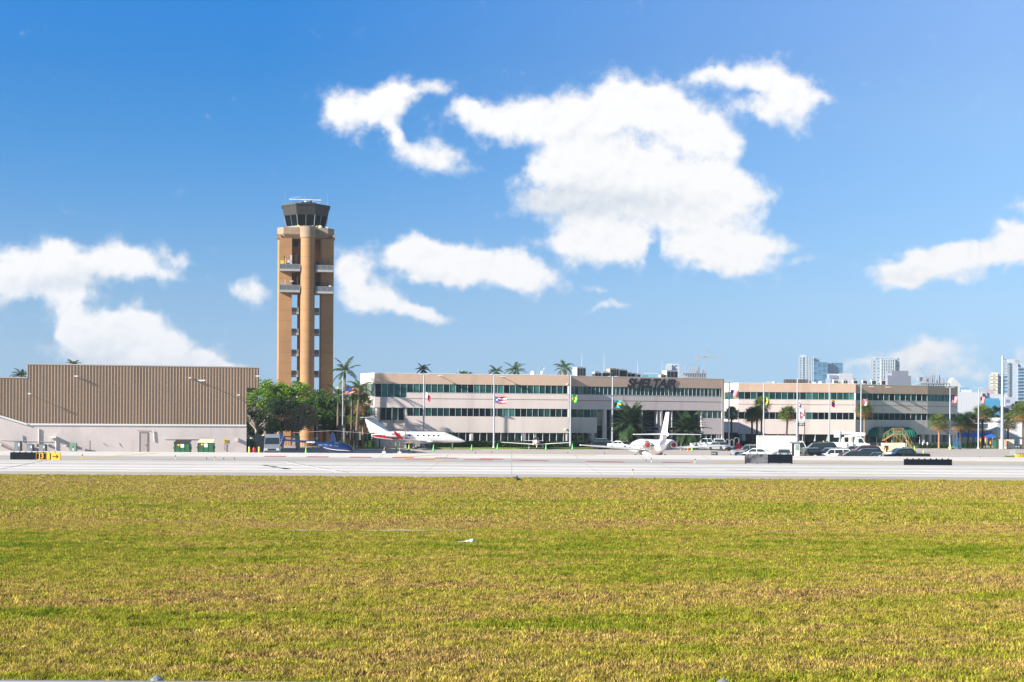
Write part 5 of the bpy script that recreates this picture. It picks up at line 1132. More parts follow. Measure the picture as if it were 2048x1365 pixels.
# near the building
put(build_car('suv', 'black'), 1211, 236, -8, 'black suv with shiny wheels parked before the office entrance', 'suv', LOT); put(build_car('sedan', 'white'), 1243, 234, -42, 'white compact with black bonnet next to the black suv', 'car', LOT); put(build_car('pickup', 'white'), 1266, 238, -18, 'tall white pickup partly hidden by the jet tail', 'pickup truck', LOT)
f150 = put(build_car('pickup', 'white', True), 1414, 236.5, 180, 'long white pickup with a bed topper right of the traffic cones', 'pickup truck', LOT)
text_mesh('SHELTAIR', .16, f150, CP['dgrey'], (.75, 1.0, .92), (R(90), 0, R(180)), .004)
put(build_car('sedan', 'silver'), 1440, 232, -60, 'silver car nosing out behind the white pickup', 'car', LOT)
put(build_car('crossover', 'white'), 647, 262, -70, 'white car facing the camera behind the helicopter tail boom', 'car', LOT); put(build_car('van', 'white'), 683, 262, -60, 'white van behind the helicopter mast', 'van', LOT, sc_=.85)
# white high-roof van by the hydrant
spr = build_car('van', 'silver'); put(spr, 545, 180, -82, 'white high roof van facing the camera beside the hangar corner', 'van', LOT, sc_=1.03)
# box truck
bx_ = thing('box_truck', 'box truck with long blank white cargo body among the parked cars', 'truck', (GX(1553, 188, 2), 188, 0), R(180)); bx_['group'] = LOT
CARGO = mat('cargo_panel', (.70, .72, .70), .45, var=.08, vs=.7, streak=(1, 1, .15))
MB().box(-2.45, 2.45, -1.15, 1.15, .8, 2.83).build('cargo_box', CARGO, bx_, bevel=.03)
MB().box(-2.47, 2.47, -1.17, 1.17, 2.73, 2.86).box(-2.47, -2.37, -1.17, 1.17, .78, 2.8).box(2.37, 2.47, -1.17, 1.17, .78, 2.8).box(-2.47, 2.47, -1.17, 1.17, .74, .82).build('cargo_trim', OFFW, bx_)
MB().box(-2.3, 2.3, -.45, .45, .5, .74).box(-2.35, -2.2, -1.1, 1.1, .5, .65).build('chassis', DARK, bx_)
MB().side([(-2.5, .5), (-4.35, .5), (-4.4, 1.25), (-3.75, 1.4), (-3.35, 2.15), (-2.5, 2.2)], 1.0).build('truck_cab', WHITE, bx_, bevel=.04)
for s_ in (-1, 1):
    MB().side([(-2.75, 1.35), (-3.6, 1.35), (-3.3, 2.0), (-2.75, 2.05)], s_ * 1.02, s_ * .99).build('side_window', GLASS, bx_)
    for x in (-3.7, 1.2): MB().lathe([(.1, -.14), (.42, -.14), (.45, -.1), (.45, .1), (.42, .14), (.1, .14)], 18, (x, s_ * .9, .45), 'Y').build('wheel', RUBBER, bx_, smooth=True)
MB().add([(-3.42, -.85, 2.12), (-3.42, .85, 2.12), (-3.78, .88, 1.42), (-3.78, -.88, 1.42), (-3.36, -.85, 2.12), (-3.36, .85, 2.12), (-3.7, .88, 1.4), (-3.7, -.88, 1.4)], [(0, 1, 2, 3), (7, 6, 5, 4), (0, 4, 5, 1), (2, 6, 7, 3)]).build('windscreen', GLASS, bx_)
# guard booth
gb = thing('guard_booth', 'small pale guard booth with flat grey roof, at the right end of the box truck', 'booth', (GX(1588, 181.5, 1), 181.5, 0), R(0))
MB().box(-.42, .62, -.5, .5, 0, 2.0).build('wall', WHITE, gb); MB().box(-.62, .8, -.7, .7, 2.0, 2.15).build('roof', GREY, gb); MB().box(-.38, -.1, -.52, -.5, .1, 1.9).build('door', DARK, gb); wf = MB().box(.02, .5, -.53, -.5, 1.05, 1.8).build('window', LGREY, gb); MB().box(.06, .46, -.545, -.53, 1.1, 1.75).build('pane', mat('booth_glass', (.25, .38, .30), .1), wf)
# bucket truck
bk_ = thing('bucket_truck', 'white utility truck with folded boom and bucket, behind the car lot', 'truck', (GX(1704, 222, 1), 222, 0), 0); bk_['group'] = LOT; BT = CP['white']
MB().side([(.9, .5), (1.1, .5), (1.2, .95), (2.05, .95), (2.15, .5), (2.55, .5), (2.6, 1.35), (1.85, 1.55), (1.4, 2.35), (.5, 2.42), (.4, .6)], .98).build('truck_cab', BT, bk_, bevel=.05)
MB().box(-2.9, -1.0, -1.1, 1.1, .75, 1.6).box(-.75, -.1, -1.1, 1.1, .8, 1.6).build('utility_body', BT, bk_, bevel=.03); MB().box(-2.95, 2.2, -.4, .4, .5, .8).box(-2.95, .5, -1.08, 1.08, .66, .76).build('chassis', DARK, bk_)
for s_ in (-1, 1):
    MB().side([(.75, 1.55), (1.65, 1.55), (1.3, 2.2), (.75, 2.2)], s_ * 1.0, s_ * .97).build('side_window', GLASS, bk_)
    for x in (-1.75, 1.62): w_ = MB().lathe([(.1, -.15), (.42, -.15), (.46, -.1), (.46, .1), (.42, .15), (.1, .15)], 18, (x, s_ * .9, .46), 'Y').build('wheel', RUBBER, bk_, smooth=True); MB().lathe([(.01, s_ * .16), (.22, s_ * .14)], 12, (x, s_ * .9, .46), 'Y').build('rim', RIMM, w_)
MB().cbox((2.6, 0, 1.15), (.06, 1.3, .35)).build('grille', BLACK, bk_); MB().cbox((2.62, 0, .62), (.15, 1.9, .22)).build('bumper', CHROME, bk_)
for s_ in (-1, 1): MB().cbox((2.56, s_ * .8, 1.15), (.1, .28, .2)).build('headlight', HEADL, bk_)
MB().tube((-1.4, 0, 1.5), (-1.4, 0, 2.4), .32, .25, 12).build('turret', OFFW, bk_); MB().bar((1.8, 0, 2.95), (-1.6, 0, 3.05), .42, .36).build('upper_boom', BT, bk_, bevel=.03); MB().bar((1.9, 0, 2.75), (-1.2, 0, 2.5), .42, .3).build('lower_boom', BT, bk_, bevel=.03)
MB().box(1.65, 2.0, -.25, .25, 2.65, 3.1).build('boom_joint', BT, bk_); MB().box(-2.75, -2.0, -.4, .4, 2.35, 3.3).box(-2.79, -1.96, -.44, .44, 3.3, 3.36).build('bucket', BT, bk_, bevel=.04); MB().bar((-1.2, 0, 3.4), (-2.0, 0, 3.1), .12).tube((-1.6, 0, 2.9), (-2.0, 0, 2.6), .12).build('bucket_arm', LGREY, bk_)
# pushback tug and ground power unit
tg_ = thing('aircraft_tug', 'low cream aircraft tug with rollers, right of the utility truck', 'tug', (GX(1756, 219, 1), 219, 0), 0); CRM = mat('cream_paint', (.68, .60, .42), .5, var=.1, vs=2)
MB().side([(-1.75, .3), (1.9, .3), (1.9, .9), (.8, 1.0), (.4, .95), (-.2, 1.15), (-1.6, 1.15), (-1.75, .9)], .85).build('body', CRM, tg_, bevel=.04); MB().cbox((.2, 0, 1.25), (.5, 1.0, .55)).build('seat', DARK, tg_); MB().bar((.7, 0, 1.0), (.5, 0, 1.5), .05).lathe([(.18, -.02), (.2, 0), (.18, .02)], 12, (.5, 0, 1.5)).build('steering_wheel', BLACK, tg_)
for x, r in ((-1.15, .42), (1.2, .42)):
    for s_ in (-1, 1): w_ = MB().lathe([(.1, -.12), (r - .04, -.12), (r, -.08), (r, .08), (r - .04, .12), (.1, .12)], 16, (x, s_ * .85, r), 'Y').build('wheel', RUBBER, tg_, smooth=True); MB().lathe([(.01, s_ * .13), (.2, s_ * .12)], 10, (x, s_ * .85, r), 'Y').build('rim', CRM, w_)
gp_ = thing('ground_power_unit', 'tall cream equipment cart with grey end panel below the aircraft stairs', 'equipment cart', (GX(1787, 217, 1), 217, 0), 0)
MB().box(-1.7, 1.0, -.8, .8, .35, 1.6).build('casing', CRM, gp_, bevel=.03); MB().box(1.0, 1.6, -.8, .8, .35, 1.62).build('end_panel', OFFW, gp_, bevel=.02); MB().box(-1.6, -1.0, -.83, -.8, .5, 1.2).box(1.1, 1.5, -.83, -.8, .8, 1.0).build('louvre', DARK, gp_); MB().tube((-1.3, -.5, 1.6), (-1.3, -.5, 1.9), .05).tube((-1.0, .3, 1.6), (-1.0, .3, 1.95), .06).build('exhaust', RED, gp_)
for x in (-1.2, 1.1):
    for s_ in (-1, 1): MB().lathe([(.05, -.1), (.28, -.1), (.3, 0), (.28, .1), (.05, .1)], 14, (x, s_ * .75, .3), 'Y').build('wheel', RUBBER, gp_, smooth=True)
# aircraft stairs (ochre)
st = thing('aircraft_stairs', 'ochre yellow maintenance stairs standing before the green awning', 'stairs', (GX(1797, 222, 1), 222, 0), 0); OC = mat('ochre_paint', (.40, .28, .09), .5, var=.12, vs=3)
def stair(x0, z0, x1, z1, n, nm='flight'):
    m = MB()
    for s_ in (-.45, .45): m.bar((x0, s_, z0), (x1, s_, z1), .05, .11); m.bar((x0, s_, z0 + .95), (x1, s_, z1 + .95), .035)
    for i in range(n + 1): t_ = i / n; m.cbox((x0 + (x1 - x0) * t_, 0, z0 + (z1 - z0) * t_), (.22, .9, .04))
    for i in range(0, n + 1, 3):
        t_ = i / n; a = (x0 + (x1 - x0) * t_, z0 + (z1 - z0) * t_)
        for s_ in (-.45, .45): m.bar((a[0], s_, a[1]), (a[0], s_, a[1] + .95), .04)
    return m.build(nm, OC, st)
stair(2.3, .2, .6, 2.9, 12); stair(-2.4, 1.9, -.9, 2.9, 6)
MB().cbox((-.15, 0, 2.9), (1.5, 1.0, .08)).build('platform', OC, st); m = MB()
for x in (-.85, -.4, .1, .55):
    for s_ in (-.48, .48): m.tube((x, s_, .3), (x, s_, 3.85), .024, n=6)
for z in (3.4, 3.85, .35, 1.6): m.bar((-.85, -.48, z), (.55, -.48, z), .05).bar((-.85, .48, z), (.55, .48, z), .05)
m.bar((-.85, -.48, .4), (.55, -.48, 1.6), .05).bar((.55, -.48, 1.6), (-.85, -.48, 2.8), .05).build('frame', OC, st)
m = MB()
for s_ in (-.4, .4): m.path([(-2.9, s_, 2.2), (-2.9, s_, 4.0), (-2.7, s_, 4.15), (-2.5, s_, 4.0), (-2.5, s_, 2.4)], [.04] * 5, 5).path([(.35, s_, 3.0), (.35, s_, 4.1), (.9, s_, 4.1), (.9, s_, 3.0)], [.04] * 4, 5)
m.build('hoops', DARK, st)
for x in (-.8, .5, 2.2):
    for s_ in (-.5, .5): MB().lathe([(.03, -.06), (.17, -.06), (.17, .06), (.03, .06)], 12, (x, s_, .17), 'Y').build('caster', YEL, st)

# ---------------------------------------------------------------- aircraft
JW = mat('aircraft_white', (.80, .80, .79), .22, 0, coat=.6); JR = mat('aircraft_red', (.36, .008, .016), .25, coat=.5); HBL = mat('helicopter_blue', (.004, .028, .11), .25, .2, coat=.6); JG = mat('polished_metal', (.6, .61, .63), .25, .9); ACG = mat('cockpit_glass', (.015, .02, .028), .06, spec=.8)
def patch(root, name, pts, y, m, th=.02): return MB().side(pts, y, y - math.copysign(th, y)).build(name, m, root)
def on_loft(secs, x, t, off=.012, n=2.0):
    "point on a lofted fuselage at station x and angle t"
    for a, b in zip(secs, secs[1:]):
        lo, hi = (a, b) if a[0] < b[0] else (b, a)
        if lo[0] <= x <= hi[0]:
            f = (x - lo[0]) / (hi[0] - lo[0]); s_ = [lo[i] + (hi[i] - lo[i]) * f for i in range(5)]; break
    e = n; c, sn = math.cos(t), math.sin(t)
    return Vector((x, s_[1] + (s_[3] + off) * math.copysign(abs(c) ** (2 / e), c), s_[2] + (s_[4] + off) * math.copysign(abs(sn) ** (2 / e), sn)))
def skin(root, name, secs, grid, m, n=2.0, off=.012):
    "a painted or glazed area that follows the fuselage: grid rows of (x, angle)"
    mb = MB(); k = len(grid[0]); mb.add([on_loft(secs, x, R(a), off, n) for row in grid for (x, a) in row], [(i * k + j, i * k + j + 1, (i + 1) * k + j + 1, (i + 1) * k + j) for i in range(len(grid) - 1) for j in range(k - 1)])
    return mb.build(name, m, root)
def wheelset(root, x, y, r, ztop, m=JG, w=.14, dx=0):
    g_ = MB().tube((x + dx, y, ztop), (x, y, r), .055).build('landing_gear', m, root); w_ = MB().lathe([(.02, -w / 2), (r - .02, -w / 2), (r, 0), (r - .02, w / 2), (.02, w / 2)], 16, (x, y, r), 'Y').build('wheel', RUBBER, root, smooth=True); MB().lathe([(.01, -w / 2 - .01), (r * .5, -w / 2 - .01), (r * .5, w / 2 + .01), (.01, w / 2 + .01)], 10, (x, y, r), 'Y').build('rim', JG, w_)
# --- business jet, right side showing
jt = thing('business_jet', 'white business jet with red swoosh and T-tail, nose to the right', 'jet', (GX(834, 226, 1), 226, 0), R(-3))
FS = [(-7.3, 0, 2.15, .10, .18), (-6.6, 0, 2.12, .32, .38), (-5.4, 0, 2.1, .55, .58), (-3.8, 0, 2.05, .74, .74), (-2, 0, 1.98, .83, .84), (0, 0, 1.97, .85, .86), (3, 0, 1.97, .85, .86), (4.4, 0, 1.93, .84, .82), (5.3, 0, 1.78, .74, .66), (6.2, 0, 1.6, .55, .46), (7.0, 0, 1.45, .34, .28), (7.55, 0, 1.36, .14, .12), (7.7, 0, 1.33, .03, .03)]
MB().loft(FS, 24).build('fuselage', JW, jt, smooth=True)
MB().loft([(-2.6, 0, 1.2, .1, .05), (-1.8, 0, 1.22, .75, .25), (0, 0, 1.2, .85, .3), (2, 0, 1.22, .8, .28), (3.2, 0, 1.28, .2, .06)], 18).build('belly_fairing', JW, jt, smooth=True)
for s_ in (-1, 1):
    wg = MB().wing((1.8, s_ * .5, 1.25), 3.2, (-1.0, s_ * 7.6, 1.75), 1.05, .13).build('wing', JW, jt, smooth=True)
    MB().wing((-1.1, s_ * 7.6, 1.75), .95, (-2.3, s_ * 7.95, 2.85), .35, .1).build('winglet', JR, wg)
    en = MB().loft([(-1.65, s_ * 1.35, 2.35, .42, .42), (-1.8, s_ * 1.35, 2.35, .5, .5), (-2.8, s_ * 1.35, 2.35, .54, .54), (-4.0, s_ * 1.35, 2.33, .46, .46), (-4.8, s_ * 1.35, 2.3, .3, .3)], 20).build('engine', JW, jt, smooth=True)
    MB().lathe([(.45, 0), (.5, .03), (.5, .12), (.45, .14)], 20, (-1.75, s_ * 1.35, 2.35), 'X').build('intake_lip', JG, en); MB().lathe([(.0, 0), (.42, .0)], 16, (-1.63, s_ * 1.35, 2.35), 'X').build('fan', DARK, en)
    MB().box(-4.0, -2.2, min(s_ * .6, s_ * 1.0), max(s_ * .6, s_ * 1.0), 2.25, 2.4).build('pylon', JW, jt)
    MB().wing((-6.85, 0, 5.02), 1.75, (-8.1, s_ * 2.65, 5.02), .8, .1).build('tailplane', JW, jt, smooth=True)
MB().wing((-4.2, 0, 2.6), 3.4, (-6.75, 0, 5.0), 1.75, .1, swap=True).build('tail_fin', JW, jt, smooth=True); MB().wing((-2.6, 0, 2.65), 2.2, (-4.6, 0, 2.95), 1.0, .08, swap=True).build('dorsal_fin', JW, jt, smooth=True)
def both(fn):
    for sd in (0, 1): fn(lambda a: (180 - a) if sd else a)
def winr(fn_):
    for px_ in (-1.1, .25, 1.15, 1.95, 2.75, 3.5):
        o = skin(jt, 'cabin_window', FS, [[(px_ + dx, fn_(a)) for a in (8, 17, 26)] for dx in (-.17, 0, .17)], mat('window_surround', (.5, .52, .54), .3) if False else ACG)
both(winr)
both(lambda f: skin(jt, 'cockpit_window', FS, [[(4.55, f(22)), (4.5, f(44))], [(5.0, f(20)), (4.9, f(50))], [(5.45, f(22)), (5.2, f(62))], [(5.75, f(32)), (5.5, f(80))]], ACG))
def swoosh(f):
    g_ = []
    for i in range(26):
        x = -7.2 + i * .52; u = i / 25
        hi = 48 * max(0, 1 - u * 2.4) ** 1.4 - 8 - 8 * max(0, u - .6); lo = hi - (58 * max(0, 1 - u * 2.0) + 8 * (1 - u) + .8)
        g_.append([(x, f(hi + (lo - hi) * k / 4)) for k in range(5)])
    skin(jt, 'red_stripe', FS, g_, JR)
both(swoosh)
MB().wing((-5.6, 0, 2.55), 1.9, (-6.6, 0, 3.5), .45, .13, swap=True).build('red_fin_panel', JR, jt)
for s_ in (-1, 1): text_mesh('N36VC', .5, jt, JR, (-3.1, s_ * 1.9, 2.45), (R(90), 0, 0 if s_ < 0 else R(180)), .01, 'registration', 0, .012)
wheelset(jt, 5.65, 0, .24, 1.2, dx=.0)
for s_ in (-1, 1): wheelset(jt, -.35, s_ * 1.5, .32, 1.2, w=.18)
MB().box(-.1, .7, -1.62, -1.58, .5, 1.15).build('gear_door', JW, jt); MB().bar((2.9, 0, 1.1), (2.7, 0, .85), .04).bar((-1.0, 0, 2.83), (-1.3, 0, 3.1), .1, .03).build('aerial', JW, jt)
# --- larger jet seen from behind
j2 = thing('business_jet', 'white twin engine jet seen from behind with red engine covers and upright fin', 'jet', (GX(1298, 184.5, 1), 184.5, -.42), R(100))
F2 = [(-8.3, 0, 2.35, .06, .1), (-7.6, 0, 2.25, .3, .36), (-6.2, 0, 2.05, .68, .72), (-4.4, 0, 1.85, .88, .9), (-2, 0, 1.75, .98, 1.0), (4, 0, 1.75, .98, 1.0), (6.5, 0, 1.65, .85, .82), (8.3, 0, 1.4, .55, .5), (9.3, 0, 1.25, .12, .1)]
MB().loft(F2, 26).build('fuselage', JW, j2, smooth=True)
MB().loft([(-3.6, 0, .95, .2, .08), (-2.2, 0, .95, 1.25, .42), (1.5, 0, .95, 1.3, .45), (3.5, 0, 1.0, .3, .1)], 18).build('belly_fairing', JW, j2, smooth=True)
for s_ in (-1, 1):
    MB().wing((1.9, s_ * .8, .95), 3.4, (-1.6, s_ * 9.6, 1.55), 1.1, .13).build('wing', JW, j2, smooth=True)
    en = MB().loft([(-1.7, s_ * 1.72, 2.15, .56, .56), (-2.2, s_ * 1.72, 2.15, .62, .62), (-3.6, s_ * 1.72, 2.15, .64, .64), (-4.8, s_ * 1.72, 2.12, .56, .56), (-5.4, s_ * 1.72, 2.1, .44, .44)], 24).build('engine', JW, j2, smooth=True)
    MB().lathe([(.43, 0), (.48, .05), (.54, .6), (.52, .62)], 24, (-5.42, s_ * 1.72, 2.1), 'X').build('nozzle_ring', JG, en); MB().lathe([(.0, -.1), (.2, -.09), (.29, -.02), (.3, .1)], 20, (-5.5, s_ * 1.72, 2.1), 'X').build('engine_cover', mat('cover_red', (.36, .012, .02), .7), en, smooth=True)
    MB().box(-4.6, -2.8, min(s_ * .9, s_ * 1.4), max(s_ * .9, s_ * 1.4), 2.05, 2.25).build('pylon', JW, j2)
    MB().wing((-6.6, s_ * .05, 3.45), 2.1, (-8.0, s_ * 4.3, 3.42), .95, .1).build('tailplane', JW, j2, smooth=True)
MB().wing((-4.8, 0, 2.5), 3.2, (-7.7, 0, 6.2), 1.5, .07, swap=True).build('tail_fin', JW, j2, smooth=True)
MB().loft([(-7.2, 0, 3.4, .12, .18), (-8.5, 0, 3.42, .18, .28), (-9.1, 0, 3.42, .03, .05)], 12).build('tail_bullet', JW, j2, smooth=True)
both(lambda f: skin(j2, 'dark_stripe', F2, [[(-7.8 + i * .7, f(8)), (-7.8 + i * .7, f(2))] for i in range(18)], mat('stripe_black', (.03, .03, .035), .3)))
text_mesh('HC', .45, j2, BLACK, (-7.6, .1, 4.2), (R(90), 0, R(180)), .006, 'tail_letters'); text_mesh('HC', .45, j2, BLACK, (-7.6, -.1, 4.2), (R(90), 0, 0), .006, 'tail_letters')
for x, y, r in ((6.2, 0, .3), (-.6, 2.0, .4), (-.6, -2.0, .4)):
    wheelset(j2, x, y, r, .7, w=.2)
    for o in j2.children[-2:]: o.location.z = .42
# --- light aircraft seen from the front
la = thing('light_aircraft', 'small white low-wing propeller plane facing the camera by the hedge', 'light aircraft', (GX(1072, 233, 1), 233, 0), R(-86))
F3 = [(-4.6, 0, 1.3, .06, .1), (-2.5, 0, 1.2, .28, .34), (-.8, 0, 1.15, .52, .5), (.8, 0, 1.12, .55, .48), (1.6, 0, 1.08, .46, .4), (2.2, 0, 1.06, .3, .26), (2.35, 0, 1.06, .12, .12)]
MB().loft(F3, 18).build('fuselage', JW, la, smooth=True); MB().loft([(-1.6, 0, 1.5, .1, .08), (-.8, 0, 1.6, .44, .38), (.0, 0, 1.62, .46, .42), (.7, 0, 1.5, .3, .2), (.95, 0, 1.42, .05, .03)], 16).build('canopy', ACG, la, smooth=True)
MB().loft([(-.35, 0, 1.62, .47, .43), (-.2, 0, 1.62, .475, .435), (-.05, 0, 1.62, .47, .43)], 16, cap=False).build('canopy_frame', JW, la)
for s_ in (-1, 1):
    MB().wing((.7, s_ * .4, .8), 1.5, (.55, s_ * 5.7, 1.12), 1.0, .12).build('wing', JW, la, smooth=True); MB().wing((-3.7, s_ * .05, 1.35), .9, (-3.9, s_ * 1.6, 1.35), .6, .1).build('tailplane', JW, la)
    wheelset(la, -.1, s_ * 1.15, .17, .85, JW); la.children[-1].name = 'wheel'
    MB().loft([(-.35, s_ * 1.15, .2, .03, .03), (-.1, s_ * 1.15, .22, .12, .16), (.25, s_ * 1.15, .2, .02, .03)], 10).build('wheel_fairing', JW, la, smooth=True)
    MB().cbox((2.1, s_ * .22, 1.15), (.08, .18, .12)).build('air_intake', BLACK, la); MB().side([(1.0, 1.2), (2.0, 1.05), (2.0, .95), (1.0, .95)], s_ * .56, s_ * .5).build('black_stripe', BLACK, la)
wheelset(la, 1.5, 0, .16, .8, JW); MB().wing((-3.3, 0, 1.35), 1.4, (-4.2, 0, 2.55), .7, .1, swap=True).build('tail_fin', JW, la)
pr = MB().loft([(2.3, 0, 1.06, .16, .16), (2.55, 0, 1.06, .1, .1), (2.68, 0, 1.06, .01, .01)], 12).build('spinner', RED, la, smooth=True)
m = MB()
for k in range(3): a = R(90 + 120 * k); m.add([(2.42, .05 * math.sin(a), 1.06 - .05 * math.cos(a)), (2.46, -.05 * math.sin(a), 1.06 + .05 * math.cos(a)), (2.46, .85 * math.cos(a) - .06 * math.sin(a), 1.06 + .85 * math.sin(a) + .06 * math.cos(a)), (2.42, .85 * math.cos(a) + .06 * math.sin(a), 1.06 + .85 * math.sin(a) - .06 * math.cos(a))], [(0, 1, 2, 3)])
po = m.build('propeller', DARK, pr); so = po.modifiers.new('thickness', 'SOLIDIFY'); so.thickness = .03
# --- helicopter
he = thing('helicopter', 'dark blue two-blade helicopter parked with its nose to the right', 'helicopter', (GX(678, 178, 1), 178, -.12), 0)
FH = [(-2.3, 0, 1.45, .12, .2), (-1.6, 0, 1.38, .46, .48), (-.9, 0, 1.28, .62, .66), (.0, 0, 1.2, .66, .76), (.7, 0, 1.14, .62, .72), (1.3, 0, 1.0, .5, .56), (1.7, 0, .86, .32, .36), (1.88, 0, .78, .08, .1)]
MB().loft(FH, 22, 2.4).build('cabin', HBL, he, smooth=True)
MB().loft([(-1.9, 0, 1.72, .2, .2), (-3.5, 0, 1.88, .16, .16), (-6.5, 0, 2.1, .1, .1), (-7.1, 0, 2.14, .08, .08)], 14).build('tail_boom', HBL, he, smooth=True)
MB().loft([(-2.6, 0, 1.5, .1, .12), (-1.9, 0, 1.45, .38, .4), (-1.2, 0, 1.5, .5, .45)], 14).build('engine_cowling', HBL, he, smooth=True)
mb = MB(); tap(mb, [(-1.15, -.14), (-.45, -.12), (-.45, .12), (-1.15, .14)], 1.75, [(-1.0, -.08), (-.62, -.07), (-.62, .07), (-1.0, .08)], 3.0); mb.build('mast_fairing', HBL, he)
hub = MB().tube((-.8, 0, 2.95), (-.8, 0, 3.35), .05).cbox((-.8, 0, 3.32), (.5, .16, .1)).build('rotor_hub', DARK, he)
RB = mat('rotor_blade', (.35, .33, .30), .4); RBR = mat('blade_tip_red', (.5, .03, .04), .4)
MB().bar((-1.0, .02, 3.33), (-5.5, .25, 3.05), .17, .03).build('rotor_blade', RB, he); MB().bar((-5.5, .25, 3.05), (-5.85, .27, 3.03), .19, .05).build('blade_tip', RBR, he); MB().bar((-.6, -.02, 3.33), (4.1, -.25, 3.0), .17, .03).build('rotor_blade', RB, he); MB().bar((4.1, -.25, 3.0), (4.5, -.27, 2.97), .19, .05).build('blade_tip', RBR, he)
MB().wing((-6.55, 0, 2.1), .7, (-7.15, 0, 3.1), .4, .12, swap=True).build('tail_fin', HBL, he); MB().wing((-6.75, 0, 2.1), .6, (-6.95, 0, 1.35), .4, .12, swap=True).build('lower_fin', HBL, he); MB().wing((-6.3, 0, 2.1), .4, (-6.4, -.7, 2.1), .3, .1).build('stabiliser', HBL, he)
tr_ = MB().lathe([(.06, -.05), (.08, 0), (.06, .05)], 10, (-7.1, -.3, 2.15), 'Y').build('tail_rotor', DARK, he); MB().bar((-7.35, -.32, 1.55), (-6.85, -.32, 2.75), .1, .02).build('tail_rotor_blade', mat('striped_blade', (.6, .6, .6), .4, var=.9, vs=4), tr_)
hf = lambda sd: (lambda a: (180 - a) if sd else a)
for sd in (0, 1):
    f = hf(sd)
    for x0, x1, x2, x3 in ((-.62, -.02, -.02, -.5), (.12, .62, .95, .12)):
        skin(he, 'door_window', FH, [[(x0 + (x1 - x0) * 0, f(12)), (x3, f(48))], [((x0 + x1) / 2, f(10)), ((x3 + x1) / 2, f(52))], [(x1 if x1 < .1 else x2, f(8)), (x1, f(48))]], mat('tan_cabin_glass', (.22, .17, .11), .1, spec=.7) if x0 < 0 else ACG, 2.4)
    skin(he, 'windscreen', FH, [[(.95, f(8)), (.72, f(55)), (.7, f(88))], [(1.3, f(5)), (1.15, f(50)), (1.1, f(88))], [(1.62, f(0)), (1.5, f(45)), (1.45, f(88))]], ACG, 2.4)
    skin(he, 'white_stripe', FH, [[(-1.9 + i * .3, f(-20 + i * .8)), (-1.9 + i * .3, f(-26 + i * .8))] for i in range(12)], JW, 2.4)
    text_mesh('N344LC', .30, he, JW, (-3.55, (1 if sd else -1) * .19, 1.87), (R(90), R(-4 if not sd else 4) * 0, 0 if not sd else R(180)), .006, 'registration', .15, .012); text_mesh('R44', .15, he, JW, (-.95, (1 if sd else -1) * .66, 1.5), (R(90), 0, 0 if not sd else R(180)), .004, 'marking')
for s_ in (-1, 1): MB().tube((-1.5, s_ * 1.0, .15), (1.5, s_ * 1.0, .15), .045).tube((1.5, s_ * 1.0, .15), (1.8, s_ * 1.0, .35), .045).bar((-.8, s_ * 1.0, .15), (-.8, s_ * .4, .8), .06).bar((.7, s_ * 1.0, .15), (.7, s_ * .4, .7), .06).build('skid', HBL, he)
# ---------------------------------------------------------------- poles and flags
def light_pole(label, px, pytop, D, r=.13, head=1, base=True, yellow=False, group='tall grey poles with flags in front of the offices', zb=.05, name='lighting_pole'):
    x = GX(px, D, 6); zt = W(px, pytop, D).z; t = thing(name, label, 'pole', (x, D, zb), 0, group); zt -= zb
    MB().tube((0, 0, 0), (0, 0, zt), r, r * .62, 12).build('pole', POLE, t, smooth=True)
    if base: MB().lathe([(.28, 0), (.28, .06), (.2, .3), (r, .42)], 12).build('base', POLE, t, smooth=True)
    if yellow: MB().tube((0, 0, 0), (0, 0, 1.4), r + .05, n=12).build('yellow_guard', YEL, t)
    if head == 1: MB().cbox((0, 0, zt + .03), (1.5, .25, .05)).cbox((-.55, 0, zt + .08), (.5, .35, .08)).cbox((.55, 0, zt + .08), (.5, .35, .08)).build('lamp_head', LGREY, t)
    if head == 2: MB().bar((0, 0, zt), (.9, 0, zt + .05), .06).cbox((.9, 0, zt + .05), (.6, .3, .1)).build('lamp_head', LGREY, t)
    return t
POLE = mat('galvanised_pole', (.40, .43, .47), .4, .2, var=.05, vs=2)
for a in ((847.5, 750, 231.5, .16, 1, 'flag pole with the red and white drooping flag, above the jet cabin'), (988, 751, 233, .16, 1, 'flag pole with the striped flag with a blue triangle'), (1141, 752, 234.5, .17, 1, 'flag pole at the corner where the office facade steps back'), (1225, 754, 238, .16, 1, 'flag pole with the aqua, gold and black flag'),
          (1458, 762, 255, .17, 1, 'flag pole between the two office buildings'), (1527.5, 765, 254, .15, 2, 'flag pole with green and black flag beside the group of fan palms'), (1594.5, 757, 252, .17, 0, 'tall flag pole directly left of the red logo sign'), (1658.5, 768, 256, .15, 2, 'flag pole with the yellow, blue and red flag'),
          (1722, 769, 256, .15, 1, 'flag pole with the red maple flag'), (1900, 775.5, 262, .15, 1, 'flag pole at the right end of the annex'), (1957, 777, 262, .15, 1, 'last flag pole, in front of the far pale apartment block')):
    light_pole(a[5], a[0], a[1], a[2], a[3], a[4])
light_pole('pale flag pole with yellow guard among the palms beside the tower trees', 685.5, 755, 228, .12, 0, True, True)
t = light_pole('thick tall lighting mast at the right with cameras on top', 2004.5, 712, 262, .30, 0, name='lighting_mast', group=None); zt = t.children[0].dimensions.z
MB().tube((0, 0, zt), (0, 0, zt + 1.3), .02, n=5).tube((-.3, 0, zt - .2), (-.3, 0, zt + .6), .03, n=5).cbox((.45, 0, zt - .2), (.7, .4, .3)).cbox((.55, -.2, zt - .9), (.5, .4, .3)).bar((0, 0, zt - .5), (.7, 0, zt - .4), .08).build('camera_cluster', LGREY, t)
def fm(n, c): return C('flag_' + n, c, .8)
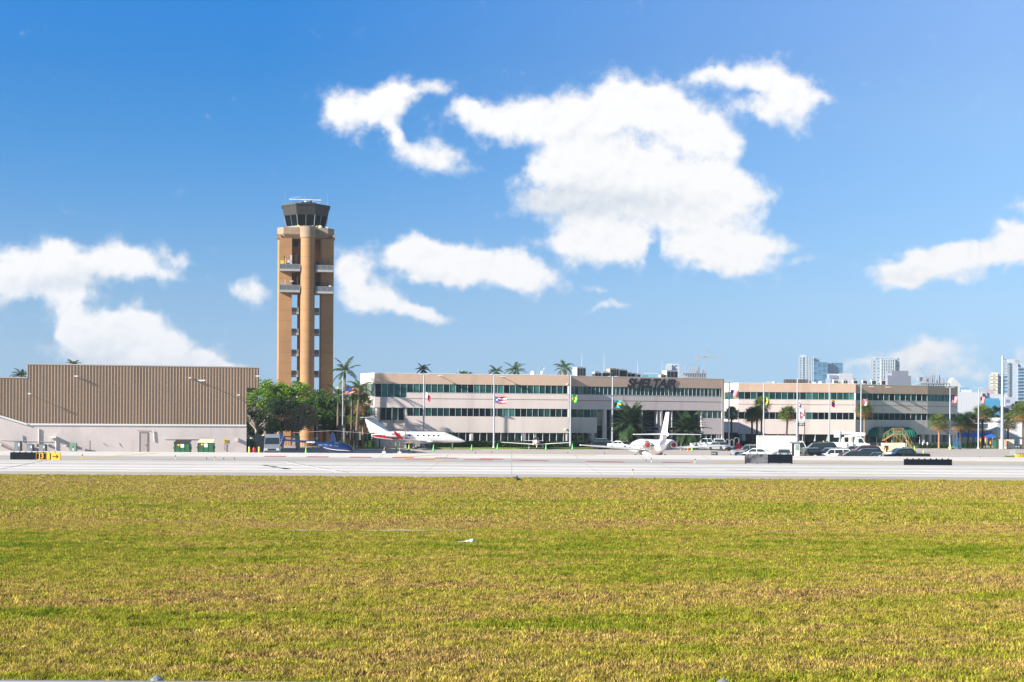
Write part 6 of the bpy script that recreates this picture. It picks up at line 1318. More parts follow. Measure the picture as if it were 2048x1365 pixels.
FR, FW_, FB, FG, FY, FK, FA, FM = fm('red', (.55, .015, .04)), fm('white', (.75, .75, .75)), fm('blue', (.02, .07, .35)), fm('green', (.01, .25, .07)), fm('yellow', (.80, .55, .01)), fm('black', (.01, .01, .012)), fm('aqua', (.01, .33, .40)), fm('navy', (.015, .025, .12))
def flag(label, px, py0, D, w, h, pat, mats, droop=.15, wave=.12, seed=1, lean=0.0, side=1):
    x = GX(px, D, 6); z = W(px, py0, D).z; t = MB(); nx_, ny_ = 28, 20; vs = []
    for j in range(ny_ + 1):
        for i in range(nx_ + 1):
            u, v = i / nx_, j / ny_
            vs.append((side * (.17 + w * u * (1 - .1 * droop) + lean * v * .3), wave * math.sin(7 * u + 2.2 * v + seed) * u ** .6, -h * v - droop * w * u * (.7 + .3 * u) + .05 * math.sin(6 * u + seed)))
    t.v = vs; k = nx_ + 1
    for j in range(ny_):
        for i in range(nx_): t.f.append((j * k + i, j * k + i + 1, (j + 1) * k + i + 1, (j + 1) * k + i)); t.mi.append(pat((i + .5) / nx_, (j + .5) / ny_))
    o = t.build('flag', mats, None, smooth=False); o.location = (x, D - .0, z); tag(o, label, 'flag', 'flags flying at the poles')
    return o
def usa(u, v): return 2 if (u < .4 and v < .54 and not (int(u * 30) % 5 == 2 and int(v * 26) % 4 == 1)) else (0 if int(v * 13) % 2 == 0 else 1)
def pr(u, v):
    if u < .45 * (1 - abs(v - .5) * 2) * 1.15: return 1 if (u - .17) ** 2 * 2.2 + (v - .5) ** 2 < .012 else 2
    return 0 if int(v * 5) % 2 == 0 else 1
def mex(u, v): return 0 if u < .33 else (1 if u < .66 else 2) if not ((u - .5) ** 2 + (v - .5) ** 2 < .012) else 3
def bra(u, v):
    d = (u - .5) ** 2 * 1.7 + (v - .5) ** 2
    if d < .03: return 2 if abs(v - .5 + (u - .5) * .3) > .03 else 3
    return 1 if abs(u - .5) / .44 + abs(v - .5) / .42 < 1 else 0
def bah(u, v): return 2 if u < .42 * (1 - abs(v - .5) * 2) else (1 if .33 < v < .67 else 0)
def jam(u, v):
    a = abs(v - u); b = abs(v - 1 + u)
    if min(a, b) < .12: return 1
    return 0 if abs(v - .5) > abs(u - .5) else 2
def dom(u, v):
    if abs(u - .5) < .09 or abs(v - .5) < .12: return 1
    return 2 if (u < .5) == (v < .5) else 0
def ven(u, v): return 0 if v < .36 else (1 if v < .66 else 2) if not (abs((u - .5) ** 2 * 3 + (v - .62) ** 2 - .03) < .006 and v < .6) else 3
def can(u, v):
    if u < .25 or u > .75: return 0
    return 0 if (abs(u - .5) + abs(v - .48) * .9 < .16 or (abs(u - .5) < .015 and v < .8 and v > .4)) else 1
flag('red and white flag drooping, its green part hidden at the pole', 848, 783, 231.4, .95, 1.0, lambda u, v: 2 if u > .45 else 1 if u > .12 else 0, [FG, FW_, FR], .95, .1, 1)
flag('red and white striped flag with a blue triangle and star', 988, 793, 232.9, 1.9, 1.15, pr, [FR, FW_, FB], .05, .15, 2); flag('green flag with yellow diamond and blue disc', 1141, 789, 234.4, .95, 1.35, bra, [FG, FY, FB, FW_], .2, .2, 3)
flag('aqua and gold striped flag with a black triangle', 1226, 802, 237.9, 1.35, 1.2, bah, [FA, FY, FK], -.02, .15, 4); flag('stars and stripes flag on the pole between the two office buildings', 1459, 780, 254.9, 1.45, 1.2, usa, [FR, FW_, FB], .08, .15, 5)
flag('green, yellow and black flag hanging by the fan palms', 1529, 793, 253.9, .7, 1.5, jam, [FG, FY, FK], .55, .2, 6); flag('white flag with red top and blue lower edge, left of the logo sign', 1596, 802, 251.9, .42, 1.1, lambda u, v: 1 if v < .2 or .58 < v < .74 or (abs(u - .5) < .15 and v < .5) else (0 if v < .58 else 2), [FR, FW_, FB], .2, .15, 7)
flag('yellow, blue and red striped flag hanging folded', 1661, 799, 255.9, .65, 1.25, ven, [FY, FB, FR, FW_], .45, .2, 8); flag('red and white flag with a red maple leaf', 1723.5, 798, 255.9, .85, 1.15, can, [FR, FW_], .1, .15, 9)
flag('stars and stripes flag at the right end of the annex', 1902, 793, 261.9, .95, 1.25, usa, [FR, FW_, FM], .03, .15, 10); flag('stars and stripes flag in front of the pale apartment block', 1958.5, 794, 261.9, .9, 1.25, usa, [FR, FW_, FM], .03, .12, 11)
flag('big stars and stripes flag half hidden by the palms left of the offices', 687, 776, 227.9, 3.0, 1.1, usa, [FR, FW_, FB], .0, .2, 12)
# --- red logo sign
ls = thing('logo_sign', 'tall white pylon sign with angular red mark and small dark number display', 'sign', (GX(1603, 251, 4), 251, 0), 0)
def lz(py): return W(1603, py, 251).z
MB().box(-.62, .58, -.1, .1, lz(843), lz(817)).build('sign_panel', mat('sign_white', (.66, .66, .66), .5), ls); mb = MB()
z0, z1 = lz(843.5), lz(816.5)
mb.box(-.66, -.6, -.13, .13, z0, z1).box(.56, .62, -.13, .13, z0, z1).box(-.6, .56, -.13, .13, z0, z0 + .07).box(-.6, .56, -.13, .13, z1 - .07, z1).build('sign_frame', GREY, ls)
h_ = z1 - z0; pt = lambda u, v: (-.62 + 1.2 * u, -.13, z1 - h_ * v)
lm = MB(); LR = mat('logo_red', (.36, .012, .02), .5)
for a, b in (((.28, .27), (.28, .78)), ((.28, .27), (.85, .60)), ((.85, .60), (.85, .08)), ((.28, .78), (.62, .58))): lm.bar(pt(*a), pt(*b), .04, .13)
lm.build('logo', LR, ls); MB().bar(pt(.3, .92), pt(.75, .66), .03, .06).build('slogan_line', GREY, ls)
MB().box(-.62, .56, -.08, .08, lz(852.5), lz(846.5)).build('number_display', BLACK, ls); text_mesh('128.1', .42, ls, WHITE, (0, -.1, lz(849.5)), (R(90), 0, 0), .01, 'frequency_digits', 0, .012)
MB().box(.5, .62, -.06, .06, 0, lz(843.5)).box(-.6, -.5, -.06, .06, 0, lz(843.5)).build('post', DARK, ls)
# --- taxiway signs
SB = mat('sign_black', (.005, .007, .014), .7, var=.2, vs=2, spec=.12); SY = mat('sign_yellow', (.80, .42, .01), .5)
sx0, sx1 = GX(21, 152.5), GX(121, 152.5)
ts = thing('taxiway_sign', 'low black and yellow airfield sign reading J3 and J with an arrow', 'airfield sign', ((sx0 + sx1) / 2, 152.5, 0.05), 0)
hw_ = (sx1 - sx0) / 2; zt_s = W(70, 905.2, 152.5).z - .05
MB().box(-hw_, .05, -.12, .12, .0, zt_s).build('blank_panel', SB, ts); MB().box(.05, 1.25, -.12, .12, .0, zt_s).build('location_panel', SB, ts); MB().box(1.25, hw_, -.12, .12, .0, zt_s).build('direction_panel', SY, ts)
mb = MB()
for a, b, c, d_ in ((.10, 1.2, zt_s - .09, zt_s - .065), (.10, 1.2, .045, .07), (.10, .125, .07, zt_s - .09), (1.175, 1.2, .07, zt_s - .09)): mb.box(a, b, -.135, -.12, c, d_)
mb.build('yellow_border', SY, ts)
text_mesh('J3', .78, ts, SY, (.66, -.13, zt_s * .5), (R(90), 0, 0), .008, 'lettering', 0, .008); text_mesh('J', .82, ts, BLACK, (1.62, -.13, zt_s * .5), (R(90), 0, 0), .008, 'lettering', 0, .015)
MB().box(1.85, 2.3, -.145, -.12, zt_s * .42, zt_s * .42 + .08).add([(2.25, -.14, zt_s * .42 + .28), (2.25, -.14, zt_s * .42 + .16), (2.38, -.14, zt_s * .42 + .04), (2.25, -.14, zt_s * .42 - .08), (2.25, -.14, zt_s * .42 - .2), (2.52, -.14, zt_s * .42 + .04)], [(0, 1, 2, 5), (2, 3, 4, 5)]).build('arrow', BLACK, ts)
for i in range(8): MB().cbox((-hw_ + .38 + i * .63, 0, zt_s + .04), (.1, .1, .09)).build('lamp_clip', SB, ts)
for i in range(5): MB().box(-hw_ + .3 + i * 1.15, -hw_ + .36 + i * 1.15, -.03, .03, -.15, .0).build('leg', DARK, ts)
SGB = mat('weathered_grey', (.13, .135, .15), .7, var=.25, vs=2.5, dirt=((.02, .02, .03), 1.2, .5, .62, (1, 1, 1)))
sx0, sx1 = GX(1490.5, 153.3), GX(1584, 153.3); c_ = (sx0 + sx1) / 2; hw_ = (sx1 - sx0) / 2; zt_s = W(1537, 908.5, 153.3).z
ts = thing('taxiway_sign', 'blank airfield sign, half faded grey and half black, on short legs', 'airfield sign', (c_, 153.3, 0), 0)
MB().box(-hw_, -.12, -.12, .12, .2, zt_s).build('faded_panel', SGB, ts); MB().box(-.12, hw_, -.12, .12, .2, zt_s - .02).build('black_panel', SB, ts); mb = MB().box(-hw_, hw_, -.14, .14, .17, .2).box(-hw_ - .04, -hw_, -.14, .14, .1, zt_s + .05).box(hw_, hw_ + .04, -.14, .14, .1, zt_s + .05).build('frame', DARK, ts)
for i in range(5): MB().box(-hw_ + .03 + i * (2 * hw_ - .12) / 4, -hw_ + .09 + i * (2 * hw_ - .12) / 4, -.03, .03, -.02, .2).build('leg', DARK, ts)
for i in range(6): MB().cbox((-hw_ + .5 + i * .82, 0, zt_s + .05), (.12, .12, .1)).build('lamp_clip', SB, ts)
sx0, sx1 = GX(1808, 152.6), GX(1903.5, 152.6); c_ = (sx0 + sx1) / 2; hw_ = (sx1 - sx0) / 2; zt_s = W(1855, 919, 152.6).z
ts = thing('taxiway_sign', 'long low all black airfield sign at the right', 'airfield sign', (c_, 152.6, 0), 0)
MB().box(-hw_, -.0, -.12, .12, .06, zt_s).build('black_panel', SB, ts); MB().box(.01, hw_, -.12, .12, .06, zt_s).build('black_panel', SB, ts); MB().box(-hw_, hw_, -.14, .14, .03, .06).build('frame', DARK, ts)
for i in range(8): MB().cbox((-hw_ + .33 + i * .63, 0, zt_s + .05), (.12, .12, .1)).build('lamp_clip', SB, ts)
for i in range(4): MB().box(-hw_ + .3 + i * 1.45, -hw_ + .36 + i * 1.45, -.03, .03, -.02, .06).build('leg', DARK, ts)
# --- edge lights
BLU = mat('blue_lens', (.01, .06, .30), .2)
def edge_light(px, D, h, label, yel=True):
    x = GX(px, D); t = thing('edge_light', label, 'airfield light', (x, D, zg(D)), 0, 'small airfield edge lights')
    MB().tube((0, 0, 0), (0, 0, h * .7), .045 if yel else .03, n=8).build('stem', YEL if yel else DARK, t); MB().lathe([(.05, h * .7), (.07, h * .74), (.07, h * .95), (.0, h)], 8).build('lens', BLU if yel else DARK, t)
for px, D, h, lb, yl in ((164.5, 157, .55, 'yellow stemmed light just right of the J3 sign', True), (351, 157, .5, 'yellow stemmed light below the first dumpster', True), (413.5, 158, .25, 'short blue light below the second dumpster', False), (429.5, 157.5, .38, 'yellow stemmed light right of the short blue one', True), (447.5, 158, .25, 'short dark light left of the hydrant bollards', False),
    (469, 158, .25, 'short dark light under the hangar corner', False), (1303, 157.5, .5, 'yellow stemmed light beneath the tail of the rear-facing jet', True), (1292, 159, .25, 'short dark light left of the yellow one beneath the jet', False), (1390, 156.5, .5, 'yellow stemmed light left of the faded blank sign', True),
    (1265.5, 121.5, .42, 'nearest orange stemmed light standing close to the grass edge', True), (951, 197, .3, 'tiny dark light on the apron below the jet nose', False), (983.5, 200, .3, 'tiny dark light on the apron left of the light plane', False), (1135.5, 201, .25, 'tiny dark light on the apron below the light plane wing', False),
    (1209, 198, .3, 'tiny dark light on the apron below the black suv', False), (1960, 187, .3, 'tiny dark light at the end of the grass strip on the right', False)): edge_light(px, D, h, lb, yl)
# --- cones
def cone(px, D, c, label, h=.95, z=0.0):
    t = thing('traffic_cone', label, 'traffic cone', (GX(px, D, .3), D, z), 0, 'traffic cones on the apron')
    MB().lathe([(.17, .04), (.15, .1), (.035, h), (.0, h + .01)], 14).build('cone', c, t, smooth=True); MB().box(-.22, .22, -.22, .22, 0, .045).build('base', RUBBER if c is not ORG else ORG, t)
    if c is ORG: MB().lathe([(.108, h * .45), (.09, h * .6)], 14).build('reflective_band', WHITE, t)
for px, D, c, lb in ((792.5, 222, GRN, 'green cone under the red tail end of the jet'), (818, 216, LIME, 'lime cone just left of the jet main wheels'), (867, 214, GRN, 'green cone on black base below the jet wing root'), (943.5, 219, GRN, 'dark green cone ahead of the jet nose'), (995, 230, GRN, 'green cone beside the pole with the striped triangle flag'),
    (1092, 229, GRN, 'green cone under the right wing of the light plane'), (1145, 231, GRN, 'green cone at the foot of the corner flag pole'), (1384, 224, LIME, 'bright lime cone at the nose of the white pickup'), (1376, 225, ORG, 'orange cone next to the bright lime one'), (1362.5, 223, ORG, 'orange cone farthest left of the group by the white pickup'),
    (1901, 252, LIME, 'lime cone at the foot of the annex end flag pole'), (1829, 230, LIME, 'lime cone alone right of the stairs foot'), (1847, 196, LIME, 'lime cone directly behind the black pickup bed'), (1804, 216, LIME, 'lime cone in front of the stairs'), (1790, 214, LIME, 'lime cone in front of the cream equipment cart'),
    (1771, 212, LIME, 'lime cone between two orange ones by the tug'), (1768, 214, ORG, 'orange cone left of the tug cones'), (1777, 213, ORG, 'orange cone right of the tug cones'), (1687.5, 213, LIME, 'lime cone under the utility truck body'), (1695, 213, LIME, 'lime cone under the utility truck cab'), (1657, 216, LIME, 'lime cone left of the utility truck'),
    (707.5, 222, LIME, 'lime cone right of the helicopter nose by the yellow posts'), (714, 221, ORG, 'orange cone with white band by the corner lawn'), (1503, 244, LIME, 'lime cone far behind the silver suv'), (1509, 245, LIME, 'lime cone farthest behind the box truck edge'), (1500, 246, ORG, 'small orange cone far behind the silver suv'), (612, 186, LIME, 'pale cone standing alone between van and helicopter')): cone(px, D, c, lb)
# --- dumpsters and hangar wall things
def dumpster(px0, px1, py0, D, lid, label):
    x = GX((px0 + px1) / 2, D, 1); w = (px1 - px0) / F * D; t = thing('dumpster', label, 'dumpster', (x, D, 0), R(4)); zt = W(px0, py0, D).z
    DG = C('dumpster_green', (.012, .13, .06), .5, var=.2, vs=2, dirt=((.08, .05, .03), 2.0, .55, .7, (1, 1, .5)))
    MB().side([(-w / 2, .15), (w / 2, .15), (w / 2, zt * .78), (-w / 2, zt * .82)], .75).build('bin', DG, t); m = MB()
    for i in range(4): m.box(-w / 2 + .05 + i * (w - .16) / 3, -w / 2 + .11 + i * (w - .16) / 3, -.79, -.75, .2, zt * .76)
    m.box(-w / 2 - .12, -w / 2, -.5, .3, zt * .4, zt * .55).box(w / 2, w / 2 + .12, -.5, .3, zt * .4, zt * .55).build('ribs', DG, t)
    MB().add([(-w / 2 - .04, -.82, zt * .80), (w / 2 + .04, -.82, zt * .80), (w / 2 + .02, .8, zt), (-w / 2 + .1, .8, zt + .05), (-w / 2 - .04, -.82, zt * .85), (w / 2 + .04, -.82, zt * .85), (w / 2 + .02, .8, zt + .07), (-w / 2 + .1, .8, zt + .12)], [(0, 1, 2, 3), (4, 5, 6, 7), (0, 1, 5, 4), (1, 2, 6, 5), (2, 3, 7, 6), (3, 0, 4, 7)]).build('lid', lid, t)
    MB().box(-.15, .35, -.78, -.76, zt * .5, zt * .75).build('sticker', WHITE, t); MB().box(-.55, -.2, -.78, -.76, zt * .62, zt * .75).build('yellow_sticker', YEL, t)
    for x_ in (-w / 2 + .2, w / 2 - .2): MB().tube((x_, -.5, 0), (x_, -.5, .16), .07).tube((x_, .5, 0), (x_, .5, .16), .07).build('caster', RUBBER, t)
    return t
dumpster(350, 381, 881.5, 183.5, mat('black_lid', (.02, .022, .025), .5), 'green dumpster with black lid against the hangar wall'); dumpster(397, 428, 880, 184, mat('cream_lid', (.66, .60, .42), .6), 'green dumpster with sloping cream lid against the hangar wall')
t = thing('dumpster', 'plain green bin half hidden behind the hangar corner', 'dumpster', (GX(500, 206, 1), 206, 0), 0); MB().side([(-.9, .1), (.75, .1), (.75, 1.35), (-.9, 1.35)], .7).build('bin', M['dumpster_green'], t); MB().side([(-.95, 1.35), (.8, 1.35), (.3, 1.75), (-.6, 1.75)], .74).build('lid', M['dumpster_green'], t)
def condenser(px0, px1, py0, D, label):
    x = GX((px0 + px1) / 2, D, 1); w = (px1 - px0) / F * D; zt = W(px0, py0, D).z; t = thing('condenser_unit', label, 'air conditioner', (x, D, 0), 0, 'condensers along the hangar wall')
    MB().box(-w / 2, w / 2, -.4, .4, .12, zt).build('casing', mat('condenser_grey', (.11, .14, .15), .6, var=.15, vs=3), t, bevel=.03); m = MB()
    for i in range(9): m.box(-w / 2 + .04, w * .15, -.42, -.4, .2 + i * (zt - .3) / 9, .24 + i * (zt - .3) / 9)
    m.build('coil_fins', GREY, t); MB().box(w * .2, w * .42, -.425, -.4, zt * .6, zt * .85).build('label_plate', LGREY, t); MB().lathe([(w * .38, zt), (w * .38, zt + .04), (.1, zt + .06)], 14).build('fan_guard', DARK, t); MB().box(-w / 2 - .1, w / 2 + .1, -.5, .5, 0, .12).build('plinth', OFFW, t)
condenser(30.5, 42.5, 883, 181, 'largest grey condenser, leftmost by the hangar wall'); condenser(54.5, 67, 889, 180.6, 'middle grey condenser by the hangar wall'); condenser(79.5, 92.5, 889, 181, 'grey condenser right of the white downpipe')
t = thing('utility_cabinet', 'pale green electrical cabinet standing at the hangar wall', 'cabinet', (GX(147, 182.6, 1), 182.6, 0), R(6)); GCB = mat('cabinet_green', (.17, .28, .21), .5); zc_ = W(147, 886, 182.6).z
MB().box(-.4, .4, -.3, .3, 0, zc_).build('casing', GCB, t, bevel=.02); MB().box(-.36, -.01, -.32, -.3, .1, zc_ - .1).box(.01, .36, -.32, -.3, .1, zc_ - .1).build('door', GCB, t); MB().box(-.06, .06, -.335, -.32, zc_ * .6, zc_ * .7).build('handle', DARK, t); MB().box(-.05, .1, -.33, -.32, zc_ * .3, zc_ * .5).build('sticker', WHITE, t)
o = MB().tube((0, 0, 0), (0, 0, W(180, 882, 182).z), .06, n=8).cbox((0, 0, .03), (.3, .3, .06)).build('rusty_post', mat('rust', (.16, .06, .03), .9)); o.location = (GX(180, 182.5, 1), 182.5, 0); tag(o, 'thin rusty post standing before the hangar wall', 'post')
for px, lb in ((498.5, 'yellow bollard left of the red hydrant'), (518, 'yellow bollard right of the red hydrant')):
    o = MB().lathe([(.12, 0), (.12, W(498, 894, 183).z - .06), (.08, W(498, 894, 183).z), (.0, W(498, 894, 183).z + .02)], 12).build('bollard', YEL, None, smooth=True); o.location = (GX(px, 183, .5), 183, 0); tag(o, lb, 'bollard')
t = thing('fire_hydrant', 'red fire hydrant between two yellow bollards', 'fire hydrant', (GX(508, 183, .5), 183, 0), 0); zh = W(508, 894.5, 183).z
MB().lathe([(.2, 0), (.2, .08), (.13, .1), (.12, zh * .72), (.18, zh * .74), (.18, zh * .8), (.1, zh * .92), (.03, zh)], 14).build('body', RED, t, smooth=True); MB().tube((-.24, 0, zh * .6), (.24, 0, zh * .6), .07).tube((0, -.26, zh * .52), (0, 0, zh * .52), .09).build('nozzle', RED, t)
t = thing('boom_barrier', 'long teal horizontal beam on thin posts behind the white van', 'barrier', (GX(546, 205, 2.4), 205, 0), 0); zb_ = W(546, 873.5, 205).z
MB().box(-3.9, 3.9, -.08, .08, zb_ - .09, zb_ + .09).build('beam', mat('teal_beam', (.05, .42, .34), .5), t); MB().bar((-3.4, 0, 0), (-3.4, 0, zb_), .07).bar((1.2, 0, 0), (1.2, 0, zb_), .07).bar((3.6, 0, 0), (3.6, 0, zb_), .07).build('post', GREY, t)
o = MB().box(-.6, .6, -.6, .6, 0, W(522, 874, 210).z).box(-.65, .65, -.65, .65, W(522, 874, 210).z, W(522, 873, 210).z).build('enclosure', mat('peach_box', (.55, .38, .27), .8)); o.location = (GX(522.5, 210, 1), 210, 0); tag(o, 'peach coloured plain enclosure left of the white van', 'enclosure')
# low annex of the tower behind the trees
t = thing('tower_annex', 'low brown and cream building with dark bays behind the tower trees', 'building', (GX(600, 262, 2), 262, 0), 0)
MB().box(-11, 6, 0, 9, 0, 5.2).build('wall', mat('annex_brown', (.42, .27, .16), .9, var=.1, vs=.5), t); MB().box(-11.3, 6.3, -.4, 9.3, 5.2, 5.6).build('roof', BRL, t)
for i in range(8): MB().box(-10.5 + i * 2.1, -9.3 + i * 2.1, -.05, .0, .3, 4.4).build('dark_bay', CORE, t); MB().box(-9.0 + i * 2.1, -8.7 + i * 2.1, -.5, -.05, 0, 5.2).build('column', mat('cream_column', (.62, .52, .34), .8), t)
# fences and gate posts near the palms
FNC = mat('dark_fence', (.05, .05, .05), .6)
def railfence(label, px0, px1, D, h, n, m, base=0.0, rails=(.1, .95), name='fence', th=.05):
    x0, x1 = GX(px0, D, .5), GX(px1, D, .5); t = thing(name, label, 'fence', ((x0 + x1) / 2, D, base), 0); L = (x1 - x0) / 2; mb = MB()
    for r_ in rails: mb.box(-L, L, -.02, .02, h * r_ - .03, h * r_ + .03)
    mb.build('rail', m, t); mb = MB()
    for i in range(n + 1): mb.tube((-L + 2 * L * i / n, 0, 0), (-L + 2 * L * i / n, 0, h), th, n=6)
    mb.build('post', m, t); return t
railfence('row of bright yellow posts between the helicopter and the corner lawn', 692, 712, 230, 1.3, 6, YEL, 0, (.98,), 'post_row', .09); railfence('grey rail fence behind the helicopter tail boom', 560, 690, 236, 1.2, 26, GREY)
railfence('chain fence with grey posts at the far right behind the pale boxes', 1985, 2060, 275, 2.1, 12, GREY); 
for px, D, c, h, lb in ((1845.5, 262, BLACK, 1.2, 'white topped black post left of the annex hedge'), (1855, 262, BLACK, 1.2, 'white topped black post nearer the annex fan palm')):
    o = MB().tube((0, 0, 0), (0, 0, h * .6), .1, n=10).build('marker_post', BLACK); MB().tube((0, 0, h * .6), (0, 0, h), .11, n=10).build('white_top', WHITE, o); o.location = (GX(px, D, .5), D, 0); tag(o, lb, 'post')
# yellow horizontal light arm by helicopter: street lamp
t = thing('security_lamp', 'white security lamp on a thin grey pole behind the helicopter', 'lamp', (GX(634, 232, 1), 232, 0), 0); MB().tube((0, 0, 0), (0, 0, W(634, 850, 232).z), .06, n=8).bar((0, 0, W(634, 850, 232).z), (.8, 0, W(634, 850, 232).z), .06).build('pole', LGREY, t); MB().cbox((.5, 0, W(634, 851, 232).z), (.5, .25, .16)).build('lamp_head', WHITE, t); MB().cbox((0, -.1, 1.6), (.35, .1, .5)).build('sign_plate', WHITE, t)
# apron clutter on the right
t = thing('junction_box', 'small dark grey equipment box on the apron right of the rear-facing jet', 'equipment box', (GX(1428.5, 192, .5), 192, 0), 0)
MB().box(-.42, .28, -.3, .3, 0, .62).build('casing', mat('box_grey', (.10, .11, .11), .6), t, bevel=.03); MB().box(.3, .42, -.3, .3, 0, .58).build('side_frame', DARK, t); MB().bar((-.36, -.32, .35), (.2, -.32, .35), .05).build('handle', LGREY, t)
def cart(px, D, label, w=1.2, h=1.7):
    t = thing('luggage_cart', label, 'luggage cart', (GX(px, D, 1), D, 0), 0, 'luggage carts between the offices'); BRS = mat('chrome_tube', (.6, .6, .55), .3, .7)
    MB().box(-w / 2, w / 2, -.35, .35, .22, .3).build('deck', DARK, t); mb = MB()
    for s_ in (-.3, .3): mb.path([(-w / 2 + .05, s_, .3), (-w / 2 + .05, s_, h - .25), (-w / 2 + .3, s_, h), (w / 2 - .3, s_, h), (w / 2 - .05, s_, h - .25), (w / 2 - .05, s_, .3)], [.03] * 6, 6)
    mb.bar((-w / 2 + .3, -.3, h), (-w / 2 + .3, .3, h), .04).bar((w / 2 - .3, -.3, h), (w / 2 - .3, .3, h), .04).build('rail', BRS, t)
    for x in (-w / 2 + .15, w / 2 - .15): MB().tube((x, -.34, .11), (x, -.26, .11), .11, n=10).tube((x, .26, .11), (x, .34, .11), .11, n=10).build('wheel', RUBBER, t)
cart(1455, 246, 'luggage cart nearest the flag pole between the buildings', .7); cart(1463.5, 246, 'middle luggage cart next to the green hedge patch', .7); cart(1473, 244, 'luggage cart touching the red tarpaulin', .9, 2.0)
o = MB().add([(-.7, -.5, 0), (.75, -.5, 0), (.75, .5, 0), (-.7, .5, 0), (-.55, -.25, 1.25), (-.05, -.2, 1.0), (-.5, .3, 1.2), (.2, .2, .8), (.55, -.1, .35)], [(0, 1, 8, 5, 4), (1, 2, 8), (2, 3, 6, 7, 8), (3, 0, 4, 6), (4, 5, 7, 6), (5, 8, 7)]).build('tarpaulin', mat('red_tarp', (.40, .01, .03), .6, var=.3, vs=2)); o.location = (GX(1480, 240, .5), 240, 0); tag(o, 'crumpled red tarpaulin heap left of the silver suv', 'tarpaulin')
t = thing('equipment_rack', 'pale wire rack standing on the grass strip at the far right', 'rack', (GX(2025.5, 190, 1), 190, 0), 0); mb = MB(); zr = W(2025, 900.5, 190).z
for x in (-.24, .24): mb.box(x - .025, x + .025, -.03, .03, 0, zr)
for z in (.3, .45, .6, .75, .9): mb.box(-.24, .24, -.03, .03, z, z + .05)
mb.build('frame', LGREY, t)
t = thing('yellow_generator', 'yellow equipment with black tanks at the right picture edge', 'equipment', (GX(2036, 186, .5), 186, 0), 0); YG = mat('machine_yellow', (.70, .45, .01), .5, var=.1, vs=3)
MB().box(-.3, .25, -.3, .3, .1, .62).build('body', YG, t, bevel=.03); MB().box(.28, .45, -.3, .3, .1, .68).box(.5, .62, -.3, .3, .1, .62).build('end_frame', YG, t)
for x in (.26, .47, .66): MB().tube((x, -.25, .1), (x, -.25, .75), .06).build('black_hose', BLACK, t)
for x in (-.2, 0, .2): MB().tube((x, 0, .6), (x, 0, .72), .05).build('cap', BLACK, t)
o = MB(); vs_ = [(-9, 0), (-3, -1.2), (4, -1.6), (9, -1.0), (12, .5), (6, 1.6), (-2, 1.2)]; gsx = GX(1995, 188.5); o.prism([(gsx + a, 188.5 + b) for a, b in vs_], -.03, .035); o = o.build('grass_strip', LAWN); o['kind'] = 'structure'
HG('rough tuft hedge of dry grass beside the yellow equipment', 2010, 189, 2030, 189, .22, 31, w=.8, m=LYEL)
# small folding stand / chocks near jet
for px, D, lb in ((768, 197, 'white box stand on the apron left of the jet wheels'), (799, 196, 'thin cream stand leaning beside the white box stand')):
    t = thing('apron_stand', lb, 'stand', (GX(px, D, .3), D, 0), 0); MB().box(-.25, .25, -.2, .2, 0, .25).build('box', OFFW, t); MB().tube((0, 0, .25), (.05, 0, .8), .03).build('rod', CRM, t)
for px, D, lb in ((778, 195, 'dark wheel chocks lying right of the white box stand'), (822, 195, 'dark hose lying on the apron below the jet tail')):
    o = MB().side([(-.5, 0), (.1, 0), (0, .12), (-.3, .14)], .15).side([(.15, 0), (.55, 0), (.45, .2), (.25, .2)], .12).build('wheel_chock', RUBBER); o.location = (GX(px, D, .1), D, 0); tag(o, lb, 'wheel chock')
# right side: apron equipment below the blue awning
t = thing('blue_stairs', 'small blue wheeled steps at the annex end beside the lime cone', 'steps', (GX(1911, 258, .5), 258, 0), 0); BST = mat('step_blue', (.01, .16, .36), .5); mb = MB()
for s_ in (-.35, .35): mb.bar((-.6, s_, .1), (.2, s_, 1.6), .07).bar((.2, s_, .1), (.2, s_, 1.7), .07).bar((.9, s_, .1), (.9, s_, 1.3), .06).bar((.2, s_, 1.3), (.9, s_, 1.3), .06).bar((-.6, s_, .15), (.9, s_, .15), .07).bar((.2, s_, 1.6), (.9, s_, .2), .05)
for i in range(6): mb.cbox((-.5 + .13 * i, 0, .3 + .24 * i), (.2, .7, .04))
mb.build('frame', BST, t)
for x in (-.5, .8): MB().tube((x, -.4, .12), (x, .4, .12), .12, n=10).build('wheel', RUBBER, t)
for px, D, h, c, lb in ((1961, 268, 1.9, YEL, 'yellow painted pipe stand behind the last flag pole'), (1971, 268, 2.1, YEL, 'yellow valve post with red top under the blue awning end'), (1981, 268, 1.4, YEL, 'short yellow post at the right end of the blue awning')):
    t = thing('valve_post', lb, 'post', (GX(px, D, .8), D, 0), 0); MB().tube((0, 0, 0), (0, 0, h), .12, n=10).build('pipe', c, t); MB().cbox((0, 0, h + .05), (.35, .3, .2)).cbox((0, -.1, h * .35), (.5, .2, .12)).build('valve', RED, t)
t = thing('backflow_piping', 'yellow pipe assembly beside the thick mast', 'pipework', (GX(1996, 272, 2), 272, 1.1), 0); mb = MB(); Z0 = W(1996, 868, 272).z - 1.1
for x in (-.5, -.15, .2, .5): mb.tube((x, 0, 0), (x + .08, 0, Z0), .07, n=8).tube((x, 0, Z0 * .5), (x + .3, 0, Z0 * .7), .09, n=8)
mb.bar((-.6, 0, Z0), (.6, 0, Z0), .1).build('pipes', YEL, t); MB().box(-.7, .7, -.3, .3, -1.1, 0).build('plinth', OFFW, t)
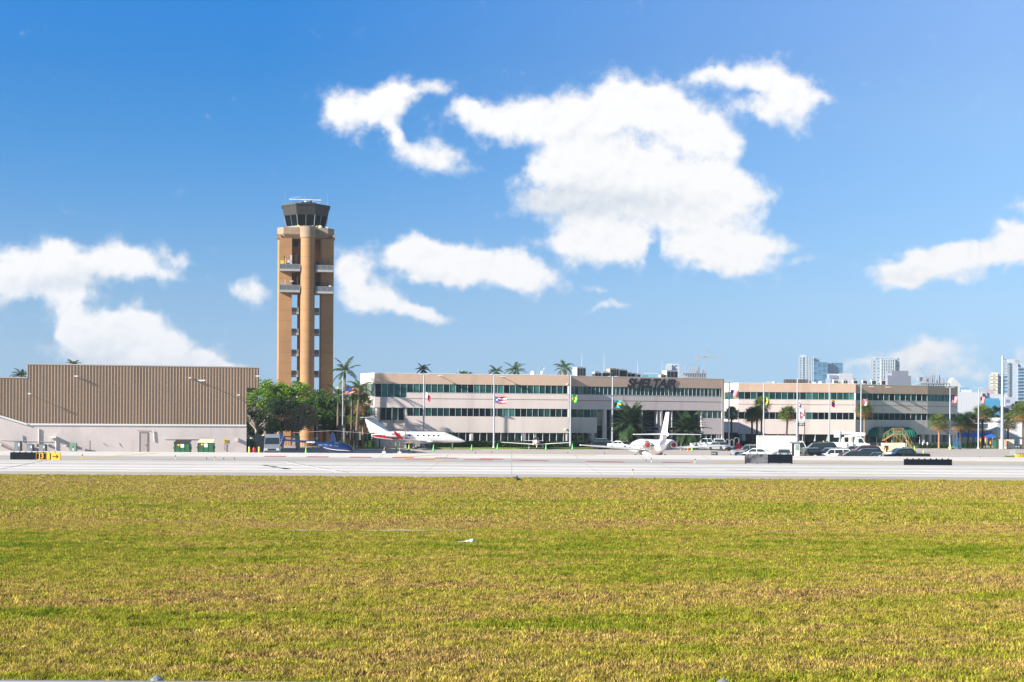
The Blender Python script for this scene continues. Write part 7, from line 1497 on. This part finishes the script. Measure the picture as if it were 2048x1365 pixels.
for px0, px1, py0, D, c, lb in ((1999, 2011, 880, 264, (.50, .36, .27), 'peach wall block left, beside the thick mast'), (2013, 2026, 880, 265, (.60, .52, .42), 'cream wall block right of the street lamp pole'), (1989, 1998, 881, 266, (.02, .09, .05), 'dark green cabinet left of the peach block'), (2042, 2062, 880, 266, (.62, .54, .45), 'cream block at the picture edge')):
    w = (px1 - px0) / F * D; o = MB().box(-w / 2, w / 2, -.6, .6, 0, W(px0, py0, D).z).box(-w / 2 - .05, w / 2 + .05, -.65, .65, W(px0, py0, D).z, W(px0, py0, D).z + .08).build('wall_block', mat('wall_block', c, .85, var=.08, vs=2)); o.location = (GX((px0 + px1) / 2, D, 1), D, 0); tag(o, lb, 'wall')
t = thing('street_lamp', 'thin dark street lamp standing right of the thick mast', 'lamp', (GX(2010.5, 266, 2), 266, 0), 0); MB().tube((0, 0, 0), (0, 0, W(2010, 822, 266).z), .09, .06, 8).build('pole', DARK, t); MB().cbox((-.1, 0, W(2010, 822, 266).z), (.5, .3, .15)).build('lamp_head', DARK, t); MB().cbox((.1, 0, 1.9), (.4, .3, .5)).build('control_box', DARK, t)
# person beside the annex, seen over the hedge
def person(label, px, D, z=0.0, shirt=(.33, .35, .45), h=1.72):
    k = h / 1.75; J = [(0, 0, .95), (0, 0, 1.15), (0, .0, 1.38), (0, 0, 1.5), (0, -.01, 1.64), (.19, 0, 1.40), (.25, .03, 1.12), (.24, -.12, .92), (-.19, 0, 1.40), (-.25, .03, 1.12), (-.22, -.12, .92), (.09, 0, .9), (.1, 0, .5), (.1, .03, .08), (.1, -.12, .04), (-.09, 0, .9), (-.1, -.02, .5), (-.1, .03, .08), (-.1, -.12, .04)]
    E = [(0, 1), (1, 2), (2, 3), (3, 4), (2, 5), (5, 6), (6, 7), (2, 8), (8, 9), (9, 10), (0, 11), (11, 12), (12, 13), (13, 14), (0, 15), (15, 16), (16, 17), (17, 18)]
    r = [.15, .14, .15, .06, .10, .06, .045, .04, .06, .045, .04, .09, .065, .045, .04, .09, .065, .045, .04]
    me = bpy.data.meshes.new('person'); me.from_pydata([tuple(c * k for c in p) for p in J], E, []); o = bpy.data.objects.new('person', me); lk(o); sm = o.modifiers.new('skin', 'SKIN')
    for i, sv in enumerate(me.skin_vertices[0].data): sv.radius = (r[i] * k, r[i] * k * .8); sv.use_root = i == 0
    o.modifiers.new('sub', 'SUBSURF').levels = 1; sm.use_smooth_shade = True; me.materials.append(mat('clothes', shirt, .9)); o.location = (GX(px, D, 1), D, z); tag(o, label, 'person')
    hd = MB().lathe([(.0, 1.52), (.06, 1.54), (.085, 1.62), (.09, 1.70), (.07, 1.77), (.0, 1.80)], 12).build('head', mat('skin', (.40, .24, .17), .6), o, smooth=True); MB().lathe([(.093, 1.68), (.098, 1.73), (.08, 1.79), (.0, 1.83)], 12).build('hair', BLACK, o, smooth=True); return o
person('person in a grey blue shirt behind the annex hedge posts', 1848, 268)
# motorbike-like service cart with yellow lamp left of the utility truck
t = thing('service_cart', 'low white service cart with yellow beacon left of the utility truck', 'service cart', (GX(1651, 226, .6), 226, 0), 0)
MB().side([(-1.4, .3), (1.4, .3), (1.45, .75), (.7, .85), (.3, 1.15), (-.5, 1.15), (-1.4, .85)], .6).build('body', WHITE, t, bevel=.04); MB().tube((-.3, 0, 1.15), (-.3, 0, 1.6), .05).build('mast', DARK, t); MB().lathe([(.12, 1.55), (.12, 1.72), (.0, 1.78)], 10, (-.3, 0, 0)).build('beacon', YEL, t); MB().cbox((-1.0, 0, 1.1), (.4, .6, .4)).build('seat', DARK, t)
for x in (-.9, .9):
    for s_ in (-.55, .55): MB().lathe([(.05, -.1), (.27, -.1), (.3, 0), (.27, .1), (.05, .1)], 12, (x, s_, .3), 'Y').build('wheel', RUBBER, t)
# --- white sheds far right
t = thing('white_shed', 'long low white warehouse with dark window strip beyond the blue awning', 'building', (GX(1985, 318, 2), 318, 0), 0); WH = mat('warehouse_white', (.66, .66, .64), .7, var=.06, vs=.3)
def wz(py, D, px=1985): return W(px, py, D).z
MB().box(-7.5, 4.0, 0, 14, 0, wz(842, 318)).build('wall', WH, t); MB().box(-7.8, 4.2, -.5, 14.4, wz(842, 318), wz(836, 318)).build('roof', mat('shed_roof', (.8, .8, .78), .5), t); MB().box(-6.5, 2.5, -.06, 0, wz(857, 318), wz(848, 318)).build('window_strip', mat('strip_glass', (.03, .05, .07), .15), t); MB().box(-7.6, 3.9, -3, -.1, wz(862, 318), wz(859.5, 318)).build('lower_roof', mat('cream_roof', (.66, .62, .52), .7), t)
for i in range(5): MB().box(-7 + i * 2.2, -5.3 + i * 2.2, -2.6, -.05, 0, wz(863, 318)).build('store_front', mat('store_cream', (.55, .45, .33), .8, var=.3, vs=1), t)
t = thing('white_shed', 'white warehouse with roller door and stepped right end at the picture edge', 'building', (GX(2026, 312, 2), 312, 0), 0)
MB().box(-3.5, 4.2, 0, 12, 0, wz(845, 312, 2026)).box(4.2, 9, .5, 12, 0, wz(851, 312, 2026)).build('wall', mat('warehouse_grey', (.60, .62, .64), .7, var=.06, vs=.3), t); MB().box(-1.8, .9, -.05, 0, 0, wz(868, 312, 2026)).build('roller_door', mat('roller', (.5, .5, .48), .6), t); MB().box(-3.7, 4.4, -.2, 12.2, wz(845, 312, 2026), wz(844, 312, 2026)).box(4.4, 9.2, .3, 12.2, wz(851, 312, 2026), wz(850, 312, 2026)).build('roof', LGREY, t)
for a, b in ((5, 6.2), (5, 6.2)): pass
MB().box(4.8, 6.4, .44, .5, wz(862, 312, 2026), wz(859, 312, 2026)).box(4.8, 6.4, .44, .5, wz(874, 312, 2026), wz(870, 312, 2026)).build('window', DARK, t)
# ---------------------------------------------------------------- skyline
def gridmat(name, wall, win, sx, sz, fx=.55, fz=.55, rough=.5, var=.5):
    "wall with rows of openings, counted in metres"
    m = bpy.data.materials.new(name); m.use_nodes = True; N, L = nodes(m); b = N['Principled BSDF']; b.inputs['Roughness'].default_value = rough
    tcn = N.new('ShaderNodeTexCoord'); sp = N.new('ShaderNodeSeparateXYZ'); L.new(tcn.outputs['Object'], sp.inputs[0])
    def mt(op, *a):
        q = N.new('ShaderNodeMath'); q.operation = op
        for i, v in enumerate(a):
            if isinstance(v, (int, float)): q.inputs[i].default_value = v
            else: L.new(v, q.inputs[i])
        return q.outputs[0]
    h = mt('ADD', sp.outputs[0], sp.outputs[1]); a = mt('LESS_THAN', mt('FRACT', mt('DIVIDE', h, sx)), fx); c = mt('LESS_THAN', mt('FRACT', mt('DIVIDE', sp.outputs[2], sz)), fz)
    wnz = N.new('ShaderNodeTexWhiteNoise'); wnz.noise_dimensions = '2D'; cb = N.new('ShaderNodeCombineXYZ'); L.new(mt('FLOOR', mt('DIVIDE', h, sx)), cb.inputs[0]); L.new(mt('FLOOR', mt('DIVIDE', sp.outputs[2], sz)), cb.inputs[1]); L.new(cb.outputs[0], wnz.inputs['Vector'])
    mx0 = N.new('ShaderNodeMix'); mx0.data_type = 'RGBA'; L.new(wnz.outputs['Value'], mx0.inputs[0]); mx0.inputs[6].default_value = (*[q * (1 - var) for q in win], 1); mx0.inputs[7].default_value = (*[min(1, q * (1 + var)) for q in win], 1)
    mx = N.new('ShaderNodeMix'); mx.data_type = 'RGBA'; L.new(mt('MULTIPLY', a, c), mx.inputs[0]); mx.inputs[6].default_value = (*wall, 1); L.new(mx0.outputs[2], mx.inputs[7]); L.new(mx.outputs[2], b.inputs['Base Color']); return m
def tower(name, label, parts, D, cat='tower block', dep=26):
    "parts: px0, px1, py_top, y offset, depth, material, part name; storeys are real slabs"
    pxc = (min(p[0] for p in parts) + max(p[1] for p in parts)) / 2; X0 = GX(pxc, D, 60); t = thing(name, label, cat, (X0, D, 0), 0, None)
    for p in parts:
        px0, px1, py, yo, dp, m, nm = p[:7]; opt = p[7] if len(p) > 7 else {}
        x0, x1 = GX(px0, D + yo, 60) - X0, GX(px1, D + yo, 60) - X0; zt = W((px0 + px1) / 2, py, D + yo).z; zb = opt.get('zb', 0)
        if isinstance(zb, tuple): zb = W((px0 + px1) / 2, zb[0], D + yo).z
        kb = (D + yo + dp) / (D + yo) - 1; o = MB().prism([(x0, yo), (x1, yo), (x1 + (x1 + X0) * kb, yo + dp), (x0 + (x0 + X0) * kb * .97, yo + dp)], zb, zt).build(nm, m, t)
        if opt.get('slabs'):
            st, sm, pr_ = opt['slabs']; mb = MB(); z = zb + st
            while z < zt - .5: mb.box(x0 - .3, x1 + .3, yo - pr_, yo + 1, z, z + .55); z += st
            mb.build('balcony_slabs', sm, t)
        if opt.get('fins'):
            n, sm, pr_, fw = opt['fins']; mb = MB()
            for i in range(n + 1): xx = x0 + (x1 - x0) * i / n; mb.box(xx - fw / 2, xx + fw / 2, yo - pr_, yo, zb, zt)
            mb.build('fins', sm, t)
    return t
SW = mat('hazed_white', (.42, .47, .52), .6); SWs = mat('hazed_slab', (.48, .53, .58), .6)  # skyline whites blued and dimmed, distance haze put into the colour
GBL = gridmat('glass_blue', (.10, .22, .34), (.05, .14, .24), 6, 3.4, .8, .7, .2); GBL2 = gridmat('glass_blue_light', (.22, .36, .48), (.10, .24, .36), 7, 3.4, .8, .75, .2); WG1 = gridmat('hazed_white_windows', (.40, .45, .50), (.09, .14, .20), 5.5, 3.3, .45, .5); WG3 = gridmat('hazed_white_windows_dense', (.42, .47, .53), (.10, .15, .22), 4.2, 3.3, .55, .55); LIL = gridmat('lilac_windows', (.42, .43, .50), (.16, .20, .30), 5.5, 3.4, .45, .55); CRW = gridmat('cream_windows', (.62, .57, .46), (.22, .24, .25), 5, 3.3, .4, .5)  # white walls here also carry painted blue haze
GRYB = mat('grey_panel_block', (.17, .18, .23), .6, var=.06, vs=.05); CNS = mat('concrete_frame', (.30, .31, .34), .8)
tower('glass_tower', 'pale blue glass tower pair with left flank painted sunlit white, tallest behind the annex roof', [(1597, 1607, 714, 0, 20, WG3, 'sunlit_flank'), (1607, 1613, 711, 1, 22, SW, 'white_core'), (1613, 1626, 714, 2, 22, GBL2, 'glass_wing', {'fins': (4, SWs, .8, 1.2)}), (1626, 1641, 717, 6, 24, GBL2, 'glass_wing'), (1627, 1655, 724.5, -2, 24, GBL, 'curved_glass_front', {'slabs': (3.4, GBL2, .5)}),  # left flank is a separate part, sunlight painted as white
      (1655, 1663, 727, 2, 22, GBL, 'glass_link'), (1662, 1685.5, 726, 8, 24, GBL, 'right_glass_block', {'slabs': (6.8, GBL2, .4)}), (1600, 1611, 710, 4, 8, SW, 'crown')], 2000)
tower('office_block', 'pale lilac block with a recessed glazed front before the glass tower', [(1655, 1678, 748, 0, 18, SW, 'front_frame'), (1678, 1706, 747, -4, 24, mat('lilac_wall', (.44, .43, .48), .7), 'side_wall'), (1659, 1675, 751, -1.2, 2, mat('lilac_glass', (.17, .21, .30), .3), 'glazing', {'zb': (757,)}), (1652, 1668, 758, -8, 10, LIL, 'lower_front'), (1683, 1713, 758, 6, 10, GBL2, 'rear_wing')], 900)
tower('hotel_tower', 'white hotel tower with rows of dark balconies and open roof frame', [(1742, 1762, 719, 0, 22, WG3, 'left_wing', {'slabs': (3.3, SWs, .4)}), (1762, 1789, 718, -2, 22, WG1, 'centre', {'slabs': (3.3, SWs, 1.2), 'fins': (6, SWs, 1.0, .9)}), (1789, 1799, 716, 1, 22, SW, 'right_wing', {'slabs': (6.6, GRYB, .3)}), (1745, 1797, 714.5, 2, 10, SW, 'roof_frame'), (1751, 1796, 716.2, 1.4, 2, mat('roof_shadow', (.22, .24, .28), .6), 'roof_shade_strip', {'zb': (719,), 'fins': (5, SWs, .4, .8)})], 1500)  # dark strip on the roof frame paints the shade inside it
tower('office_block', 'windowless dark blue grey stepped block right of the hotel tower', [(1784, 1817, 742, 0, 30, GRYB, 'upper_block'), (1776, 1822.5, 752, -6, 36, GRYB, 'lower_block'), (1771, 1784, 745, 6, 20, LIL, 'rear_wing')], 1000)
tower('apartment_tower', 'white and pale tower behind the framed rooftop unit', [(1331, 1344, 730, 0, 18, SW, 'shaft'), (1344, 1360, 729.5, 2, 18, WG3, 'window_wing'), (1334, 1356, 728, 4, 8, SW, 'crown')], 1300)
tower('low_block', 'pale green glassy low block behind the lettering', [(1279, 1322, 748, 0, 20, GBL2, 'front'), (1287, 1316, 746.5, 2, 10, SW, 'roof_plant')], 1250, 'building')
# building under construction
def site(label, px0, px1, pyt, D, n, extra):
    X0 = GX((px0 + px1) / 2, D, 40); t = thing('concrete_frame', label, 'building site', (X0, D, 0), 0); w = (px1 - px0) / F * D; zt = W((px0 + px1) / 2, pyt, D).z; mb = MB(); nz = int(zt / 4.2)
    for i in range(nz + 1): mb.box(-w / 2, w / 2, -8, 8, zt - i * 4.2 - .5, zt - i * 4.2)
    mb.build('floor_slab', CNS, t); mb = MB(); nc = n
    for i in range(nc + 1):
        for y in (-7, 0, 7): mb.box(-w / 2 + w * i / nc - .45, -w / 2 + w * i / nc + .45, y - .4, y + .4, 0, zt)
    mb.build('columns', CNS, t); mb = MB(); r_ = random.Random(3)
    for k in range(extra): x = r_.uniform(-w / 2, w / 2); mb.box(x - .3, x + .3, -3, -2.4, zt, zt + r_.uniform(1, 7))
    mb.build('rebar_and_forms', CNS, t)
    return t
s_ = site('skeletal concrete building site behind the right end of the lettered roof', 1364, 1410, 747, 1400, 10, 26)
mb = MB(); mb.path([(-8, 0, W(1376, 748, 1400).z), (-7.5, 0, W(1376, 734, 1400).z), (-3, 0, W(1381, 728, 1400).z), (2, 0, W(1385, 733, 1400).z)], [.5, .5, .4, .3], 5); mb.build('concrete_pump_boom', CNS, s_)
site('dark building site with cranes right of the grey stepped block', 1835, 1893, 767, 1100, 12, 22)
def crane(label, px, pyt, pyb, D, jl, jr, tilt=0, m=None):
    X0 = GX(px, D, 60); t = thing('tower_crane', label, 'crane', (X0, D, 0), 0); zt = W(px, pyt, D).z; m = m or CNS; s_ = 1.6 * D / 1400; mb = MB(); z = 0
    for a in (-s_ / 2, s_ / 2):
        for b in (-s_ / 2, s_ / 2): mb.bar((a, b, 0), (a, b, zt), .3 * D / 1400)
    while z < zt - s_: mb.bar((-s_ / 2, -s_ / 2, z), (s_ / 2, -s_ / 2, z + s_ * 1.5), .2).bar((s_ / 2, -s_ / 2, z), (-s_ / 2, -s_ / 2, z), .2); z += s_ * 1.5
    mb.build('mast', m, t); pj = F / D; zj = zt - 3 * D / 1400
    if not tilt: MB().bar((-jl / pj, 0, zj), (jr / pj, 0, zj), .9 * D / 1400, 1.0 * D / 1400).bar((0, 0, zt + 5), (jr / pj * .6, 0, zj), .25).bar((0, 0, zt + 5), (-jl / pj, 0, zj), .25).bar((0, 0, zt), (0, 0, zt + 5), .6).build('jib', m, t); MB().cbox((-jl / pj, 0, zj - 2), (3, 2, 4)).build('counterweight', m, t)
    else: MB().bar((0, 0, zj), (jr / pj, 0, zj + tilt / pj), .7).bar((0, 0, zj), (-6, 0, zj + 9), .6).bar((-6, 0, zj + 9), (jr / pj, 0, zj + tilt / pj), .2).build('jib', m, t); MB().cbox((-4, 0, zj), (8, 3, 3)).build('counterweight', m, t)
crane('tall tower crane with level jib behind the right end of the lettered roof', 1409, 708, 760, 1400, 14, 38); crane('luffing crane over the dark building site', 1856, 753, 780, 1100, 0, 14, 18, CNS)
o = MB().box(-.9, .9, -.9, .9, 0, W(1866, 752, 1100).z).cbox((0, 0, W(1866, 752, 1100).z), (3.5, 2, 1.5)).build('hoist_mast', CNS); o.location = (GX(1866, 1100, 40), 1100, 0); tag(o, 'short hoist mast right of the luffing crane', 'hoist')
# pyramid topped building
t = tower('pyramid_building', 'white stepped building with pyramid glass top right of the cranes', [(1899, 1935, 775, 0, 20, SW, 'podium'), (1920, 1939, 775, -2, 18, GBL2, 'glass_side')], 1200, 'building'); X0 = t.location.x
mb = MB()
for k in range(7):
    a = W(1911, 775 - k * 2.8, 1200).z; b = W(1911, 775 - (k + 1) * 2.8, 1200).z; x0, x1 = GX(1899 + k * 1.8, 1200, 40) - X0, GX(1925 - k * 1.9, 1200, 40) - X0; mb.box(x0, x1, k, 20 - k, a, b)
mb.build('stepped_pyramid', mat('pyramid_white', (.46, .47, .48), .4), t)
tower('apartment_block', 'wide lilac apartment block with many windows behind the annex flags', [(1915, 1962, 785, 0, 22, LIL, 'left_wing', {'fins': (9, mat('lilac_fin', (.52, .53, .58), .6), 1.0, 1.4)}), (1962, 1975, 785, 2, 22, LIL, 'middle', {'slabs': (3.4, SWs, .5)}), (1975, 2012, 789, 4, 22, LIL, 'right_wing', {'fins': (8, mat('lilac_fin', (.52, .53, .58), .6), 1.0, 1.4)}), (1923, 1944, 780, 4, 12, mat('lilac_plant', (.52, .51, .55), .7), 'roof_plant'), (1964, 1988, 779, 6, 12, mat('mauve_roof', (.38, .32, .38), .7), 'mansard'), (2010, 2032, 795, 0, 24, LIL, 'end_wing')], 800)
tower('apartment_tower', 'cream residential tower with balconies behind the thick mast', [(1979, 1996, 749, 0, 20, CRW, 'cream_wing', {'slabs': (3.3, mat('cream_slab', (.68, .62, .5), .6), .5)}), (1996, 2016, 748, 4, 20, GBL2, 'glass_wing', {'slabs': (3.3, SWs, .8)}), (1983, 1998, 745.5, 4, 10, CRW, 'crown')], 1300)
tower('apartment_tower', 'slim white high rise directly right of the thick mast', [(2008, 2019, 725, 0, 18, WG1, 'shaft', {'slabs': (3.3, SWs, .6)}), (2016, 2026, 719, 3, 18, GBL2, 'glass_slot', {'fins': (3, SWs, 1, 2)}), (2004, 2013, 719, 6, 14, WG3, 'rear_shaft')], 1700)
tower('apartment_tower', 'white tower with blue balconies cut by the right picture edge', [(2029, 2036, 727, 0, 20, SW, 'sunlit_flank'), (2036, 2062, 735, -1, 22, GBL, 'balcony_front', {'slabs': (3.4, SWs, 1.5)}), (2033, 2060, 727, 2, 20, SW, 'crown'), (2031, 2040, 721, 5, 6, CNS, 'roof_plant')], 1500)  # white flank paints the sunlit left side
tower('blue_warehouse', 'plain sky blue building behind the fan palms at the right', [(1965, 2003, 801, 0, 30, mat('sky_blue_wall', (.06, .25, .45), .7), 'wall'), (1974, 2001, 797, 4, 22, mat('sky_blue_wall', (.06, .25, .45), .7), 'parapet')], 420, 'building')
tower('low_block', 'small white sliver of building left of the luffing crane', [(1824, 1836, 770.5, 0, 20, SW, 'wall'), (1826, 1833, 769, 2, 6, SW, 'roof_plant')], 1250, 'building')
# distant band of trees and roofs on the horizon
rnd = random.Random(77); mb = MB(); lst = []
x = -700
while x < 1400:
    D = rnd.uniform(560, 900); r = rnd.uniform(6, 12); h = rnd.uniform(5, 10)
    for _ in range(60):
        d = Vector((rnd.gauss(0, 1), rnd.gauss(0, 1), abs(rnd.gauss(0, 1)))).normalized(); p = Vector((x + d.x * r, D + d.y * r, d.z * h)); a = Vector((rnd.uniform(-1, 1), rnd.uniform(-1, 1), rnd.uniform(-1, 1))).normalized() * rnd.uniform(.8, 1.8); b = a.cross(Vector((0, 1, rnd.uniform(-1, 1)))).normalized() * 1.0
        mb.add([p - a, p - b, p + a, p + b], [(0, 1, 2, 3)])
    x += rnd.uniform(3, 6)
o = mb.build('distant_trees', LHZ); o['kind'] = 'stuff'
# ---------------------------------------------------------------- near things: bird, litter, sand, fence
t = thing('bird', 'small black bird standing in the dry grass near the runway', 'bird', (GX(1034, 104, .1), 104, .06), R(165), None)
me = bpy.data.meshes.new('body'); me.from_pydata([(.30, 0, .34), (.2, 0, .32), (.12, 0, .27), (0, 0, .22), (-.14, 0, .17), (-.34, 0, .12)], [(0, 1), (1, 2), (2, 3), (3, 4), (4, 5)], []); o = bpy.data.objects.new('body', me); lk(o, t); sm = o.modifiers.new('skin', 'SKIN')
for i, sv in enumerate(me.skin_vertices[0].data): sv.radius = ((.012, .055, .05, .10, .07, .03)[i],) * 2; sv.use_root = i == 3
o.modifiers.new('sub', 'SUBSURF').levels = 2; FTH = mat('black_feathers', (.008, .008, .01), .6); me.materials.append(FTH)
for s_ in (-1, 1):
    MB().add([(.06, s_ * .08, .28), (-.1, s_ * .1, .27), (-.3, s_ * .05, .16), (-.1, s_ * .11, .15), (.05, s_ * .1, .2), (-.1, s_ * .07, .2)], [(0, 1, 5), (1, 2, 5), (2, 3, 5), (3, 4, 5), (4, 0, 5), (0, 1, 2, 3, 4)]).build('wing', FTH, t); MB().tube((.0, s_ * .04, .14), (.01, s_ * .04, -.05), .01, n=5).build('leg', FTH, t)
MB().add([(-.1, -.0, .26), (-.02, .02, .5), (.1, .0, .3), (.0, -.02, .45)], [(0, 1, 2), (0, 3, 2)]).build('raised_wing', FTH, t)
rnd = random.Random(9); mb = MB(); 
for (cx, cy, r, h) in ((.16, 0, .17, .2), (.0, .03, .15, .13), (-.14, .05, .13, .10), (-.27, 0, .12, .08), (-.4, .04, .09, .06)):
    n = 9; ring = [(cx + r * math.cos(2 * math.pi * k / n) * rnd.uniform(.7, 1.2), cy + r * .7 * math.sin(2 * math.pi * k / n) * rnd.uniform(.7, 1.2), .0) for k in range(n)]; mid = [(cx + r * .6 * math.cos(2 * math.pi * k / n + .3) * rnd.uniform(.6, 1.3), cy + r * .5 * math.sin(2 * math.pi * k / n), h * rnd.uniform(.5, 1.05)) for k in range(n)]
    mb.add(ring + mid + [(cx, cy, h)], [(k, (k + 1) % n, n + (k + 1) % n, n + k) for k in range(n)] + [(n + k, n + (k + 1) % n, 2 * n) for k in range(n)])
DL = 4.4 * F / (1088 - 845); o = mb.build('plastic_bag', mat('bag_white', (.62, .64, .68), .5, bump=.6, bs=30)); o.location = (GX(937, DL), DL, .03); o.scale = (.8, .8, .7); tag(o, 'crumpled white plastic bag lying in the grass', 'litter')
# bare sandy scrape
sm_ = mat('bare_sand', (.42, .33, .25), .95, var=.25, vs=3); rnd = random.Random(4)
def scrape(px, py, rx, ry, seed):
    D = 4.35 * F / (py - 845 + (1024 - px) * RHO); r_ = random.Random(seed); n = 26; pts = []
    for k in range(n): a = 2 * math.pi * k / n; q = r_.uniform(.55, 1.15); pts.append((GX(px, D) + rx * q * math.cos(a), D + ry * q * math.sin(a)))
    o = MB().add([(x, y, .058) for x, y in pts] + [(GX(px, D), D, .066)], [(k, (k + 1) % n, n) for k in range(n)]).build('bare_sand', sm_); o['kind'] = 'structure'
for a in ((810, 1060.5, 1.15, .35, 1), (760, 1062, .8, .25, 2), (840, 1062, .9, .25, 3), (885, 1061, .7, .2, 4), (610, 1061, .7, .25, 5), (660, 1062, .4, .2, 6), (920, 1063, .6, .2, 7)): scrape(*a)
# perimeter fence in the foreground, only its top just in frame
t = thing('chain_link_fence', 'chain link perimeter fence whose posts just reach the bottom edge', 'fence', (0, 7.5, 0), 0); FZ = W(40, 1365.6, 7.5).z; ZF = mat('zinc', (.30, .31, .33), .4, .5)
MB().tube((-9, 0, FZ), (9, 0, FZ), .014, n=8).build('top_rail', ZF, t); mb = MB()
for k in range(-60, 61): x = k * .14; mb.bar((x, 0, .1), (x, 0, FZ), .004)
for k in range(20): mb.bar((-9, 0, .12 + k * .15), (9, 0, .12 + k * .15), .004)
mb.build('wire_mesh', ZF, t)
for px in (310, 1448 + 0, 310 - 1138 / 1, 1448 + 1138): 
    x = GX(px, 7.5, FZ); MB().tube((x, 0.04, 0), (x, .04, FZ + .005), .03, n=10).lathe([(.036, FZ), (.034, FZ + .02), (.0, FZ + .04)], 10, (x, .04, 0)).build('post', ZF, t)
# ---------------------------------------------------------------- haze
HZ_ON = True
if HZ_ON:
    hm = bpy.data.materials.new('haze_air'); hm.use_nodes = True; N, L = nodes(hm); N.clear(); o_ = N.new('ShaderNodeOutputMaterial'); v_ = N.new('ShaderNodeVolumePrincipled'); v_.inputs['Color'].default_value = (.74, .87, 1, 1); v_.inputs['Density'].default_value = .00017; v_.inputs['Anisotropy'].default_value = .3; L.new(v_.outputs[0], o_.inputs['Volume'])
    hz_ = MB().box(-1500, 2200, -30, 2300, -1.5, 118).build('haze', hm); hz_['kind'] = 'stuff'
